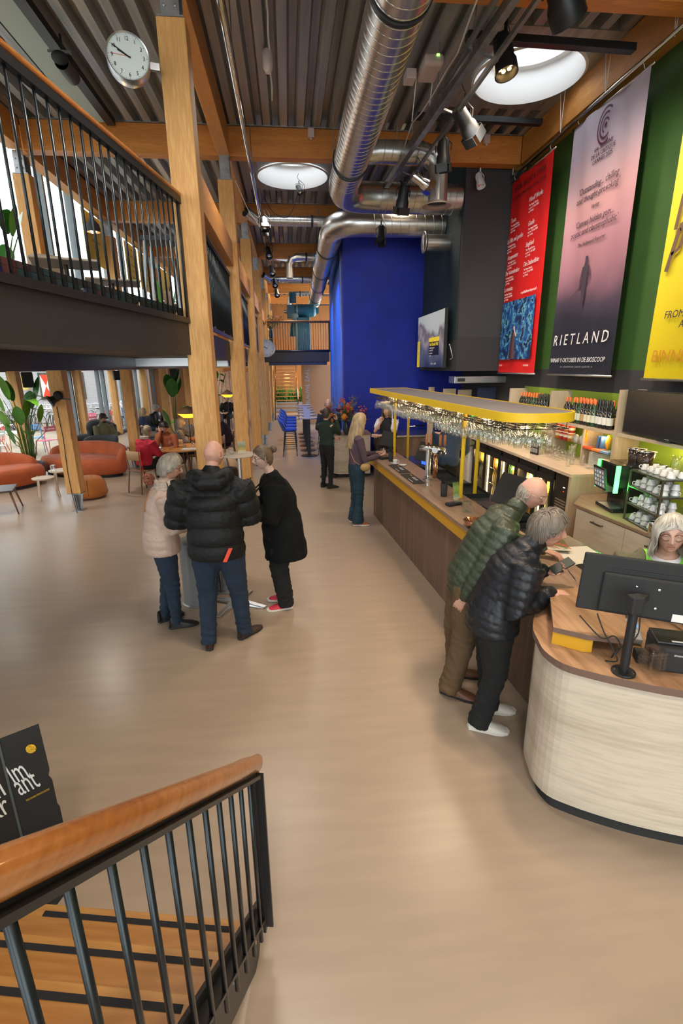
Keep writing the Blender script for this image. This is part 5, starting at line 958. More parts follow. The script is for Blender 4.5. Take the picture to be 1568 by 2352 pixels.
tag(MB().lathe([(.001, 0), (.04, 0), (.04, .09), (.037, .09), (.036, .006)], 18).build('candle_glass', G['gl'], None, True, loc=(-.98, 8.22, 1.081)), 'clear candle glass on the pale high table', 'candle holder')
t = thing('table_card', 'photo card in a stand on the pale high table', 'sign', (-.82, 8.28, 1.081), R(15)); MB().box((-.065, -.004, .0), (.065, .004, .19)).build('photo_card', ramp_mat('table_card_print', [(0, (.7, .65, .5)), (.4, (.5, .38, .1)), (.6, (.25, .3, .15)), (1, (.45, .5, .4))], 'Z', 0, .19, .4, .5, 18), t); text('Lekker!', .03, G['card'], t, (0, -.005, .03), (R(90), 0, 0))
# ---------------------------------------------------------------- lounge: sofas, pouf, plant, low tables
G['rust'] = mat('rust_velvet', (.42, .085, .02), .85, 0, .2, 60, .18, 3, sheen=.1); G['rust2'] = mat('orange_velvet', (.42, .13, .02), .85, 0, .2, 60, .12, 3, sheen=.1)
def sofa(lab, loc, rz, W=2.2, D_=.95, a0=20, a1=160):
    t = thing('curved_sofa', lab, 'sofa', loc, rz)
    # seat: kidney shaped cushion; back: thick curved wall sinking towards its ends
    n = 40; seat = [(W/2*math.cos(2*PI*k/n), D_*.5*math.sin(2*PI*k/n)*(1.0 if math.sin(2*PI*k/n) < 0 else 1.0)) for k in range(n)]
    mb = MB(); prof = [(.90, .07), (1.0, .16), (1.0, .34), (.95, .42), (.8, .45), (.001, .455)]; vs = [(x*s_, y*s_, z) for s_, z in prof for x, y in seat]; fs = [(i*n+k, i*n+(k+1) % n, (i+1)*n+(k+1) % n, (i+1)*n+k) for i in range(len(prof)-1) for k in range(n)]
    mb.add(vs, fs); mb.build('seat', G['rust'], t, True); MB().prism([(x*.88, y*.86) for x, y in seat], 0, .08).build('plinth', G['blackm'], t)
    m_ = 36; bb = MB()
    vs = []; fs = []; q = 12
    for i in range(m_+1):
        u = i/m_; a = R(a0+(a1-a0)*u); h = .40+.27*math.sin(PI*u)**.45; c_, s_ = math.cos(a), math.sin(a); cx, cy = (W/2-.09)*c_, (D_/2-.05)*s_
        nx, ny = V((c_/(W/2), s_/(D_/2))).normalized()
        for k in range(q): b_ = 2*PI*k/q; o_ = .11*math.cos(b_); zz = h/2+.06+(h/2+.02)*math.copysign(abs(math.sin(b_))**.6, math.sin(b_)); lean = .07*(zz/h-.5); vs.append((cx+nx*(o_+lean), cy+ny*(o_+lean), max(.08, zz)))
    fs = [(i*q+k, (i+1)*q+k, (i+1)*q+(k+1) % q, i*q+(k+1) % q) for i in range(m_) for k in range(q)]+[tuple(range(q)), tuple(m_*q+k for k in range(q))[::-1]]
    bb.add(vs, fs).build('backrest', G['rust'], t, True); MB().tube([(0, -D_*.49, .2), (0, -D_*.5, .34), (0, -D_*.44, .43), (0, .1, .458)], .004, 5).build('seam', G['blackm'], t)
    return t
sofa('long rust velvet curved sofa behind the leaning timber post', (-5.0, 12.35, 0), R(-20), 2.3, 1.0, -12, 165)
sofa('rust velvet curved sofa cut by the left edge', (-6.35, 10.9, 0), R(38), 2.1, 1.0, 20, 200)
t = thing('pouf', 'orange velvet pouf behind the foot of the leaning post', 'pouf', (-4.02, 10.0, 0)); MB().lathe([(.001, .02), (.27, .02), (.33, .06), (.335, .14), (.30, .30), (.26, .38), (.2, .41), (.001, .415)], 28).build('cushion', G['rust2'], t, True)
for k in range(4): a = k*PI/2+.3; MB().tube([(r_*math.cos(a), r_*math.sin(a), z) for r_, z in ((.29, .03), (.336, .1), (.305, .29), (.262, .385), (.05, .417))], .004, 5).build('seam', G['blackm'], t)
def round_low(lab, loc, z, r=.22, n=3, mt=None, name='side_table'):
    t = thing(name, lab, 'table', loc); mt = mt or G['ash']; MB().lathe([(.001, z-.025), (r-.01, z-.025), (r, z-.015), (r, z), (.001, z)], 28).build('table_top', mt, t, True, auto=30)
    for k in range(n): a = 2*PI*k/n+.5; MB().bar(((r-.02)*math.cos(a), (r-.02)*math.sin(a), z+.01), ((r+.03)*math.cos(a), (r+.03)*math.sin(a), 0), .03, .03).build('leg', mt, t, bevel=.006)
    return t
round_low('pale three legged side table in front of the grey plant pot', (-4.85, 10.02, 0), .42, .2); round_low('taller pale side table with a glass block behind the leaning post', (-4.72, 10.5, 0), .47, .22); cube_glass((-4.83, 10.45, .471), 'clear glass block on the pale side table in the lounge')
t = thing('coffee_table', 'dark wooden table with splayed legs at the left edge', 'table', (-5.35, 9.05, 0), R(20)); MB().box((-.5, -.3, .40), (.42, .3, .43)).build('table_top', mat('dark_walnut_top', (.06, .04, .035), .4), t, bevel=.01)
for sx, sy in ((-1, -1), (1, -1), (1, 1), (-1, 1)): MB().tube([(sx*.36, sy*.22, .4), (sx*.44, sy*.3, 0)], .02, 8, rs=[.02, .012]).build('leg', mat('walnut_leg', (.2, .09, .04), .5) if sx+sy == -2 else bpy.data.materials['walnut_leg'], t, True)
def leaf(mb, base, tip, w_, droop=.3, n=8, fold=.25):
    b, t_ = V(base), V(tip); d = t_-b; L = d.length; up = V((0, 0, 1)); s_ = d.cross(up); s_ = s_.normalized() if s_.length > 1e-3 else V((1, 0, 0)); vs = []
    for i in range(n+1):
        u = i/n; c = b+d*u+up*(droop*L*(u-u*u)*1.0); ww = w_*math.sin(PI*min(1, u*.93+.05))**.7*(1-.25*u); vs += [c-s_*ww/2+up*fold*ww*.5, c, c+s_*ww/2+up*fold*ww*.5]
    fs = []
    for i in range(n): a = i*3; fs += [(a, a+1, a+4, a+3), (a+1, a+2, a+5, a+4)]
    mb.add(vs, fs)
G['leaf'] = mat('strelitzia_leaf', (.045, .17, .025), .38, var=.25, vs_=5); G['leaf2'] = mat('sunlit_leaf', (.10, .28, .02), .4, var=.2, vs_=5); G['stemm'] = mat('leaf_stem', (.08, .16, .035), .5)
G['pot'] = mat('grey_planter', (.20, .20, .21), .8, 0, .2, 60)
def plant(lab, loc, H=1.9, n=16, pot=(.26, .36), spread=.5, lw=.26, seed=1, big=.62, name='potted_plant', potm=None):
    rng = random.Random(seed); t = thing(name, lab, 'plant', loc); pr, ph = pot; MB().lathe([(pr*.85, 0), (pr, ph*.3), (pr, ph), (pr*.93, ph), (pr*.92, ph-.04), (.001, ph-.04)], 28).build('pot', potm or G['pot'], t, True, auto=35); MB().lathe([(.001, ph-.035), (pr*.92, ph-.035)], 16).build('soil', mat('soil', (.03, .02, .012), .95), t)
    for k in range(n):
        a = k*2.4+rng.uniform(-.3, .3); hh = H*(.35+.65*rng.random()**.6) if k > 3 else H*rng.uniform(.85, 1); out = spread*(.35+.65*rng.random())*(1.2-hh/H*.7); b0 = V((.08*math.cos(a), .08*math.sin(a), ph-.04)); m1 = V((out*.45*math.cos(a), out*.45*math.sin(a), ph+(hh-ph)*.6)); e = V((out*math.cos(a), out*math.sin(a), hh*.92)); L = big*(.6+.4*rng.random())
        MB().tube([b0, (b0+m1)/2, m1, e], .01, 6, rs=[.014, .012, .009, .006]).build('stem', G['stemm'], t, True)
        up = rng.random() < .5 or k < 3; tip = e+V((math.cos(a)*L*(.3 if up else .9), math.sin(a)*L*(.3 if up else .9), L*(.9 if up else -.15)))
        mb = MB(); leaf(mb, e, tip, lw*(.7+.5*rng.random()), .1 if up else .5); mb.build('leaf', G['leaf2'] if rng.random() < .42 else G['leaf'], t, True)
    return t
plant('tall leafy strelitzia in a grey pot between the two rust sofas', (-6.02, 12.0, 0), 2.0, 22, (.27, .38), .75, .26, 4, .6)
plant('strelitzia in a black pot behind the round table under the paper lamp', (-3.0, 13.5, 0), 2.15, 9, (.2, .42), .3, .3, 9, .8, potm=G['blackm']); plant('leafy plant behind the second paper lamp', (-2.95, 21.0, 0), 2.4, 12, (.25, .4), .5, .3, 12, .7)
# round dining table, chairs, paper lamps
t = thing('dining_table', 'round orange wooden table where the guests sit', 'table', (-2.45, 11.3, 0)); MB().lathe([(.001, .72), (.58, .72), (.6, .73), (.6, .75), (.001, .75)], 40).build('table_top', mat('orange_wood_top', (.42, .18, .05), .35, var=.1), t, True, auto=30)
for k in range(4): a = k*PI/2+.6; MB().tube([(.3*math.cos(a), .3*math.sin(a), .72), (.42*math.cos(a), .42*math.sin(a), 0)], .02, 8).build('leg', bpy.data.materials['walnut_leg'], t, True)
tag(MB().lathe([(.001, 0), (.035, 0), (.035, .15), (.015, .19), (.013, .24), (.001, .24)], 14).build('water_bottle', G['gl'], None, True, loc=(-2.6, 11.0, .751)), 'clear water bottle on the round orange table', 'bottle')
tag(MB().box((-.16, -.12, 0), (.16, .12, .012)).build('newspaper', mat('newsprint', (.6, .55, .5), .9, var=.4, vs_=60), None, loc=(-2.2, 10.98, .751)), 'folded newspaper on the round orange table', 'newspaper')
t = thing('cup_and_saucer', 'white cup and saucer beside the water bottle', 'cup', (-2.82, 10.95, .751)); MB().lathe([(.001, 0), (.07, .01), (.068, .014), (.001, .006)], 16).build('saucer', cupm, t, True); MB().lathe([(.02, .012), (.04, .07), (.037, .07), (.001, .02)], 14).build('cup', cupm, t, True)
for k, (x, y) in enumerate(((-2.35, 11.2), (-2.2, 11.35), (-2.5, 11.5))): tag(MB().lathe([(.001, 0), (.03, 0), (.035, .1), (.033, .1), (.028, .006)], 12).build('water_glass', G['gl'], None, True, loc=(x, y, .751)), ['drinking glass by the newspaper on the round table', 'drinking glass nearest the timber post on the round table', 'drinking glass at the back of the round table'][k], 'glass')
tag(MB().box((-.1, -.05, 0), (.1, .05, .05)).build('pastry_board', mat('pastry', (.5, .25, .08), .8, bump=1, bs=40), None, bevel=.015, loc=(-2.45, 11.35, .751)), 'brown pastries on the round orange table', 'food')
wl = mat('chair_wood', (.20, .095, .045), .5); wl2 = mat('chair_ply', (.50, .30, .15), .5)
def cafe_chair(lab, loc, rz, back=None, wm=None, grp=None):
    t = thing('cafe_chair', lab, 'chair', loc, rz, grp); wm = wm or wl
    MB().box((-.21, -.2, .44), (.21, .22, .46)).build('seat', wm, t, bevel=.012)
    for sx in (-1, 1): MB().tube([(sx*.17, .17, .44), (sx*.2, .21, 0)], .015, 8, rs=[.018, .011]).build('leg', wm, t, True); MB().tube([(sx*.19, -.19, .86), (sx*.18, -.18, .44), (sx*.2, -.24, 0)], .015, 8, rs=[.012, .018, .011]).build('leg', wm, t, True)
    mb = MB(); n = 10
    vs = [(.2*math.sin(R(-60+12*k))*1.15, -.12-.09*math.cos(R(-60+12*k)), z) for z in (.68, .86) for k in range(n+1)]; vs += [(x*1.06, y-.014, z) for x, y, z in vs]; m_ = n+1
    mb.add(vs, [(k, k+1, k+m_+1, k+m_) for k in range(n)]+[(k+2*m_, k+3*m_, k+3*m_+1, k+1+2*m_) for k in range(n)]+[(k+m_, k+m_+1, k+3*m_+1, k+3*m_) for k in range(n)]+[(k, k+2*m_, k+2*m_+1, k+1) for k in range(n)]); mb.build('backrest', back or wl2, t, True)
    return t
cafe_chair('wooden chair of the woman in red, pale curved backrest', (-3.06, 10.36, 0), R(-35)); cafe_chair('wooden chair across the round table', (-2.72, 11.62, 0), R(170)); cafe_chair('brown leather backed chair behind the newspaper', (-2.2, 12.0, 0), R(190), mat('cognac_leather', (.25, .09, .035), .5)); cafe_chair('chair of the woman with the speckled blouse', (-2.66, 12.2, 0), R(-80)); cafe_chair('chair holding a dark coat beside the timber post', (-1.85, 12.3, 0), R(80)); cafe_chair('chair under the plum coated guest', (-1.70, 13.32, 0), R(100))
t = thing('handbag', 'patterned red handbag hanging on the chair of the woman in red', 'bag', (-2.86, 10.02, .2)); MB().sph((0, 0, .12), .5, 14, (.24, .14, .26)).build('bag_body', mat('tapestry', (.30, .10, .06), .8, var=.9, vs_=35), t, True); MB().tube([(-.08, 0, .2), (-.1, -.02, .5), (-.12, .0, .62)], .008, 6).build('strap', red, t, True)
def paper_lamp(lab, loc, r=.22):
    t = thing('mushroom_lamp', lab, 'lamp', loc); MB().lathe([(.012, -.75), (.012, 0)], 10).build('stem', G['blackm'], t, True); MB().lathe([(r, .0), (r+.02, .005), (.06, .14), (.015, .17), (.001, .17)], 28).build('cap', mat('brown_shade', (.16, .08, .035), .6), t, True); MB().lathe([(.1, -.1), (.12, -.1), (r, .0)], 28).build('glowing_shade', mat('glow_shade', (.9, .5, .05), .6, emit=1.6, ec=(1, .50, .03)), t, True); lamp('POINT', V(loc)+V((0, 0, -.05)), 12, (1, .6, .2), .08)
paper_lamp('glowing mushroom shaped lamp over the round table', (-2.35, 11.95, 1.44), .25); paper_lamp('second glowing mushroom lamp farther back between posts', (-2.25, 18.9, 1.5), .24)
# grey wing chairs
G['gwool'] = mat('grey_wool', (.085, .095, .105), .95, 0, .3, 90)
def wing(lab, loc, rz, h=1.12):
    t = thing('wing_chair', lab, 'armchair', loc, rz); mb = MB(); vs = []; n = 16
    for i in range(n+1):
        a = R(200+140*i/n-360); cx_2, cy_2 = .38*math.cos(a), .05+.36*math.sin(a)
        hz = h-.28*abs(i/n-.5)**2*4*(h-.6)
        for (dx, z) in ((0, .30), (.02, .6), (.05, hz-.06), (.045, hz), (-.01, hz), (-.04, hz-.06), (-.05, .6), (-.06, .30)): vs.append((cx_2+dx*math.cos(a), cy_2+dx*math.sin(a)-(z-.3)*.1, z))
    q = 8; mb.add(vs, [(i*q+k, i*q+(k+1) % q, (i+1)*q+(k+1) % q, (i+1)*q+k) for i in range(n) for k in range(q)]+[tuple(range(q))[::-1], tuple(n*q+k for k in range(q))]); mb.build('shell', G['gwool'], t, True); MB().box((-.29, -.22, .32), (.29, .33, .46)).build('seat_cushion', G['gwool'], t, bevel=.05, seg=3); MB().lathe([(.03, .03), (.03, .33)], 12).build('swivel_post', G['black'], t, True)
    for k in range(4): a = k*PI/2+.7; MB().bar((0, 0, .05), (.32*math.cos(a), .32*math.sin(a), .01), .035, .02).build('foot', G['black'], t)
wing('high grey wing chair of the man in the cap', (-4.86, 13.66, 0), R(-135), 1.15); wing('low grey armchair behind the long rust sofa', (-4.75, 13.0, 0), R(200), .82); wing('grey lounge chair of the blonde woman', (-4.37, 15.4, 0), R(-80), .95); wing('grey lounge chair of the reading man', (-4.37, 16.9, 0), R(-110), .95); wing('grey armchair partly hidden behind the low one', (-5.3, 13.5, 0), R(180), .8)
cafe_chair('chair of the man in black under the far lamp', (-2.42, 19.98, .1), R(170)); round_low('small table beside the grey wing chair', (-4.35, 13.2, 0), .5, .2)
# ---------------------------------------------------------------- bar stools and tables down the hall
G['bluev'] = mat('blue_velvet', (.008, .055, .42), .85, 0, .2, 60, .15, 5, sheen=.3)
def stool():
    t = thing('bar_stool', '', 'stool'); mb = MB()
    vs = []; n = 12
    for i in range(n+1):
        a = R(-150+120*i/n); c_, s_ = math.cos(a), math.sin(a); h = 1.08-.12*abs(i/n-.5)*2
        for r_, z in ((.21, .74), (.235, .9), (.24, h), (.22, h+.01), (.2, .9), (.18, .74)): vs.append((r_*c_, r_*s_-(z-.74)*.3, z))
    q = 6; mb.add(vs, [(i*q+k, i*q+(k+1) % q, (i+1)*q+(k+1) % q, (i+1)*q+k) for i in range(n) for k in range(q)]+[tuple(range(q))[::-1], tuple(n*q+k for k in range(q))]); mb.build('backrest', G['bluev'], t, True)
    MB().lathe([(.001, .70), (.19, .70), (.215, .73), (.21, .78), (.001, .79)], 20).build('seat', G['bluev'], t, True)
    for sx, sy in ((-1, -1), (1, -1), (1, 1), (-1, 1)): MB().tube([(sx*.14, sy*.14, .71), (sx*.2, sy*.2, 0)], .009, 6).build('leg', G['black'], t, True)
    for z, f in ((.22, .19), (.34, .18)): MB().tube([(-f, -f, z), (f, -f, z), (f, f, z), (-f, f, z), (-f, -f, z)], .007, 6).build('footrest', G['black'], t)
    return t
s0 = stool(); nm_ = ['nearest blue bar stool of the row', 'second blue bar stool of the row', 'third blue bar stool of the row', 'fourth blue bar stool of the row', 'last blue bar stool of the row']
for k in range(5): o = s0 if k == 0 else copy_tree(s0); place(o, (-.04+.01*k, 14.2+.85*k, 0), R(-90), nm_[k]); o['group'] = 'blue bar stools'
for k, (x, y, lab) in enumerate(((.98, 13.9, 'blue bar stool facing the row, behind the bald man'), (1.02, 15.0, 'hidden blue stool on the wall side'))): o = copy_tree(s0); place(o, (x, y, 0), R(95), lab); o['group'] = 'blue bar stools'
tt = thing('bar_table', '', 'table'); MB().lathe([(.001, 1.05), (.26, 1.05), (.28, 1.06), (.28, 1.08), (.001, 1.08)], 28).build('table_top', mat('mauve_stone', (.42, .34, .33), .4), tt, True, auto=30); MB().box((-.045, -.045, .02), (.045, .045, 1.05)).build('column', G['black'], tt); MB().lathe([(.001, 0), (.24, 0), (.24, .012), (.06, .02)], 24).build('foot_plate', G['black'], tt, True, auto=30)
for k in range(6): o = tt if k == 0 else copy_tree(tt); place(o, (.50, 14.05+.95*k, 0), 0, ['nearest', 'second', 'third', 'fourth', 'fifth', 'farthest'][k]+' round bar table of the row down the hall'); o['group'] = 'round bar tables'
for k, y in enumerate((14.1, 14.0)): tag(MB().box((-.05, -.003, 0), (.05, .003, .22 if k else .3)).build('table_card', mat('lilac_card', (.5, .48, .6), .5), None, loc=(.42+.08*k, y, 1.081)), ['tall pale card on the nearest bar table', 'second pale card on the nearest bar table'][k], 'sign')
# curved white host desk, flowers
t = thing('host_desk', 'curved pale desk with dark plinth beyond the bar', 'counter', (1.25, 11.75-.35, 0)); 
ar = [(-.72+.35*(1-math.cos(R(a))), -.35+.0+.45*math.sin(R(a))-.15) for a in range(-90, 91, 15)]
dk_ = [(-.30, -.35), (-.45, -.33), (-.57, -.25), (-.65, -.12), (-.68, .05), (-.66, .2), (-.60, .34), (.9, .34), (.9, -.35)]
MB().prism([(x, y) for x, y in dk_], .08, .96).build('body', G['palewood'], t); MB().prism([(x*.92, y*.9) for x, y in dk_], 0, .08).build('plinth', G['blackm'], t); MB().prism([(x*1.03-.0, y*1.05) for x, y in dk_], .96, 1.0).build('worktop', G['walnutx'], t)
t.location = (1.28, 11.85-.5, 0); t.scale = (.55, .9, 1)
def bouquet(lab, loc, s=1, seed=2, n=60, cols=None):
    rng = random.Random(seed); t = thing('flower_vase', lab, 'flowers', loc); MB().lathe([(.05*s, 0), (.075*s, .08*s), (.07*s, .2*s), (.045*s, .27*s), (.055*s, .3*s)], 18).build('vase', mat('dark_vase', (.02, .03, .035), .2), t, True)
    cols = cols or [('berry_red', (.65, .06, .03)), ('dahlia_orange', (.8, .30, .02)), ('plum_bloom', (.16, .01, .06)), ('dusty_lilac', (.20, .14, .2))]
    st_ = MB(); B_ = {c[0]: MB() for c in cols}
    for k in range(n):
        a = rng.random()*2*PI; el = rng.uniform(.15, 1.45); L = s*rng.uniform(.3, .62); d = V((math.cos(a)*math.cos(el), math.sin(a)*math.cos(el), math.sin(el))); b0 = V((0, 0, .27*s)); e = b0+d*L*1.0; st_.tube([b0, b0+d*L*.5+V((0, 0, .04*s)), e], .004*s, 5)
        c_ = cols[k % 4][0]; 
        if k % 4 == 0:
            for j in range(4): B_[c_].sph(e+V((rng.uniform(-1, 1), rng.uniform(-1, 1), rng.uniform(-1, 1)))*.04*s, .016*s, 6)
        elif k % 4 == 3:
            for j in range(5): leaf(B_[c_], e, e+V((rng.uniform(-1, 1), rng.uniform(-1, 1), rng.uniform(0, 1)))*.1*s, .02*s, 0, 3)
        elif L < .5*s:
            R_ = .05*s; 
            for j in range(40): v_ = V((rng.gauss(0, 1), rng.gauss(0, 1), rng.gauss(0, 1))).normalized(); leaf(B_[c_], e+v_*R_*.2, e+v_*R_, R_*.45, .1, 2)
        leaf(B_[cols[3][0]], b0+d*L*.6, b0+d*L*.6+V((rng.uniform(-1, 1), rng.uniform(-1, 1), rng.uniform(-.3, .6)))*.12*s, .035*s, .2, 3)
    st_.build('stems', G['stemm'], t)['kind'] = 'stuff'
    for c_, col in cols: B_[c_].build('blossoms', mat(c_, col, .6), t)['kind'] = 'stuff'
    MB().sph(V((-.06, -.14, .42))*s, .075*s, 14).build('orange_dahlia', mat('orange_dahlia', (.75, .26, .01), .7, bump=1, bs=60), t, True)
bouquet('big autumn bouquet of red berries and dahlias beyond the bar', (1.22, 10.9, 1.0), .95, 2, 90); bouquet('pink and red bouquet behind the balcony railing', (-.62, 20.4, 3.5), 1.2, 5, 50, [('pinkb', (.7, .25, .3)), ('orangeb', (.75, .35, .12)), ('redb', (.6, .08, .08)), ('greenb', (.15, .2, .06))])
tag(MB().box((-.07, -.07, 0), (.07, .07, .5)).build('plinth_stand', G['blackm'], None, loc=(-.62, 20.4, 2.99)), 'dark stand under the bouquet on the balcony', 'stand')
tag(MB().lathe([(.04, 0), (.045, .2), (.03, .24), (.001, .24)], 12).build('fire_alarm_box', red, None, loc=(1.36, 11.68, 1.35)), 'small red alarm box on the blue wall behind the flowers', 'alarm')
# ---------------------------------------------------------------- far stairs, door panel, planters
t = thing('far_staircase', 'lit wooden stairs with open risers at the end of the hall', 'stairs', (-.15, 24.3, 0))
for k in range(16): MB().box((-.52, .25*k, .17*k+.14), (.52, .25*k+.27, .17*k+.18)).build('tread', G['tread'], t)
for x in (-.56, .56): MB().bar((x, -.1, .02), (x, 4.1, 2.85), .05, .24).build('string', G['black'], t); MB().bar((x, -.1, .95), (x, 3.5, 3.4), .05, .05).build('handrail', G['rail'], t)
lamp('POINT', (-.1, 27.9, 2.0), 70, (1, .5, .1), .15); lamp('POINT', (.8, 25.3, 2.3), 18, (1, .6, .18), .1)
t = thing('sliding_door', 'brown sliding door panel lettered BLAUWE ZAAL', 'door', (.62, 22.0, 0)); MB().box((0, 0, 0), (1.2, .06, 2.5)).build('door_leaf', mat('brown_door', (.26, .13, .06), .6), t); text('BLAUWE ZAAL', .24, mat('grey_letters', (.30, .30, .34), .5), t, (.24, -.005, .85), (R(90), R(-90), 0), align='LEFT', sx=.9, spacing=1.05)
MB().box((-.08, -.01, 0), (0, .08, 2.5)).build('frame', G['warmwall'], t)
t = thing('planter', 'grey planter with ferns behind the far stairs', 'plant', (-.2, 28.7, 0)); MB().box((-.9, -.3, 0), (1.2, .3, .55)).build('trough', G['pot'], t); mb = MB(); rng = random.Random(4)
for k in range(160): x = rng.uniform(-.8, 1.1); e = V((x, rng.uniform(-.25, .25), .55)); leaf(mb, e, e+V((rng.uniform(-.4, .4), rng.uniform(-.4, .2), rng.uniform(.2, .9))), .12, .1, 4)
mb.build('foliage', G['leaf'], t, True)['kind'] = 'stuff'
t = thing('wall_sconce', 'small lit wall lamp left of the far stairs', 'lamp', (-1.05, 24.2, 1.75)); MB().box((-.03, -.03, -.15), (.03, .03, .15)).build('tube', mat('sconce', (1, .8, .4), emit=5, ec=(1, .75, .3)), t)
plant('green plant beside the foot of the far stairs', (-1.0, 25.5, 0), 1.9, 9, (.2, .5), .35, .2, 7, .4)
# bench by the posts at the end
t = thing('bench', 'low wooden bench along the far posts', 'bench', (-1.15, 22.2, 0)); MB().box((-.25, 0, .38), (.25, 1.6, .44)).build('seat', G['rail'], t); MB().box((-.22, .1, 0), (.22, 1.5, .38)).build('base', G['dgrey'], t)
# ---------------------------------------------------------------- people
def loft(mb, pts, rad, right=(1, 0, 0), n=16, cap=True, flat=False):
    """closed tube with elliptical rings; rad = list of r or (rx, ry); right fixes the rx direction"""
    pts = [V(p) for p in pts]; rad = [(r, r) if not isinstance(r, tuple) else r for r in rad]; right = V(right)
    if cap:
        d0 = (pts[0]-pts[1]).normalized(); d1 = (pts[-1]-pts[-2]).normalized(); r0 = min(rad[0]); r1 = min(rad[-1])
        pts = [pts[0]+d0*r0*.85, pts[0]+d0*r0*.5]+pts+[pts[-1]+d1*r1*.5, pts[-1]+d1*r1*.85]
        rad = [(rad[0][0]*.35, rad[0][1]*.35), (rad[0][0]*.8, rad[0][1]*.8)]+rad+[(rad[-1][0]*.8, rad[-1][1]*.8), (rad[-1][0]*.35, rad[-1][1]*.35)]
    if flat == 2: pts = pts[:-2]; rad = rad[:-2]
    elif flat: pts = pts[2:]; rad = rad[2:]
    vs = []
    for i, p in enumerate(pts):
        t = (pts[min(i+1, len(pts)-1)]-pts[max(i-1, 0)]).normalized(); a = right-t*right.dot(t)
        if a.length < .1: a = V((0, 1, 0))-t*t.y
        a.normalize(); b = t.cross(a)
        for k in range(n): an = 2*PI*k/n; vs.append(p+a*math.cos(an)*rad[i][0]+b*math.sin(an)*rad[i][1])
    m_ = len(pts); fs = [(i*n+k, i*n+(k+1) % n, (i+1)*n+(k+1) % n, (i+1)*n+k) for i in range(m_-1) for k in range(n)]
    fs += [tuple(range(n))[::-1], tuple((m_-1)*n+k for k in range(n))]
    mb.add(vs, fs); return mb
def remesh(mb, vox, smooth=2, fac=.5):
    me = bpy.data.meshes.new('t'); me.from_pydata([tuple(v) for v in mb.v], [], mb.f); o = bpy.data.objects.new('t', me); C.objects.link(o)
    r = o.modifiers.new('r', 'REMESH'); r.mode = 'VOXEL'; r.voxel_size = vox; r.adaptivity = 0
    if smooth: s_ = o.modifiers.new('s', 'SMOOTH'); s_.factor = fac; s_.iterations = smooth
    dg = bpy.context.evaluated_depsgraph_get(); e = o.evaluated_get(dg); m2 = e.to_mesh()
    nv = len(m2.vertices); co = np.empty(nv*3); m2.vertices.foreach_get('co', co); no = np.empty(nv*3); m2.vertices.foreach_get('normal', no)
    fs = [tuple(p.vertices) for p in m2.polygons]; e.to_mesh_clear(); bpy.data.objects.remove(o); bpy.data.meshes.remove(me)
    return co.reshape(-1, 3), no.reshape(-1, 3), fs
def quilt(co, no, chains, pitch, depth, phase=0, only=None):
    """puffer seams: sink the surface at regular distances along the nearest limb axis"""
    best = np.full(len(co), 1e9); sv = np.zeros(len(co))
    for ci, ch in enumerate(chains):
        P = [np.array(p) for p in ch]; L = 0
        for a, b in zip(P[:-1], P[1:]):
            d = b-a; l = np.linalg.norm(d); t = np.clip(((co-a) @ d)/(l*l), 0 if L > 0 else -.3, 1.3 if b is P[-1] else 1); q = a+t[:, None]*d; w_ = np.linalg.norm(co-q, axis=1)/(1 if ci == 0 else .62)
            m_ = w_ < best; best[m_] = w_[m_]; sv[m_] = L+t[m_]*l+ci*.013; L += l
    g = np.abs(np.sin(PI*(sv/pitch+phase)))
    return co-no*(depth*(1-g**.45))[:, None]
def rumple(co, no, amp, sc, seed=0):
    x, y, z = (co*sc).T+seed
    n_ = np.sin(x*1.3+2*np.sin(y*.9+z*.6))*np.sin(z*1.1+1.5*np.sin(x*.8+y))+.5*np.sin(y*2.3+z*2.9+np.sin(x*2))
    return co+no*(amp*n_)[:, None]
def pmesh(name, co, fs, mats, parent, mi=None, smooth=True):
    me = bpy.data.meshes.new(name); me.from_pydata([tuple(c) for c in co], [], fs)
    for m_ in (mats if isinstance(mats, list) else [mats]): me.materials.append(m_)
    if mi is not None: me.polygons.foreach_set('material_index', mi)
    if smooth: me.polygons.foreach_set('use_smooth', [True]*len(me.polygons))
    me.update(); o = bpy.data.objects.new(name, me); C.objects.link(o); o.parent = parent; return o
def head_grid(n=72, m=56):
    vs = []
    for i in range(m+1):
        ph = PI*i/m
        for k in range(n):
            u = 2*PI*k/n; th = u+.62*math.sin(u)*-1+PI/2*0
            # u = 0 faces front; dense around the face
            vs.append((math.sin(ph)*math.sin(th), math.sin(ph)*math.cos(th), math.cos(ph)))
    fs = [(i*n+k, (i+1)*n+k, (i+1)*n+(k+1) % n, i*n+(k+1) % n) for i in range(m) for k in range(n)]
    return np.array(vs), fs
HG = head_grid(); HGL = head_grid(40, 32)
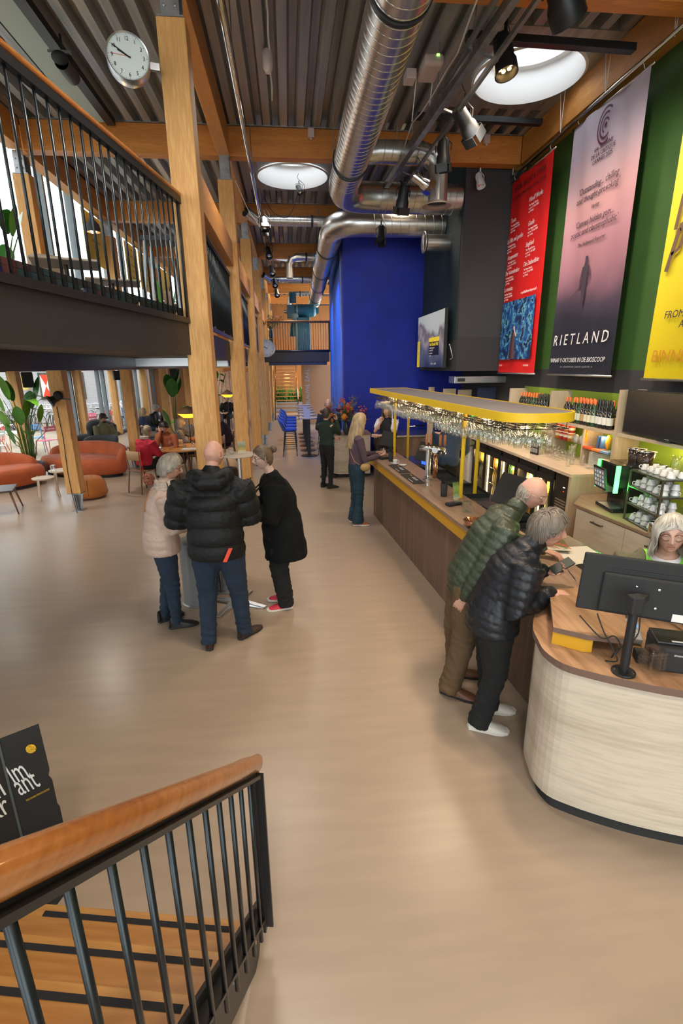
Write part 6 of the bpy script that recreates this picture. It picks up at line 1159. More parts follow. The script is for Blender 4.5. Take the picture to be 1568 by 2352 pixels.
def head_shape(D, fem=False, old=False, mouth=0):
    x, y, z = D.T.copy(); ex = np.exp
    low = np.clip(-z, 0, 1)
    X = x*.0755; Y = y*.094; Zz = z*.115
    X *= 1-(.30 if fem else .24)*low**1.6; X *= 1+.04*np.clip(z, 0, 1)
    back = np.clip(-y, 0, 1); Y = np.where(y < 0, Y*(1-.25*low), Y*(1-.05*low)); Zz += .03*back*low
    fr = np.clip(y, 0, 1)**.5*(y > 0)
    g = lambda cx, cz, wx, wz: ex(-((X-cx)/wx)**2-((Zz-cz)/wz)**2)
    dY = np.zeros_like(X)
    ridge = np.interp(Zz, [-.045, -.038, -.03, -.02, 0, .02, .03], [0, .006, .023, .0235, .014, .004, 0]); wn = np.interp(Zz, [-.04, -.02, .02], [.0145, .012, .008])
    dY += ridge*ex(-(X/wn)**2)*(1.1 if old else 1); dY += .007*(g(-.013, -.031, .007, .008)+g(.013, -.031, .007, .008))
    dY -= .011*(g(-.031, .010, .017, .013)+g(.031, .010, .017, .013)); dY += (.003 if fem else .005)*(g(-.028, .032, .02, .008)+g(.028, .032, .02, .008))
    dY += .005*(g(-.044, -.022, .016, .016)+g(.044, -.022, .016, .016)); dY -= .006*(g(-.05, -.055, .016, .02)+g(.05, -.055, .016, .02))*(1.3 if old else .7)
    dY += .007*g(0, -.053, .022, .007)+.0065*g(0, -.066, .02, .007); dY -= (.004+.008*mouth)*g(0, -.0595, .02, .0028+.003*mouth); dY -= .005*g(0, -.079, .022, .006); dY += .009*g(0, -.1, .022, .014)
    if old: dY -= .003*(ex(-((np.abs(X)-.026-(.03+Zz*-1)*.18)/.004)**2)*ex(-((Zz+.045)/.018)**2))
    Y = Y+dY*fr
    return np.stack([X, Y, Zz], 1), fr
def skin_mat(key, c):
    return G.setdefault('skin_'+key, mat('skin_'+key, c, .48, var=.07, vs_=28, sub=.12, bump=.12, bs=160))
G['eyew'] = mat('eye_white', (.75, .72, .68), .2, coat=.5); G['iris'] = mat('eye_iris', (.05, .06, .07), .15, coat=.5)
def make_head(Mx, skin, hairc, fem=False, old=False, mouth=0, lip=None, hi=True, brow=None, eyes='open'):
    """returns verts, faces, mat index; slots: skin, lips, eye white, iris, brow"""
    D, F_ = HG if hi else HGL; co, fr = head_shape(D, fem, old, mouth); F_ = list(F_); mi = []
    for f in F_:
        c = co[list(f)].mean(0); mi.append(1 if (c[1] > .06 and abs(c[0]) < .023-.35*abs(c[2]+.06) and -.069 < c[2] < -.0495) else 0)
    vs = [tuple(c) for c in co]
    def addm(mb, k):
        o = len(vs); vs.extend([tuple(v) for v in mb.v]); F_.extend([tuple(i+o for i in f) for f in mb.f]); mi.extend([k]*len(mb.f))
    for s in (-1, 1):
        e = MB(); mx = M.Translation((s*.0765, -.008, -.002)) @ M.Rotation(s*R(-20), 4, 'Z') @ M.Rotation(R(12), 4, 'X')
        ear = [mx @ V((s*.003*(1 if a < 7 else 1), .019*math.cos(2*PI*a/14), .031*math.sin(2*PI*a/14)*(1 if math.sin(2*PI*a/14) > 0 else .85))) for a in range(14)]
        e.tube(ear+[ear[0]], .0042, 6, False); e.sph(mx @ V((s*-.002, 0, 0)), 1, 10, (.0055, .0175, .028)); addm(e, 0)
        ey = co[(np.abs(co[:, 0]-s*.031) < .006) & (np.abs(co[:, 2]-.010) < .006) & (co[:, 1] > 0)][:, 1]; y0 = (ey.max() if len(ey) else .075)-.0095
        b = MB(); b.sph((s*.031, y0, .010), .0125, 14); addm(b, 0 if eyes == 'closed' else 2)
        if eyes != 'closed': b = MB(); b.sph((s*.031, y0+.0082, .009), .0056, 10, (1, .9, 1)); addm(b, 3)
        l = MB(); nn = 12
        for a in range(nn+1): pass
        l.tube([(s*.031+.0128*math.cos(a), y0+.0095+.003*math.sin(a), .0125+.0048*math.sin(a)+(-.006 if eyes == 'closed' else 0)) for a in np.linspace(.1, PI-.1, 8)], .0026, 6); addm(l, 0)
        if eyes == 'closed': l = MB(); l.tube([(s*.031+.0125*math.cos(a), y0+.0115, .007-.002*math.sin(a)) for a in np.linspace(.1, PI-.1, 8)], .0011, 5); addm(l, 4)
        br = MB(); br.tube([(s*(.014+.034*t_), y0+.0185-.012*t_*t_, .031+.005*math.sin(PI*t_)) for t_ in (0, .25, .5, .75, 1)], .003, 6, rs=[.002, .0032, .003, .0025, .001]); addm(br, 4)
    co = np.array(vs); Mn = np.array(Mx); co = co @ Mn[:3, :3].T+Mn[:3, 3]
    return co, F_, mi
def make_hand(Mx, side, curl=.5, thumb=.5, spread=.06, point=None, vox=.0034):
    """wrist at origin, fingers along +y, palm facing -z; side=+1 puts the thumb on +x"""
    mb = MB(); loft(mb, [(0, -.03, 0), (0, .0, 0), (0, .03, 0), (0, .07, 0), (0, .09, -.002)], [(.025, .02), (.027, .019), (.036, .0165), (.041, .014), (.038, .011)], n=12)
    for k, (x, L, r) in enumerate(((.031, .072, .0088), (.0105, .08, .0092), (-.0105, .075, .0087), (-.030, .058, .0078))):
        c = curl if point is None or k != 0 else point; x *= side; a = 0; p = V((x*.85, .075, 0)); P = [p, V((x, .09, -.001))]; p = P[-1]; fan = x*spread/.03
        for seg, fr_, bend in ((.42, 1, .75), (.32, 1, 1.), (.26, 1, .7)): a += c*bend*1.2; d = V((fan*math.cos(a), math.cos(a), -math.sin(a))).normalized(); p = p+d*L*seg*1.15; P.append(p)
        loft(mb, P, [r, r*1.02, r, r*.93, r*.8], n=8)
    s = side; t1 = V((s*.024, .012, -.004)); t2 = t1+V((s*.026, .026, -.012-.012*thumb)); t3 = t2+V((s*(.012-.012*thumb), .027, -.006-.014*thumb)); t4 = t3+V((s*(-.006*thumb), .02, -.004-.006*thumb)); loft(mb, [t1, t2, t3, t4], [.013, .0115, .0098, .008], n=8)
    co, no, fs = remesh(mb, vox, 2); Mn = np.array(Mx); return co @ Mn[:3, :3].T+Mn[:3, 3], fs
def hair_strands(Mx, n, length, off, region, flow, steps=7, grav=.35, curl=.25, r=.0022, seed=1, target=None, zmin=-.09, zs=None):
    zs = zmin if zs is None else zs
    rng = np.random.default_rng(seed); D = rng.normal(size=(n*5, 3)); D /= np.linalg.norm(D, axis=1)[:, None]; D = D[[bool(region(d)) for d in D]][:n]; n = len(D)
    A = np.array([.0755, .094, .115]); P = D*(A+off*.5); pts = [P.copy()]; st = length/steps*(.75+.5*rng.random((n, 1))); v = np.array([flow(d) for d in D]); v += rng.normal(size=(n, 3))*.06
    lump = .5+.5*np.sin(D[:, 0]*9+seed)*np.sin(D[:, 2]*8+D[:, 1]*5); lift = off*(.55+.5*lump+.25*rng.random(n)); ph = D[:, [1, 2, 0]]*6+seed+.5*rng.random((n, 3))
    for k in range(steps):
        v = v+np.array([0, 0, -grav])+curl*np.sin(ph+k*1.1)
        if target is not None: v = v+(np.array(target)-P)/np.maximum(.02, np.linalg.norm(np.array(target)-P, axis=1))[:, None]*1.2
        v /= np.linalg.norm(v, axis=1)[:, None]; stop = (P[:, 2] < np.interp(D[:, 1], [-.5, -.05, .25, .5], [zmin, zs, zs, max(zs, .035)] if zs > -.1 else [zmin]*4)-.010*lump)
        P = P+v*st*(~stop)[:, None]
        face = (P[:, 1] > .02) & (P[:, 2] < .062) & (np.abs(P[:, 0]) < .078); P[face, 0] = np.sign(D[face, 0]+1e-6)*(.078+.004*rng.random(face.sum())); 
        q = P.copy(); q[:, 2] = np.maximum(P[:, 2], -.07); s_ = np.linalg.norm(q/(A+lift[:, None]), axis=1); m_ = (s_ < 1) & (P[:, 2] > -.15); hug = (s_ > 1.07) & (P[:, 2] > -.07); f = np.where(m_, 1/np.maximum(s_, .3), np.where(hug, 1.07/np.maximum(s_, .3), 1))
        P = np.stack([P[:, 0]*f, P[:, 1]*f, np.where(P[:, 2] > -.07, P[:, 2]*f, P[:, 2])], 1); pts.append(P.copy())
    Q = np.stack(pts, 1)
    T = np.gradient(Q, axis=1)+np.array([0, 0, -1e-5]); T /= np.linalg.norm(T, axis=2)[..., None]+1e-9; Nn = Q.copy(); Nn[..., 2] *= .5; Nn /= np.linalg.norm(Nn, axis=2)[..., None]; B = np.cross(T, Nn); B /= np.linalg.norm(B, axis=2)[..., None]+1e-9
    w_ = r*np.interp(np.arange(steps+1)/steps, [0, .15, .8, 1], [.8, 1, .8, .35])[None, :, None]*(.7+.6*rng.random((n, 1, 1)))
    ring = np.stack([Q+B*w_*1.5, Q+Nn*w_*.8, Q-B*w_*1.5], 2)
    Mn = np.array(Mx); co = ring.reshape(-1, 3) @ Mn[:3, :3].T+Mn[:3, 3]; fs = []
    S1 = steps+1; base = []
    for k in range(steps):
        a = k*3; base += [(a, a+1, a+4, a+3), (a+1, a+2, a+5, a+4)]
    base = np.array(base); fs = (base[None]+(np.arange(n)*S1*3)[:, None, None]).reshape(-1, 4).tolist()
    return co, [tuple(f) for f in fs]
def hair(style, Mx, m_, parent, n=700, seed=1, hi=True):
    """scalp shell plus strands"""
    def line(hl_f, hl_s, hl_b): 
        return lambda d: d[2]*.115 > np.interp(d[1], [-1, -.3, .2, .55, .85, 1], [hl_b, hl_b, hl_s, hl_s+.03, hl_f, hl_f])
    St = dict(short=(line(.066, -.015, -.07), .016, .11, .10, .10, -.078, -.012), bob=(line(.080, -.02, -.075), .014, .20, .35, .08, -.115, -.10), long=(line(.066, -.02, -.08), .013, .62, .8, .03, -.40, -.40), crop=(line(.07, -.005, -.07), .006, .035, .2, .1, -.08, -.02),
              fringe=(lambda d: d[2]*.115 > -.07 and d[2]*.115 < (.03 if d[1] < -.2 else .02) and d[1] < .15, .004, .035, .3, .1, -.085, -.03), bun=(line(.062, -.005, -.07), .008, .13, 0, .04, -.2, -.2), messy=(line(.066, -.01, -.07), .010, .14, 0, .07, -.2, -.2), wavy=(line(.060, -.02, -.08), .024, .14, .06, .22, -.085, .0))[style]
    reg, off, L, gr, cu, zm, zs = St; D, F_ = HG if hi else HGL; co, fr = head_shape(D); cs = co*1.0+D*(off*.5)
    keep = [f for f in F_ if all(reg(D[i]) for i in f)]; Mn = np.array(Mx); cw = cs @ Mn[:3, :3].T+Mn[:3, 3]
    vs = [tuple(c) for c in cw]; fs = list(keep)
    tgt = (0, -.105, .045) if style in ('bun', 'messy') else None
    def flow(d):
        c = np.array([.15, -.3, .93]); t_ = d-c; t_ = t_-d*t_.dot(d); t_ = t_/(np.linalg.norm(t_)+1e-6)
        if d[1] > .15 and tgt is None: t_ = t_*np.array([1, .25, .6])+np.array([(1 if d[0] > -.15 else -1)*.9*(d[1]), -.25, .1])
        return t_/(np.linalg.norm(t_)+1e-6)
    c2, f2 = hair_strands(Mx, n, L, off, reg, flow, 7 if style != 'long' else 14, gr, cu, .0015 if hi else .004, seed, target=tgt, zmin=zm, zs=zs)
    o = len(vs); vs += [tuple(c) for c in c2]; fs += [tuple(i+o for i in f) for f in f2]
    ob = pmesh('hair', vs, fs, m_, parent)
    if tgt is not None:
        rng = random.Random(seed); b = MB(); r0 = .034 if style == 'bun' else .03
        for k in range(46):
            ax = V((rng.gauss(0, 1), rng.gauss(0, 1), rng.gauss(0, 1))).normalized(); a = ax.orthogonal().normalized(); c_ = ax.cross(a); ce = V(tgt)+V((0, -.02, .01)); s0 = rng.random()*6
            b.tube([Mx @ (ce+(a*math.cos(s0+t_)+c_*math.sin(s0+t_))*r0*(1+.1*rng.random())) for t_ in np.linspace(0, 3.6, 8)], .004, 4)
        b.build('hair_bun', m_, ob, True)
    return ob
def glasses(Mx, m_, parent, r=.024, sq=1.0):
    g = MB()
    for s in (-1, 1):
        g.tube([Mx @ V((s*.031+r*math.cos(a), .095-.004*abs(math.cos(a)), .006+r*.85*math.sin(a))) for a in np.linspace(0, 2*PI, 17)], .0024, 5, False)
        g.tube([Mx @ V(p) for p in ((s*.055, .089, .012), (s*.072, .06, .013), (s*.079, .0, .010), (s*.079, -.015, -.004))], .0016, 5)
    g.tube([Mx @ V(p) for p in ((-.008, .097, .008), (0, .099, .011), (.008, .097, .008))], .0016, 5)
    o = g.build('glasses', m_, parent, True); l = MB()
    for s in (-1, 1): l.lathe([(.001, 0), (r, 0)], 16, mx=(Mx @ M.Translation((s*.031, .0945, .006))).to_3x3() @ M.Rotation(R(-90), 3, 'X') @ M.Diagonal((1, .85, 1)), c=Mx @ V((s*.031, .0935, .006)))
    l.build('lens', G['glass'], o, True)
def shoe(Mx, L, m_up, m_sole, parent, high=False, name='shoe', sneaker=False):
    """heel at y=-.07, toe at y=L-.07, sole on z=0"""
    mb = MB(); y0 = -.07; n = 14; prof = []; S_ = L/.28
    sec = [(-.0, .030, .075 if not high else .12), (.03, .038, .092 if not high else .13), (.075, .04, .098 if not high else .125), (.115, .043, .085), (.15, .046, .066), (.19, .049, .054), (.23, .045, .042), (.262, .03, .024), (.278, .012, .014)]
    vs = []
    for y, w_, h in sec:
        for k in range(n):
            a = PI*k/(n-1); vs.append(Mx @ V((w_*math.cos(a)*(1 if math.sin(a) < .8 else .9), y0+y*S_, .022+max(0, h-.022)*max(0, math.sin(a))**.8)))
    fs = [(i*n+k, i*n+k+1, (i+1)*n+k+1, (i+1)*n+k) for i in range(len(sec)-1) for k in range(n-1)]+[tuple(range(n)), tuple((len(sec)-1)*n+k for k in range(n))[::-1]]
    o = MB().add(vs, fs).build(name, m_up, parent, True)
    out = [(-.032, 0), (-.038, .05), (-.043, .12), (-.051, .185), (-.046, .23), (-.03, .27), (0, .287), (.03, .27), (.046, .23), (.051, .185), (.043, .12), (.038, .05), (.032, 0), (0, -.012)]
    s_ = MB().prism([(x, y0+y*S_) for x, y in out][::-1], 0, .026 if sneaker else .02, Mx).build('sole', m_sole, o, bevel=.004)
    l = MB()
    for k in range(4): z = .066-.008*k; y = y0+(.095+.024*k)*S_; l.bar(Mx @ V((-.018, y, z)), Mx @ V((.018, y, z)), .005, .004)
    l.build('laces', G['lace'] if sneaker else m_sole, o)
    return o
G['lace'] = mat('laces_white', (.7, .7, .68), .7)
def frame(o, yaw=0, pitch=0, roll=0): return M.Translation(o) @ M.Rotation(R(yaw), 4, 'Z') @ M.Rotation(R(pitch), 4, 'X') @ M.Rotation(R(roll), 4, 'Y')
def aim(o, fwd, up):
    f = V(fwd).normalized(); u = V(up); u = (u-f*u.dot(f)).normalized(); x = f.cross(u); return M(((x.x, f.x, u.x, o[0]), (x.y, f.y, u.y, o[1]), (x.z, f.z, u.z, o[2]), (0, 0, 0, 1)))
def person(label, loc, yaw, h, J=None, B=1.0, skin='fair', head=(0, 0, 0), top=None, legs=None, shoes=None, hr=None, gl=None, hands=None, fem=False, old=False, mouth=0, eyes='open', lip=(.45, .18, .15), browc=(.25, .2, .16), hi=True, extra=None, jaw=1):
    t = thing('person', label, 'person', (*loc, 0), R(yaw))
    K = dict(pelvis=(0, 0, .545*h), waist=(0, 0, .615*h), chest=(0, 0, .725*h), neck=(0, -.012, .835*h), head=(0, .02, .925*h+.01),
             shL=(-.105*h, -.01, .80*h), shR=(.105*h, -.01, .80*h), elL=(-.15*h, -.02, .62*h), elR=(.15*h, -.02, .62*h), wrL=(-.155*h, .06, .48*h), wrR=(.155*h, .06, .48*h),
             hipL=(-.052*h, 0, .525*h), hipR=(.052*h, 0, .525*h), knL=(-.06*h, .015, .285*h), knR=(.06*h, .015, .285*h), anL=(-.065*h, -.01, .05*h), anR=(.065*h, -.01, .05*h), toeL=(-.085*h, .15, 0), toeR=(.085*h, .15, 0))
    K.update(J or {}); K = {k: V(v) for k, v in K.items()}
    rt = (K['shR']-K['shL']).normalized(); sk = skin_mat(*({'fair': ('fair', (.62, .37, .27)), 'pale': ('pale', (.66, .42, .33)), 'ruddy': ('ruddy', (.60, .32, .23)), 'tan': ('tan', (.48, .27, .18))}[skin]))
    hm = frame(K['head'], *head); vx = .012 if hi else .02; T = dict(B=B)
    # ---- body: one continuous surface, then head and hands with their detail
    mb = MB(); b = B
    loft(mb, [K['pelvis']-V((0, 0, .05)), K['pelvis'], K['waist'], K['chest'], (K['chest']+K['neck'])/2+V((0, 0, .03))], [(.13*b, .09*b), (.15*b, .10*b), (.125*b, .095*b), (.145*b, .10*b), (.11*b, .075*b)], rt)
    loft(mb, [(K['chest']+K['neck'])/2, K['neck'], K['head']+(hm.to_3x3() @ V((0, -.02, -.06)))], [.07, .058 if not fem else .05, .056 if not fem else .048], rt)
    for s in 'LR':
        sh, el, wr = K['sh'+s], K['el'+s], K['wr'+s]; loft(mb, [(sh*.8+K['chest']*.2), sh, (sh+el)/2, el, (el*.6+wr*.4), wr], [.05*b, .052*b, .045*b, .036, .036, .025], rt, 12)
        hp, kn, an = K['hip'+s], K['kn'+s], K['an'+s]; loft(mb, [hp, (hp*.6+kn*.4), kn, (kn*.65+an*.35), an], [.085*b, .075*b, .052, .05, .034], rt, 12)
        td = V((K['toe'+s].x-an.x, K['toe'+s].y-an.y, 0)).normalized(); loft(mb, [an-td*.03-V((0, 0, .03)), an+td*.05-V((0, 0, .035)), an+td*.13-V((0, 0, .05))], [.022, .024, .015], rt, 10)
    co, no, fs = remesh(mb, vx*1.15, 2); vs = [co]; F_ = list(fs); mi = [0]*len(fs); cnt = len(co)
    hc, hf, hmi = make_head(hm @ M.Diagonal((jaw, 1, 1, 1)), sk, None, fem, old, mouth, hi=hi, eyes=eyes); vs.append(hc); F_ += [tuple(i+cnt for i in f) for f in hf]; mi += hmi; cnt += len(hc)
    for s in 'LR':
        q = (hands or {}).get(s, {}); 
        if q is None: continue
        wr, el = K['wr'+s], K['el'+s]; fwd = V(q.get('dir', (wr-el).normalized())); pal = V(q.get('palm', (1 if s == 'L' else -1, 0, 0)))
        # palm faces -z of the hand frame; thumb side: sign so that the thumb lies forward/up
        c_, f_ = make_hand(aim(wr+(fwd.normalized()*.012), fwd, -pal) @ M.Scale(.97*h/1.72 if not fem else .9*h/1.66, 4), q.get('side', 1 if s == 'R' else -1)*q.get('flip', 1), q.get('curl', .45), q.get('thumb', .5), q.get('spread', .05), q.get('point'), .0034 if hi else .006)
        vs.append(c_); F_ += [tuple(i+cnt for i in f) for f in f_]; mi += [0]*len(f_); cnt += len(c_)
    pmesh('body', np.concatenate(vs), F_, [sk, mat('lips', lip, .4), G['eyew'], G['iris'], mat('brow', browc, .8)], t, mi)
    # ---- trousers
    if legs:
        g = legs.get('g', .014); fl = legs.get('cuff', .062); mb = MB(); up = K['waist']*.45+K['pelvis']*.55
        loft(mb, [(K['hipL']+K['hipR'])/2-V((0, 0, .05)), K['pelvis'], up], [(.135*b+g, .105*b+g), (.155*b+g, .115*b+g), (.145*b+g, .105*b+g)], rt)
        for s in 'LR':
            hp, kn, an = K['hip'+s], K['kn'+s], K['an'+s]; d = (an-kn).normalized(); an2 = an+d*legs.get('down', .045)
            loft(mb, [hp, hp*.75+kn*.25, hp*.4+kn*.6, kn, kn*.6+an*.4, kn*.15+an2*.85, an2], [.095*b+g, .092*b+g, .075*b+g, .062*b+g*.8, .055*b+g*.8, fl-.004, fl], rt, 14, flat=2)
        co, no, fs = remesh(mb, vx, 2); co = rumple(co, no, legs.get('amp', .0035), 22, 3); wk = np.zeros(len(co))
        for kx in (K['knL'], K['knR'], K['anL']+V((0, 0, .06)), K['anR']+V((0, 0, .06))): dd = np.linalg.norm(co-np.array(kx), axis=1); wk += np.exp(-(dd/.12)**2)
        co = co+no*(.005*wk*np.sin(co[:, 2]*110+co[:, 0]*30))[:, None]; pmesh('trousers', co, fs, legs['m'], t)
    if shoes:
        for s in 'LR':
            an, to = K['an'+s], K['toe'+s]; d = math.degrees(math.atan2(-(to.x-an.x), to.y-an.y)); zz = max(0, an.z-.085); shoe(frame((an.x, an.y, zz+.001), d), shoes.get('L', .27 if fem else .295), shoes['m'], shoes.get('sole', shoes['m']), t, shoes.get('high', False), shoes.get('name', 'shoe'), shoes.get('sn', False))
    # ---- upper garment
    if top:
        g = top.get('g', .03); hem = K['pelvis']+V((0, 0, top.get('hem', -.05)))+V(top.get('hoff', (0, 0, 0))); fl = top.get('flare', 0); bx = top.get('bx', 0); mb = MB(); ch_t = [hem, K['pelvis'], K['waist'], K['chest'], K['neck']+V((0, 0, -.03))]
        loft(mb, [hem, K['pelvis']+V((0, 0, .02)), K['waist'], K['chest'], K['chest']*.35+K['neck']*.65, K['neck']-V((0, 0, top.get('low', 0)))], [(.15*b+g+fl+bx, .11*b+g+fl), (.155*b+g+fl*.5+bx, .115*b+g+fl*.5), (.14*b+g+bx, .11*b+g), (.155*b+g+bx*.7, .115*b+g), (.125*b+g*.8, .09*b+g*.7), (.062+g*.4, .062+g*.4)], rt, 20, flat=True)
        chains = [[hem, K['waist'], K['chest'], K['neck']]]; cuffs = top.get('cuff', .0)
        for s in 'LR':
            sh, el, wr = K['sh'+s], K['el'+s], K['wr'+s]; w2 = wr+(el-wr).normalized()*cuffs; se = sh*.72+K['chest']*.14+K['neck']*.14; sg = top.get('sg', g)
            if top.get('short'): loft(mb, [se, sh, sh*.5+el*.5], [.06*b+sg, .062*b+sg, .056*b+sg], rt, 14); chains.append([sh, sh*.5+el*.5]); continue
            loft(mb, [se, sh, sh*.5+el*.5, el, el*.5+w2*.5, w2], [.062*b+sg*.9, .064*b+sg, .056*b+sg, .047*b+sg, .042*b+sg*.9, .03+sg*.6], rt, 14); chains.append([sh, el, w2])
        if top.get('collar'): c_ = top['collar']; nd = (K['head']+hm.to_3x3() @ V((0, -.02, -.06))-K['neck']).normalized(); loft(mb, [K['neck']-nd*.03, K['neck']+nd*.03, K['neck']+nd*(.03+max(c_, .004))], [.075+g*.3, .068+g*.2, .066+g*.2], rt)
        if top.get('hood'):
            n0 = K['neck']; loft(mb, [n0+V((-.12, .04, .03)), n0+V((-.135, -.06, .025)), n0+V((-.06, -.13, -.01)), n0+V((.06, -.13, -.01)), n0+V((.135, -.06, .025)), n0+V((.12, .04, .03))], [.045, .07, .085, .085, .07, .045], (0, 0, 1), 14)
        co, no, fs = remesh(mb, vx, top.get('sm', 3))
        if top.get('pitch'): co = quilt(co, no, [[np.array(p) for p in c_] for c_ in chains], top['pitch'], top.get('depth', .014)); co = rumple(co, no, .0016, 60, 2)
        else: co = rumple(co, no, top.get('amp', .004), top.get('rs', 16), 5)
        pmesh(top.get('name', 'jacket'), co, fs, top['m'], t)
    if hr: hair(hr[0], hm @ M.Diagonal((jaw, 1, 1, 1)), hr[1], t, hr[2] if len(hr) > 2 else (800 if hi else 260), len(label), hi)
    if gl: glasses(hm, gl, t)
    return t, K, hm
from mathutils.bvhtree import BVHTree
def wrap(t, pts, off=.004, on='acket'):
    o = [c for c in t.children if c.name.split('.')[0].endswith(on)][0]; bv = BVHTree.FromPolygons([v.co for v in o.data.vertices], [tuple(p.vertices) for p in o.data.polygons]); r = []
    for p in pts:
        q, n_, i, d = bv.find_nearest(V(p)); r.append(q+n_*off)
    return r
P_ = {}
P_['puffblack'] = mat('black_puffer_nylon', (.007, .0075, .008), .6, 0, .3, 50, spec=.3); P_['puffgrey'] = mat('charcoal_puffer_nylon', (.012, .013, .017), .42, 0, .4, 40, spec=.4); P_['puffgreen'] = mat('olive_puffer_nylon', (.040, .052, .030), .42, 0, .4, 40, .15, 5)
P_['coat'] = mat('black_wool_coat', (.007, .0075, .008), .95, 0, .4, 220, spec=.2); P_['beige'] = mat('beige_quilted_jacket', (.52, .37, .29), .45, 0, .3, 40); P_['jean'] = mat('dark_blue_denim', (.012, .026, .050), .9, 0, .4, 260, .2, 9); P_['jean2'] = mat('mid_blue_denim', (.12, .20, .34), .9, 0, .4, 260, .2, 9)
P_['jean3'] = mat('petrol_denim', (.010, .036, .055), .9, 0, .4, 260, .2, 9); P_['blackt'] = mat('black_trousers', (.007, .0075, .008), .9, 0, .3, 200); P_['khaki'] = mat('brown_khaki_trousers', (.12, .072, .032), .85, 0, .3, 200, .1, 8); P_['tan'] = mat('tan_trousers', (.40, .34, .27), .9)
P_['shoeb'] = mat('black_shoe', (.012, .012, .013), .5); P_['shoebr'] = mat('brown_shoe', (.06, .03, .022), .6, 0, .4, 80); P_['leather'] = mat('brown_leather_shoe', (.16, .07, .035), .45); P_['white'] = mat('cream_shoe', (.70, .66, .58), .55); P_['pinkred'] = mat('red_pink_sneaker', (.62, .03, .06), .6); P_['rubber'] = mat('dark_rubber', (.02, .02, .02), .8); P_['brownl'] = mat('cognac_shoe', (.40, .13, .05), .4)
P_['purple'] = mat('mauve_knit', (.10, .062, .085), .9, 0, .5, 180); P_['dgreen'] = mat('bottle_green_sweater', (.016, .035, .022), .9, 0, .5, 160); P_['navy'] = mat('navy_shirt', (.012, .022, .055), .8, 0, .3, 100); P_['navy2'] = mat('navy_polo', (.015, .035, .075), .8); P_['olive'] = mat('olive_sweater', (.20, .19, .10), .95, 0, .6, 120); P_['red'] = mat('red_cardigan', (.45, .012, .03), .9, 0, .5, 120)
P_['knit'] = mat('olive_rib_knit', (.15, .14, .085), .95, 0, 1., 55, .2, 40, stretch=(3, 3, 1)); P_['vest'] = mat('black_waistcoat', (.015, .013, .02), .85); P_['tee'] = mat('white_tee', (.75, .72, .74), .8); P_['hoodw'] = mat('white_jacket', (.8, .8, .8), .7); P_['plum'] = mat('dark_plum_coat', (.03, .018, .028), .95); P_['scarf'] = mat('beige_scarf', (.5, .4, .33), .95, 0, .6, 60, .2, 20)
P_['patt'] = mat('speckled_blouse', (.12, .11, .11), .9, 0, .3, 50, .95, 60)
H_ = {}
def hmat(k, c, v=.35): H_[k] = mat('hair_'+k, c, .45, var=v, vs_=30, stretch=(1, 1, .3))
hmat('white', (.50, .46, .39)); hmat('grey', (.19, .155, .12)); hmat('ash', (.30, .22, .14)); hmat('blonde', (.50, .36, .20)); hmat('dkblond', (.12, .075, .045)); hmat('brown', (.05, .03, .02)); hmat('silver', (.36, .31, .245)); hmat('red', (.30, .08, .02)); hmat('dark', (.02, .015, .012))
tort = mat('tortoise_frame', (.12, .04, .015), .3); gold = mat('gold_frame', (.5, .38, .2), .3, .9); dkf = mat('dark_frame', (.02, .015, .012), .3)

# 1 man in the black puffer, seen from behind
t, K, hm = person('tall bald man in a black puffer jacket and jeans, seen from behind', (-.685, 4.18), 2, 1.86,
    dict(head=(.03, .06, 1.745), neck=(0, .015, 1.56), chest=(0, .0, 1.36), waist=(0, -.02, 1.13), pelvis=(.0, -.02, .98), shL=(-.235, .0, 1.475), shR=(.235, .0, 1.475), elL=(-.335, .04, 1.19), elR=(.30, .06, 1.19), wrL=(-.18, .29, 1.13), wrR=(.16, .29, 1.13),
         hipL=(-.1, -.01, .95), hipR=(.1, -.01, .95), knL=(-.12, .02, .52), knR=(.15, .04, .52), anL=(-.13, -.08, .085), anR=(.18, .05, .085), toeL=(-.15, .1, 0), toeR=(.30, .18, 0)), 1.22, 'ruddy', (-32, -6, 0),
    dict(m=P_['puffblack'], g=.05, sg=.055, hem=-.13, pitch=.145, depth=.026, hood=True, collar=.03, name='puffer_jacket', bx=.015), dict(m=P_['jean'], g=.016, cuff=.072), dict(m=P_['shoebr'], sole=P_['rubber']), gl=gold, browc=(.4, .3, .2), hands=dict(L=dict(palm=(0, 0, -1)), R=dict(palm=(0, 0, -1))))
# orange-red tag at the lower right of the jacket back
c_ = wrap(t, [(.145, -.3, .925)], .012)[0]; MB().add([c_+V(q) for q in ((-.045, -.004, -.06), (-.012, .0, -.062), (.045, .004, .06), (.012, -.002, .062))], [(0, 1, 2, 3)]).build('red_tag', mat('tag_red', (.85, .08, .04), .6), t)
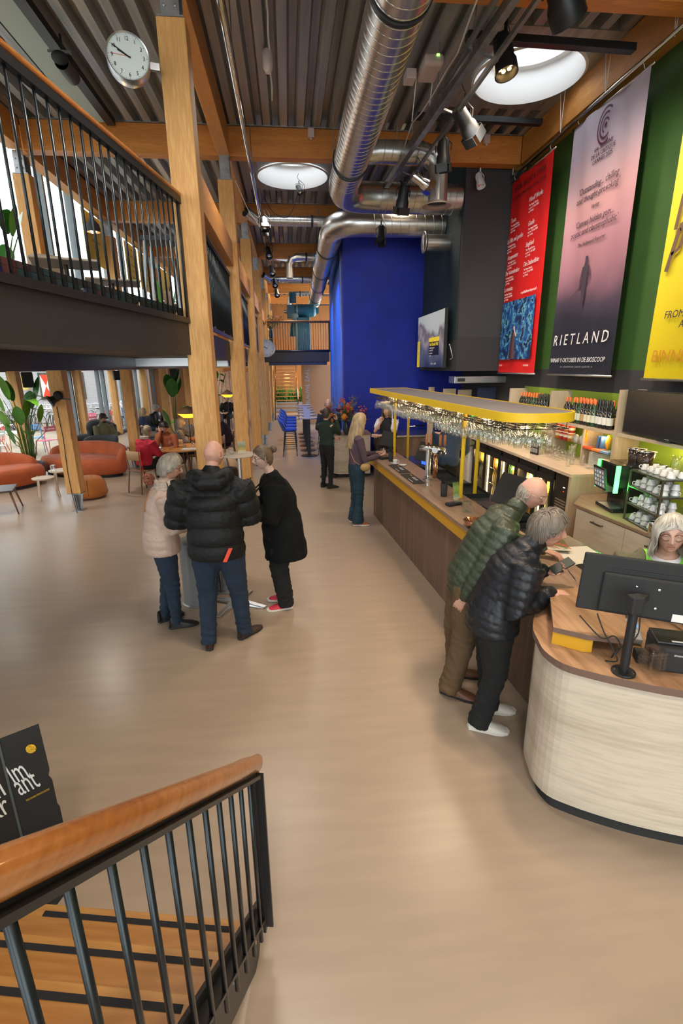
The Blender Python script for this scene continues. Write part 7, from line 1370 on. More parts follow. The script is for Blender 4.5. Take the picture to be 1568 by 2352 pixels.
# 2 older woman, beige jacket
t, K, hm = person('grey haired older woman in a beige quilted jacket and jeans at the high table', (-1.225, 4.60), -68, 1.66,
    dict(head=(-.0, .115, 1.575), neck=(0, .045, 1.40), chest=(0, .01, 1.21), waist=(0, -.03, 1.02), pelvis=(0, -.04, .9), shL=(-.17, .02, 1.335), shR=(.17, .02, 1.325), elL=(-.22, .05, 1.06), elR=(.21, .06, 1.04), wrL=(-.1, .27, 1.08), wrR=(.12, .28, 1.06),
         hipL=(-.09, -.04, .87), hipR=(.09, -.04, .87), knL=(-.09, -.01, .47), knR=(.10, .0, .47), anL=(-.09, -.08, .085), anR=(.11, .0, .085), toeL=(-.14, .10, 0), toeR=(.14, .2, 0)), 1.1, 'ruddy', (-22, -16, 0),
    dict(m=P_['beige'], g=.035, sg=.03, hem=-.13, pitch=.075, depth=.007, name='quilted_jacket', flare=.015, collar=.01), dict(m=P_['jean'], g=.006, cuff=.055), dict(m=P_['shoeb'], high=True, name='ankle_boot'), ('short', H_['silver'], 3200), dkf, dict(L=dict(palm=(0, 0, -1)), R=dict(palm=(0, 0, -1))), True, True, eyes='open', lip=(.45, .12, .1))
mb = MB(); n0 = K['neck']
for k in range(3): mb.tube([n0+V((.085*math.cos(a)*(1+.1*k), .075*math.sin(a)*(1+.1*k)+.01, .035-.03*k+.012*math.sin(2*a+k))) for a in np.linspace(0, 2*PI, 20)], .026, 8, False)
mb.build('scarf', P_['scarf'], t, True)
mb = MB(); mb.tube(wrap(t, [(-.14, .12, 1.28), (-.14, .02, 1.37), (-.08, -.1, 1.37), (-.02, -.16, 1.30), (.04, -.2, 1.2)], .002), .011, 8); mb.build('bag_strap', mat('studded_strap', (.38, .16, .05), .5, bump=1, bs=90), t, True)
MB().box((-.16, .03, .80), (-.10, .06, .90)).build('red_bag_charm', red, t)
# 3 woman in the black coat
t, K, hm = person('smiling woman in glasses, long black coat and red pink sneakers', (-.185, 4.86), 97, 1.69,
    dict(head=(0, .10, 1.60), neck=(0, .02, 1.41), chest=(0, -.02, 1.22), waist=(0, -.06, 1.03), pelvis=(0, -.06, .90), shL=(-.19, .0, 1.335), shR=(.19, .0, 1.335), elL=(-.25, .06, 1.06), elR=(.24, .06, 1.06), wrL=(-.07, .30, 1.12), wrR=(.06, .30, 1.12),
         hipL=(-.1, -.04, .87), hipR=(.1, -.04, .87), knL=(-.10, -.0, .47), knR=(.11, -.01, .47), anL=(-.10, -.05, .085), anR=(.10, -.07, .085), toeL=(-.12, .16, 0), toeR=(.13, .14, 0)), 1.24, 'pale', (18, -8, 0),
    dict(m=P_['coat'], g=.035, sg=.045, hem=-.33, name='black_coat', flare=.055, amp=.007, rs=11, sm=7, collar=0, hoff=(0, -.03, 0)), dict(m=P_['blackt'], g=.028, cuff=.088), dict(m=P_['pinkred'], sole=P_['white'], sn=True, name='sneaker'), ('messy', H_['dkblond'], 2600), tort, dict(L=dict(palm=(.3, -.3, -1), curl=.8, dir=(.9, .35, 0)), R=dict(palm=(-.3, -.3, -1), curl=.9, dir=(-.9, .3, .05))), True, mouth=.25, lip=(.30, .02, .03), browc=(.08, .05, .03))
for s in (-1, 1): Q_ = wrap(t, [(s*.015, .3, 1.12), (s*.07, .3, 1.16), (s*.10, .25, 1.30), (s*.07, .15, 1.40), (s*.04, .2, 1.36), (s*.02, .3, 1.2)], .009, 'coat'); MB().add(Q_, [(0, 1, 2, 3, 4, 5)] if s > 0 else [(5, 4, 3, 2, 1, 0)]).build('lapel', P_['coat'], t)
# 4 old man in the olive puffer, leaning over the bar
t, K, hm = person('bald old man in glasses, olive green puffer and brown trousers leaning over the bar', (1.27, 3.27), -98, 1.76,
    dict(head=(-.0, .40, 1.585), neck=(0, .27, 1.44), chest=(0, .15, 1.27), waist=(0, .05, 1.08), pelvis=(0, .0, .94), shL=(-.19, .22, 1.37), shR=(.19, .19, 1.36), elL=(-.24, .36, 1.14), elR=(.23, .06, 1.10), wrL=(-.13, .56, 1.11), wrR=(.20, -.06, .88),
         hipL=(-.1, 0, .91), hipR=(.1, 0, .91), knL=(-.12, -.05, .49), knR=(.11, -.03, .49), anL=(-.14, -.02, .085), anR=(.10, -.11, .085), toeL=(-.12, .2, 0), toeR=(.20, .09, 0)), 1.12, 'ruddy', (-34, -24, 0),
    dict(m=P_['puffgreen'], g=.035, sg=.032, hem=-.09, pitch=.058, depth=.011, name='olive_puffer_jacket', collar=.035, bx=.01), dict(m=P_['khaki'], g=.028, cuff=.088), dict(m=P_['leather'], sole=P_['rubber'], L=.30), ('fringe', H_['silver'], 350), gold, dict(R=dict(palm=(-.6, .6, 0), curl=.8), L=dict(palm=(0, 0, -1))), False, True, browc=(.4, .33, .28))
MB().lathe([(.072, 0), (.068, .04), (.062, .075), (.066, .08)], 18, K['neck']+V((0, -.005, -.02)), M.Rotation(R(-14), 3, 'X')).build('turtleneck', mat('moss_turtleneck', (.06, .055, .02), .9), t, True)
# 5 old woman in the charcoal puffer
t, K, hm = person('grey haired old woman in black puffer and white shoes holding a phone', (1.345, 2.86), -100, 1.64,
    dict(head=(0, .25, 1.45), neck=(0, .14, 1.325), chest=(0, .06, 1.16), waist=(0, -.02, .98), pelvis=(0, -.05, .86), shL=(-.17, .13, 1.27), shR=(.17, .10, 1.26), elL=(-.17, .12, .99), elR=(.22, .03, .985), wrL=(-.05, .27, 1.15), wrR=(.15, .25, 1.085),
         hipL=(-.09, -.05, .83), hipR=(.09, -.05, .83), knL=(-.09, -.03, .45), knR=(.09, -.02, .45), anL=(-.10, -.0, .085), anR=(.09, -.10, .085), toeL=(-.10, .2, 0), toeR=(.13, .12, 0)), 1.14, 'ruddy', (-26, -8, 0),
    dict(m=P_['puffgrey'], g=.036, sg=.032, hem=-.10, pitch=.058, depth=.011, name='black_puffer_jacket', collar=.035, flare=.02), dict(m=P_['blackt'], g=.014, cuff=.08), dict(m=P_['white'], sole=P_['white'], sn=True), ('wavy', H_['grey'], 4200), None, dict(R=dict(palm=(0, .05, -1), curl=.28, dir=(-.1, 1, -.05)), L=dict(palm=(.5, .1, .7), curl=.75, dir=(.15, 1, .05))), True, True, mouth=.1, lip=(.42, .15, .12), browc=(.4, .33, .28))
tag(MB().box((-.035, -.075, -.005), (.035, .075, .007)).build('smartphone', mat('phone_case', (.03, .04, .035), .4), None, bevel=.004), 'phone in a dark case held by the old woman at the till', 'phone')
ph = bpy.data.objects['smartphone']; ph.matrix_world = M.Translation(V((1.345, 2.86, 0))+M.Rotation(R(-100), 3, 'Z') @ V((-.02, .37, 1.195))) @ M.Rotation(R(-85), 4, 'Z') @ M.Rotation(R(25), 4, 'X') @ M.Rotation(R(20), 4, 'Y')
tag(MB().box((-.027, -.043, -.001), (.027, .043, .001)).build('bank_card', mat('card_dark', (.02, .02, .04), .4), None), 'dark card held under the phone by the old woman', 'card'); ph = bpy.data.objects['bank_card']; ph.matrix_world = M.Translation(V((1.345, 2.86, 0))+M.Rotation(R(-100), 3, 'Z') @ V((-.0, .43, 1.14))) @ M.Rotation(R(-110), 4, 'Z') @ M.Rotation(R(-50), 4, 'X')
# 6 woman at the till
t, K, hm = person('white haired woman with round tortoise glasses and a green lanyard behind the till', (2.235, 2.60), 146, 1.62,
    dict(head=(-.0, .09, 1.495), neck=(0, .015, 1.35), chest=(0, -.01, 1.18), shL=(-.19, .0, 1.27), shR=(.19, .0, 1.27), elL=(-.22, .06, 1.0), elR=(.22, .06, 1.0), wrL=(-.16, .27, .98), wrR=(.16, .27, .98)), 1.08, 'fair', (0, -4, 3),
    dict(m=P_['knit'], g=.02, sg=.02, hem=-.1, name='rib_knit_sweater', sm=2, low=.06), dict(m=P_['blackt']), dict(m=P_['shoeb']), ('bob', H_['white'], 3600), tort, dict(L=dict(palm=(0, 0, -1)), R=dict(palm=(0, 0, -1))), True, True, mouth=1, eyes='closed', lip=(.48, .2, .16), browc=(.35, .27, .2))
lan = mat('green_lanyard', (.20, .62, .05), .6)
for s in (-1, 1):
    L_ = wrap(t, [(s*(.075-.04*u), .0+.3*u, 1.40-.32*u) for u in np.linspace(0, 1, 9)], .006, 'sweater'); R2 = wrap(t, [(s*(.105-.05*u), .0+.3*u, 1.39-.32*u) for u in np.linspace(0, 1, 9)], .006, 'sweater')
    MB().add(L_+R2, [(k, k+1, k+10, k+9) for k in range(8)]).build('lanyard', lan, t)
    text('Forum', .014, P_['tee'], t, L_[6]*.5+R2[6]*.5+V((0, .004, 0)), (R(60), 0, R(180)), 'lanyard_print')
MB().lathe([(.085, -.012), (.078, .004), (.070, .012)], 20, K['neck']+V((0, .01, -.012)), M.Rotation(R(-18), 3, 'X')).build('white_collar', P_['tee'], t, True)
# 7 long haired woman in mauve at the bar
t, K, hm = person('woman with long blonde hair, mauve top and flared jeans standing at the bar', (1.0, 7.58), -80, 1.74,
    dict(head=(0, .05, 1.65), neck=(0, 0, 1.46), wrL=(-.08, .34, 1.12), wrR=(.08, .34, 1.10), elL=(-.2, .06, 1.08), elR=(.2, .07, 1.07)), .96, 'fair', (0, -14, 0),
    dict(m=P_['purple'], g=.008, sg=.006, hem=-.04, name='mauve_top', amp=.003), dict(m=P_['jean3'], g=.014, cuff=.095), dict(m=P_['brownl'], sole=P_['white'], L=.26), ('long', H_['blonde'], 1500), dkf, dict(L=dict(palm=(.2, 0, 1), curl=.5), R=dict(palm=(-.2, 0, 1), curl=.5)), True, hi=True)
MB().tube(wrap(t, [(-.1, .03, 1.46), (-.06, -.1, 1.4), (.0, -.16, 1.28), (.08, -.16, 1.15), (.15, -.1, 1.05), (.19, .0, 1.0)], .003, 'top'), .006, 6).build('bag_strap', mat('tan_strap', (.45, .25, .1), .6), t, True)
MB().sph((.2, .08, .96), .5, 12, (.09, .17, .13)).build('waist_bag', mat('tan_bag', (.42, .27, .10), .6), t, True)
# 8 woman in dark green with a bun
t, K, hm = person('woman with a brown bun, dark green sweater and black boots, hand at her face', (.72, 10.12), -50, 1.64,
    dict(elR=(.2, .16, 1.14), wrR=(.08, .22, 1.38), elL=(-.19, .06, 1.02), wrL=(-.06, .26, 1.0)), 1.0, 'fair', (-8, 0, 0),
    dict(m=P_['dgreen'], g=.014, sg=.014, hem=-.0, name='green_sweater'), dict(m=P_['blackt'], g=.004, cuff=.05), dict(m=P_['shoeb'], high=True, name='boot'), ('messy', H_['brown'], 500), None, dict(R=dict(curl=.6, dir=(-.2, .1, 1), palm=(-.3, -1, 0))), True, hi=False)
# 9 bald man in navy
t, K, hm = person('bald bearded man in a navy shirt and pale jeans facing the woman with the bun', (.86, 11.25), 165, 1.76,
    dict(elL=(-.25, .05, 1.12), wrL=(.0, .24, 1.16), elR=(.25, .05, 1.1), wrR=(.02, .26, 1.12)), 1.05, 'pale', (0, 0, 0),
    dict(m=P_['navy'], g=.014, sg=.012, hem=-.04, name='navy_shirt'), dict(m=P_['jean2'], g=.016, cuff=.07), dict(m=P_['shoeb'], sole=P_['rubber']), ('fringe', H_['red'], 150), dkf, None, hi=False)
MB().sph(hm @ V((0, .055, -.075)), 1, 14, (.055, .05, .045)).build('beard', H_['red'], t, True)
# 10 bartender with hand on chin
t, K, hm = person('bartender in a black waistcoat over a white tee resting her chin on her hand', (1.98, 10.15), 140, 1.68,
    dict(elR=(.17, .22, 1.14), wrR=(.06, .17, 1.34), elL=(-.18, .08, 1.07), wrL=(.06, .24, 1.08)), .98, 'fair', (10, 4, 0),
    dict(m=P_['vest'], g=.012, sg=.014, hem=-.0, name='waistcoat', short=True), dict(m=P_['blackt']), dict(m=P_['shoeb']), ('bob', H_['ash'], 600), None, dict(R=dict(curl=1.2, dir=(0, 0, 1), palm=(-.3, -1, 0))), True, hi=False)
for s in 'LR':
    mb = MB(); loft(mb, [K['sh'+s]*.9+K['neck']*.1, K['sh'+s], K['sh'+s]*.5+K['el'+s]*.5], [.07, .078, .072]); mb.build('tee_sleeve', P_['tee'], t, True)
# 11 bending bartender
t, K, hm = person('bartender in a navy polo bending forward behind the beer taps', (2.45, 7.55), -25, 1.82,
    dict(pelvis=(0, -.05, .98), waist=(0, .03, 1.12), chest=(0, .16, 1.29), neck=(0, .30, 1.40), head=(0, .42, 1.44), shL=(-.21, .22, 1.40), shR=(.21, .22, 1.40), elL=(-.25, .25, 1.12), elR=(.25, .27, 1.12), wrL=(-.12, .42, 1.0), wrR=(.12, .44, 1.0)), 1.15, 'fair', (0, -45, 0),
    dict(m=P_['navy2'], g=.02, sg=.02, hem=-.04, name='navy_polo'), dict(m=P_['blackt'], g=.02), dict(m=P_['shoeb']), ('crop', H_['brown'], 200), None, None, hi=False)
# seated guests: hips on the seat, knees forward
def seated(label, loc, yaw, h=1.7, sz=.46, lean=0, **kw):
    J = dict(pelvis=(0, 0, sz+.10), waist=(0, -.03+lean*.3, sz+.24), chest=(0, -.03+lean*.65, sz+.42), neck=(0, -.02+lean, sz+.60), head=(0, .02+lean*1.15, sz+.75), shL=(-.18, -.02+lean*.9, sz+.54), shR=(.18, -.02+lean*.9, sz+.54), elL=(-.24, .08+lean*.8, sz+.30), elR=(.24, .08+lean*.8, sz+.30), wrL=(-.1, .3+lean*.6, sz+.24), wrR=(.1, .3+lean*.6, sz+.24),
             hipL=(-.09, .02, sz+.09), hipR=(.09, .02, sz+.09), knL=(-.13, .42, sz+.06), knR=(.13, .42, sz+.06), anL=(-.13, .44, .085), anR=(.13, .40, .085), toeL=(-.14, .6, 0), toeR=(.14, .58, 0))
    J.update(kw.pop('J', {})); return person(label, loc, yaw, h, J, hi=False, **kw)
t, K, hm = seated('man in a cap and olive sweater sitting in a grey wing chair, hands folded', (-4.88, 13.65), -135, J=dict(wrL=(-.04, .3, .72), wrR=(.04, .3, .72)), B=1.12, skin='tan', head=(20, -20, 0), top=dict(m=P_['olive'], g=.02, sg=.02, hem=.0, name='sweater', collar=.02), legs=dict(m=P_['tan'], g=.014), shoes=dict(m=P_['shoeb']), hr=('crop', H_['dark'], 100))
mb = MB(); mb.lathe([(.083, .0), (.084, .05), (.06, .09), (.001, .1)], 16, hm @ V((0, -.005, .035)), hm.to_3x3()); mb.lathe([(.001, 0), (.08, 0), (.082, .006), (.001, .01)], 14, hm @ V((0, .085, .045)), hm.to_3x3() @ M.Diagonal((1, .8, 1))); mb.build('cap', mat('brown_cap', (.08, .045, .035), .9), t, True)
MB().sph(hm @ V((0, .06, -.075)), 1, 12, (.052, .045, .04)).build('beard', H_['dark'], t, True)
t, K, hm = seated('woman in a red cardigan and pale scarf sitting at the round table', (-3.02, 10.45), -35, lean=.1, fem=True, head=(-10, -20, 0), top=dict(m=P_['red'], g=.04, sg=.03, hem=-.02, name='red_cardigan'), legs=dict(m=P_['blackt']), shoes=dict(m=P_['rubber']), hr=('messy', H_['ash'], 300))
mb = MB(); [mb.tube([K['neck']+V((.08*math.cos(a), .08*math.sin(a), .02+.025*k)) for a in np.linspace(0, 2*PI, 16)], .025, 7, False) for k in range(2)]; mb.build('scarf', P_['scarf'], t, True)
t, K, hm = seated('auburn haired person resting their head on a hand across from the red cardigan', (-2.75, 11.55), 170, fem=True, lean=.15, skin='ruddy', head=(0, -40, 0), J=dict(elR=(.16, .32, .8), wrR=(.08, .24, 1.1)), top=dict(m=mat('rust_top', (.30, .08, .03), .9), g=.015, hem=0, name='rust_top'), legs=dict(m=P_['blackt']), shoes=dict(m=P_['rubber']), hr=('short', H_['dark'], 250), hands=dict(R=dict(curl=.3, dir=(0, -.2, 1), palm=(0, -1, 0))))
t, K, hm = seated('woman in a speckled blouse raising one hand under the table lamp', (-2.62, 12.2), -80, fem=True, skin='fair', head=(0, -5, 0), J=dict(elL=(-.22, .25, .84), wrL=(-.2, .30, 1.08)), top=dict(m=P_['patt'], g=.015, hem=0, name='speckled_blouse'), legs=dict(m=P_['blackt']), shoes=dict(m=P_['rubber']), hr=('bob', H_['grey'], 300), hands=dict(L=dict(curl=.15, spread=.25, dir=(0, .1, 1), palm=(0, 1, 0))))
t, K, hm = seated('blonde woman in a dark jacket in a grey lounge chair near the tall leaves', (-4.35, 15.4), -80, fem=True, top=dict(m=P_['navy2'], g=.025, hem=0, name='jacket'), legs=dict(m=P_['tan']), shoes=dict(m=P_['rubber']), hr=('bob', H_['blonde'], 250))
t, K, hm = seated('grey haired man with a scarf reading beside the blonde woman', (-4.35, 16.9), -110, B=1.1, head=(0, -35, 0), top=dict(m=P_['puffblack'], g=.03, hem=0, name='jacket'), legs=dict(m=P_['jean3']), shoes=dict(m=P_['rubber']), hr=('short', H_['white'], 250))
mb = MB(); loft(mb, [K['neck']+V((-.12, .08, -.02)), K['neck']+V((0, .1, -.12)), K['neck']+V((.05, .14, -.28))], [(.05, .02), (.06, .02), (.05, .02)]); mb.build('scarf', P_['hoodw'], t, True)
t, K, hm = seated('grey haired man in black seated under the second paper lamp', (-2.42, 20.0), 170, sz=.55, B=1.1, head=(0, -20, 0), top=dict(m=P_['puffblack'], g=.01, hem=0, name='black_pullover'), legs=dict(m=P_['blackt']), shoes=dict(m=P_['rubber']), hr=('short', H_['grey'], 200))
t, K, hm = seated('figure in a dark plum coat seated behind the nearest timber post', (-1.72, 13.3), 100, B=1.2, fem=True, lean=.1, top=dict(m=P_['plum'], g=.05, sg=.04, hem=0, name='plum_coat'), legs=dict(m=P_['blackt']), shoes=dict(m=P_['rubber']), hr=('bob', H_['silver'], 200))
t, K, hm = seated('person outside in a white hooded jacket sitting with their back to the glass', (-6.98, 22.3), 30, B=1.2, top=dict(m=P_['hoodw'], g=.05, sg=.04, hem=-.05, hood=True, name='white_jacket'), legs=dict(m=P_['jean']), shoes=dict(m=P_['shoeb']), hr=('short', H_['dark'], 150))
# ---------------------------------------------------------------- mezzanine furniture
def mz_chair(lab, loc, rz, back=None):
    t = thing('shell_chair', lab, 'chair', loc, rz); MB().box((-.22, -.2, .44), (.22, .22, .455)).build('seat', G['ash'], t, bevel=.01)
    vs = []; n = 10; q = 0
    for z, s_ in ((.56, .9), (.66, 1.0), (.82, 1.0), (.88, .8)):
        for k in range(n+1): a = R(-60+12*k); vs.append((.25*math.sin(a)*s_, -.1-.14*math.cos(a), z))
    m_ = n+1; vs += [(x*1.04, y-.012, z) for x, y, z in vs]; o_ = 4*m_; fs = [(r_*m_+k, r_*m_+k+1, (r_+1)*m_+k+1, (r_+1)*m_+k) for r_ in range(3) for k in range(n)]; fs += [tuple(o_+i for i in f)[::-1] for f in fs]; fs += [(3*m_+k, 3*m_+k+1, o_+3*m_+k+1, o_+3*m_+k) for k in range(n)]+[(k, o_+k, o_+k+1, k+1) for k in range(n)]
    MB().add(vs, fs).build('backrest', G['ash'], t, True)
    for sx in (-1, 1): MB().tube([(sx*.18, -.16, .7), (sx*.18, -.16, .44), (sx*.2, -.2, 0)], .009, 6).build('leg', G['black'], t); MB().tube([(sx*.17, .17, .44), (sx*.2, .2, 0)], .009, 6).build('leg', G['black'], t)
    return t
def mz_table(lab, loc, rz, w_=.7, d_=.6): t = thing('cafe_table', lab, 'table', loc, rz); MB().box((-w_/2, -d_/2, .72), (w_/2, d_/2, .745)).build('table_top', G['ash'], t, bevel=.008); MB().lathe([(.02, .02), (.02, .72)], 10).build('pole', G['black'], t, True); [MB().bar((0, 0, .05), (.3*math.cos(a), .3*math.sin(a), .02), .05, .02).build('foot', G['black'], t) for a in (0, PI/2, PI, 1.5*PI)]
for k, (x, y, rz) in enumerate(((-2.97, 6.15, -60), (-2.95, 7.05, 40), (-2.9, 8.5, -110), (-2.3, 9.9, 90))): mz_chair(['pale chair nearest the leaf at the mezzanine edge', 'pale plywood chair seen through the near balustrade', 'pale chair beside the mezzanine table', 'farther pale chair on the mezzanine'][k], (x, y, 2.88), R(rz))
for k, (x, y) in enumerate(((-2.5, 6.55), (-2.42, 7.9), (-2.4, 10.6))): mz_table(['near', 'middle', 'far'][k]+' square pale table on the mezzanine', (x, y, 2.88), R(20))
plant('broad leaf plant at the left edge of the mezzanine', (-3.15, 6.5, 2.88), 1.15, 8, (.16, .25), .5, .22, 3, .4); plant('palm like plant far along the mezzanine', (-3.0, 13.5, 2.88), 1.3, 26, (.18, .3), .6, .09, 8, .5)
def pend(lab, loc, zt=5.95, big=False, name='pendant_lamp', prof=None, m_=None):
    t = thing(name, lab, 'lamp', loc); MB().lathe(prof or [(.02, .22), (.03, .16), (.035, .1), (.09, .04), (.1, -.02), (.09, -.06)], 20).build('shade', m_ or G['charc'], t, True); MB().sph((0, 0, -.03), .05, 12).build('bulb', G['lamp'], t, True); MB().tube([(0, 0, .2), (0, 0, zt-loc[2])], .004, 5).build('cord', G['blackm'], t)
for k, (x, y) in enumerate(((-2.75, 8.4), (-2.7, 14.5), (-2.65, 17.5))): pend(['grey bottle shaped pendant over the mezzanine', 'second grey pendant farther along the mezzanine', 'third small pendant at the far mezzanine'][k], (x, y, 4.42)); lamp('POINT', (x, y, 4.3), 12, (1, .6, .25), .06)
pend('black funnel shaped pendant between the first two tall posts', (-1.35, 9.4, 5.0), name='funnel_pendant', prof=[(.012, .34), (.02, .2), (.035, .12), (.06, .02), (.10, -.09), (.11, -.11)], m_=G['black'])
t = thing('upturned_stools', 'grey metal frame standing on the mezzanine by the post', 'frame', (-1.6, 7.4, 2.88)); 
for x, y in ((-.2, -.2), (.2, -.2), (.2, .2), (-.2, .2)): MB().bar((x*1.2, y*1.2, 0), (x*.8, y*.8, 1.15), .03).build('leg', G['galv'], t)
MB().box((-.2, -.2, 1.13), (.2, .2, 1.18)).build('top_plate', G['black'], t)
# speakers, ducts and wires under and above the mezzanine
def speaker(lab, loc, rz): t = thing('speaker', lab, 'speaker', loc, rz); MB().box((-.11, -.1, -.17), (.11, .1, .17)).build('cabinet', G['blackm'], t, bevel=.015); MB().box((-.02, .1, -.03), (.02, .2, .03)).build('wall_bracket', G['black'], t)
speaker('black wall speaker on the terrace post by the plant', (-5.95, 12.4, 2.22), R(30)); speaker('black speaker on the terrace post behind the wing chair', (-6.35, 19.8, 2.2), R(30)); speaker('black speaker near the paper lamp post', (-3.5, 16.3, 2.25), R(-10))
t = thing('clamp_lamp', 'black flared clamp spotlight on the leaning timber post', 'lamp', (-3.86, 8.84, 1.98)); q_ = V((-.75, -.5, -.45)).to_track_quat('Z', 'Y').to_matrix(); MB().lathe([(.001, -.1), (.05, -.09), (.055, -.02), (.06, .04), (.1, .09), (.11, .1), (.1, .1), (.05, .03), (.001, .02)], 20, mx=q_).build('housing', G['black'], t, True, auto=40); MB().sph((.05, .0, .05), .075, 12).build('foam_cover', G['blackm'], t, True); MB().bar((.05, .04, .0), (.22, .03, -.02), .03, .02).build('clamp', G['black'], t)
tag(MB().tube([(-3.90, 8.925, 1.85), (-3.88, 8.925, 1.3), (-3.9, 8.925, .7), (-3.89, 8.925, .35), (-3.8, 8.8, .01)], .006, 6).build('power_cord', G['blackm'], None), 'thin black cord running down the leaning timber post', 'cable')
t = thing('hanging_spotlight', 'dark spotlight with fluffy black cover high above the mezzanine', 'lamp', (-2.33, 6.8, 5.68)); MB().sph((0, 0, 0), .085, 14, (1, 1, .7)).build('foam_cover', G['blackm'], t, True); MB().lathe([(.075, 0), (.075, .32), (.001, .33)], 18, (0, .03, -.02), M.Rotation(R(-90), 3, 'X')).build('housing', mat('olive_black', (.035, .036, .028), .5), t, True, auto=40); MB().bar((-.12, .02, .06), (.12, .02, .06), .03, .03).build('clamp', G['galv'], t); MB().bar((0, .1, .06), (0, .1, .26), .02).build('stem', G['black'], t)
struct(MB().box((-2.82, -2, 5.90), (-2.52, 8.85, 5.93)).build('trim_50', mat('pale_ceiling_panel', (.42, .46, .38), .7)), 'pale ceiling strip above the mezzanine')
struct(MB().box((-2.50, -2, 5.86), (-2.38, 8.85, 5.95)).build('trim_51', G['black']), 'dark channel beside the pale ceiling strip')
# yellow window posters facing outside
for k, (y0, y1) in enumerate(((12.0, 13.35), (14.8, 15.9), (16.05, 17.3), (18.5, 20.1))):
    t = thing('window_poster', ['yellow poster hung in the upper window, left one', 'yellow poster in the second upper window pane', 'yellow poster beside the dark mullion', 'farthest yellow poster at the upper windows'][k], 'poster', (-4.12, y1, 4.65)); MB().box((-.006, -(y1-y0), 0), (0, 0, 1.0)).build('sheet', mat('yellow_poster', (.80, .70, .16), .7, emit=0), t); mir = (R(90), 0, R(90))
    for q, (s_, z) in enumerate((('Good', .84), ('Cinema', .68), ('more than films', .46), ('eat, drink', .32), ('everyone', .16))): text(s_, .12 if q < 2 else .09, mat('poster_olive', (.4, .34, .06), .7), t, (.004, -(y1-y0)/2, z), mir, sx=-.8 if False else .8)
# ---------------------------------------------------------------- outside: white houses, shutters, terrace seats, bicycles
G['brickw'] = mat('whitewashed_wall', (.45, .45, .46), .85, 0, .5, 30, .05, 12)
HY = 25.0
t = thing('white_house', 'whitewashed brick house with red and white shutters across the terrace', 'building', (0, 0, 0)); MB().box((-26, HY, 0), (-6.95, HY+2, 2.9)).build('wall', G['brickw'], t)
for r_ in range(24): MB().box((-26, HY-.004, .12*r_+.11), (-6.95, HY, .12*r_+.117)).build('brick_course', mat('mortar', (.60, .60, .61), .9) if r_ == 0 else bpy.data.materials['mortar'], t)
MB().add([(-26.2, HY-.3, 2.85), (-6.8, HY-.3, 2.85), (-6.8, HY+3, 5.2), (-26.2, HY+3, 5.2)], [(0, 1, 2, 3)]).build('roof', mat('grey_roof', (.45, .46, .48), .8), t)
shr = mat('shutter_red', (.80, .03, .01), .5); shw = mat('shutter_white', (.8, .8, .78), .5); shg = mat('shutter_green', (.01, .05, .045), .5)
for k, x in enumerate((-11.2, -9.8, -14.6)):
    s_ = MB().box((x-.3, HY-.06, 1.08), (x+.3, HY, 2.3)).build('shutter', shg, t); x0, x1, z0, z1 = x-.21, x+.21, 1.2, 2.2; zm = (z0+z1)/2; Y = HY-.065
    for nm, m_, P in (('red_triangle', shr, ((x0, z0), (x1, z0), (x, zm))), ('red_triangle', shr, ((x0, z1), (x, zm), (x1, z1))), ('white_triangle', shw, ((x0, z0), (x, zm), (x0, z1))), ('white_triangle', shw, ((x1, z0), (x1, z1), (x, zm)))): MB().add([(a, Y, b) for a, b in P], [(0, 1, 2)]).build(nm, m_, s_)
w_ = MB().box((-10.85, HY-.04, 1.08), (-10.15, HY, 2.3)).build('window_frame', shw, t); MB().box((-10.8, HY-.05, 1.14), (-10.2, HY-.04, 2.25)).build('pane', mat('dark_pane', (.05, .06, .07), .15), w_)
for q in range(4): MB().box((-10.85, HY-.07, 1.14+.27*q), (-10.15, HY-.05, 1.17+.27*q)).build('glazing_bar', shw, w_)
t2 = thing('beer_sign', 'hanging beer glass sign on the white house', 'sign', (-12.0, HY-.3, 1.55)); MB().lathe([(.14, 0), (.2, .6), (.001, .6)], 10).build('glass_shape', mat('beer_yellow', (.75, .55, .15), .5), t2)
t2 = thing('street_lantern', 'brass lantern on the white house', 'lamp', (-9.95, HY-.3, 2.2)); MB().lathe([(.001, -.12), (.07, -.1), (.12, .12), (.02, .22), (.001, .24)], 6).build('lantern', mat('brass', (.5, .3, .1), .4, .8), t2)
t = thing('white_house', 'plain pale building behind the upper windows', 'building'); MB().box((-40, -8, 0), (-22, 60, 12)).build('wall', mat('pale_render', (.42, .43, .45), .9), t)
for q in range(14):
    for r_ in range(3): f = MB().box((-22.02, -4+4.2*q, 1.5+3.6*r_), (-21.95, -2+4.2*q, 3.3+3.6*r_)).build('window', mat('grey_sash', (.3, .36, .38), .5) if q+r_ == 0 else bpy.data.materials['grey_sash'], t); MB().box((-21.95, -3.9+4.2*q, 1.6+3.6*r_), (-21.94, -2.1+4.2*q, 3.2+3.6*r_)).build('pane', mat('pale_pane', (.5, .55, .58), .2) if q+r_ == 0 else bpy.data.materials['pale_pane'], f)
for r_ in range(6): MB().box((-21.99, -8, 2*r_), (-21.97, 60, 2*r_+.05)).build('joint', bpy.data.materials['mortar'], t)
t = thing('wood_fence', 'weathered wooden fence at the end of the terrace', 'fence', (-3.0, 31.0, 0))
for k in range(24): MB().box((-4+.25*k, 0, 0), (-3.77+.25*k, .04, 2.2+.04*math.sin(k))).build('board', mat('fence_wood', (.30, .20, .13), .85, var=.25) if k == 0 else bpy.data.materials['fence_wood'], t)
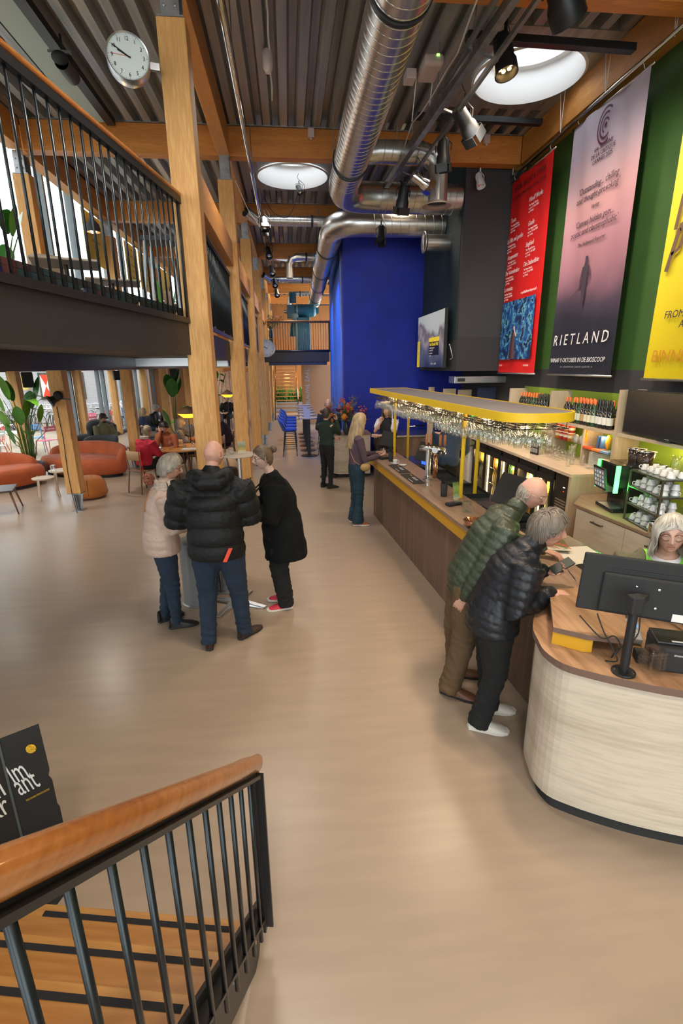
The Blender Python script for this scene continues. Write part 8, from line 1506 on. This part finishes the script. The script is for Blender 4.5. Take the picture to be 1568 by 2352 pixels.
def terrace_chair():
    t = thing('terrace_chair', '', 'chair'); r_ = .012
    def part(nm, mb): mb.build(nm, G['tc0'], t, True)
    for k in range(5): MB().box((-.2, -.18+.08*k, .44), (.2, -.12+.08*k, .455)).build('slat', G['tc0'], t)
    for z in (.72, .81): MB().box((-.2, -.26, z), (.2, -.245, z+.065)).build('back_slat', G['tc0'], t)
    for sx in (-1, 1): part('leg', MB().tube([(sx*.2, -.25, .88), (sx*.2, -.2, .45), (sx*.23, -.3, 0)], r_, 6)); part('leg', MB().tube([(sx*.2, -.2, .45), (sx*.2, .2, .45), (sx*.23, .26, 0)], r_, 6))
    return t
G['tc0'] = mat('pink_metal', (.72, .09, .20), .4); tcol = {'pink': G['tc0'], 'blue': mat('blue_metal', (.09, .27, .52), .4), 'red': mat('red_metal', (.6, .03, .03), .4), 'white': mat('white_metal', (.75, .75, .73), .4), 'grey': mat('grey_metal', (.2, .18, .2), .4)}
base = terrace_chair(); fresh = {}
CH = [(-7.25, 15.6, 60, 'pink', 'pink metal chair just outside the glass by the leafy plant'), (-7.9, 16.3, 20, 'blue', 'blue metal chair behind the pink one'), (-8.75, 15.7, 110, 'red', 'red metal chair at the far left of the terrace'), (-8.2, 14.6, 60, 'white', 'white metal chair at the left edge outside'), (-7.15, 18.55, 70, 'pink', 'pink chair outside left of the wing chair'), (-7.5, 19.6, 180, 'pink', 'second pink chair behind the white terrace table'), (-8.0, 19.3, 200, 'grey', 'grey terrace chair near the bicycles'), (-7.0, 22.35, 30, 'blue', 'blue chair under the person in the white jacket'), (-7.3, 20.8, 190, 'red', 'red chair beside the terrace table')]
for k, (x, y, rz, c_, lab) in enumerate(CH):
    if c_ not in fresh:
        if c_ == 'pink': o = base
        else:
            o = copy_tree(base)
            for ch in o.children: ch.data = ch.data.copy(); ch.data.materials[0] = tcol[c_]
        fresh[c_] = o
    else: o = copy_tree(fresh[c_])
    place(o, (x, y, -.03), R(rz), lab); o['group'] = 'terrace chairs'
for k, (x, y) in enumerate(((-8.0, 15.4), (-7.6, 18.7), (-9.6, 17.4))): t = thing('terrace_table', ['white terrace table beside the pink chair', 'white terrace table between pink chairs', 'farther white terrace table'][k], 'table', (x, y, -.03)); MB().box((-.4, -.35, .70), (.4, .35, .73)).build('table_top', tcol['white'], t, bevel=.005); [MB().tube([(sx*.3, sy*.25, .7), (sx*.36, sy*.3, 0)], .014, 6).build('leg', tcol['grey'], t) for sx in (-1, 1) for sy in (-1, 1)]
def bike():
    t = thing('bicycle', '', 'bicycle'); rb = G['blackm']
    for y in (-.52, .52):
        w2 = MB().tube([(0, y+.33*math.cos(a), .34+.33*math.sin(a)) for a in np.linspace(0, 2*PI, 25)], .016, 6, False).build('wheel', rb, t, True); mb = MB(); [mb.tube([(0, y, .34), (0, y+.32*math.cos(a), .34+.32*math.sin(a))], .003, 4) for a in np.linspace(0, 2*PI, 13)[:-1]]; mb.build('spokes', G['alu'], w2)['kind'] = 'stuff'
    f = MB(); [f.tube(p, .016, 6) for p in (((0, -.52, .34), (0, -.1, .3), (0, -.22, .82)), ((0, -.52, .34), (0, -.2, .7), (0, .38, .75)), ((0, -.1, .3), (0, .38, .75)), ((0, .52, .34), (0, .36, .98)))]; f.build('frame', G['alu'], t, True)
    MB().tube([(-.28, .2, 1.02), (-.2, .34, 1.04), (0, .36, 1.0), (.2, .34, 1.04), (.28, .2, 1.02)], .012, 6).build('handlebar', G['alu'], t, True); MB().sph((0, -.24, .88), .5, 10, (.18, .26, .08)).build('saddle', rb, t, True); MB().box((-.07, -.75, .68), (.07, -.35, .70)).build('carrier', G['alu'], t)
    return t
b0 = bike(); 
for k in range(22):
    o = b0 if k == 0 else copy_tree(b0); place(o, (-13.2+.27*k, 22.6+.2*math.sin(k*2.2), -.03), R(8*math.sin(k*1.7)), 'bicycle parked before the white house, %s from the left' % ORD[k]); o['group'] = 'bicycles in the terrace rack'
t = thing('bicycle_rack', 'grey steel hoops of the bicycle rack', 'rack', (-13.4, 21.7, 0))
for k in range(7): MB().tube([(k, 0, 0), (k, 0, .8), (k+.1, 0, .9), (k+.7, 0, .9), (k+.8, 0, .8), (k+.8, 0, 0)], .025, 6).build('hoop', G['galv'], t, True)

for k, (x, y) in enumerate(((-3.0, 7.2), (-5.1, 8.4), (-3.0, 10.6), (-5.3, 11.2), (-2.4, 14.2), (-5.2, 14.6), (-2.6, 17.8), (-5.4, 18.2))):  # fill lamps with lit discs, added to brighten the lounge under the mezzanine
    t = thing('round_lamp', 'added round fill lamp under the mezzanine, %s' % ['nearest the first tall post', 'above the dark coffee table', 'above the woman in red', 'above the left rust sofa', 'behind the second tall post', 'above the lounge chairs', 'farther down by the posts', 'farthest by the terrace'][k], 'lamp', (x, y, 2.47), 0, 'added fill lamps under the mezzanine'); MB().lathe([(.001, 0), (.05, 0), (.06, -.012), (.06, .02)], 18).build('trim_ring', G['black'], t, True); MB().lathe([(.001, -.002), (.045, -.002)], 14).build('lit_disc', G['led'], t)
    lamp('SPOT', (x, y, 2.44), 85, (1, .93, .85), .12, (x-.001, y, 0), 155, 1)
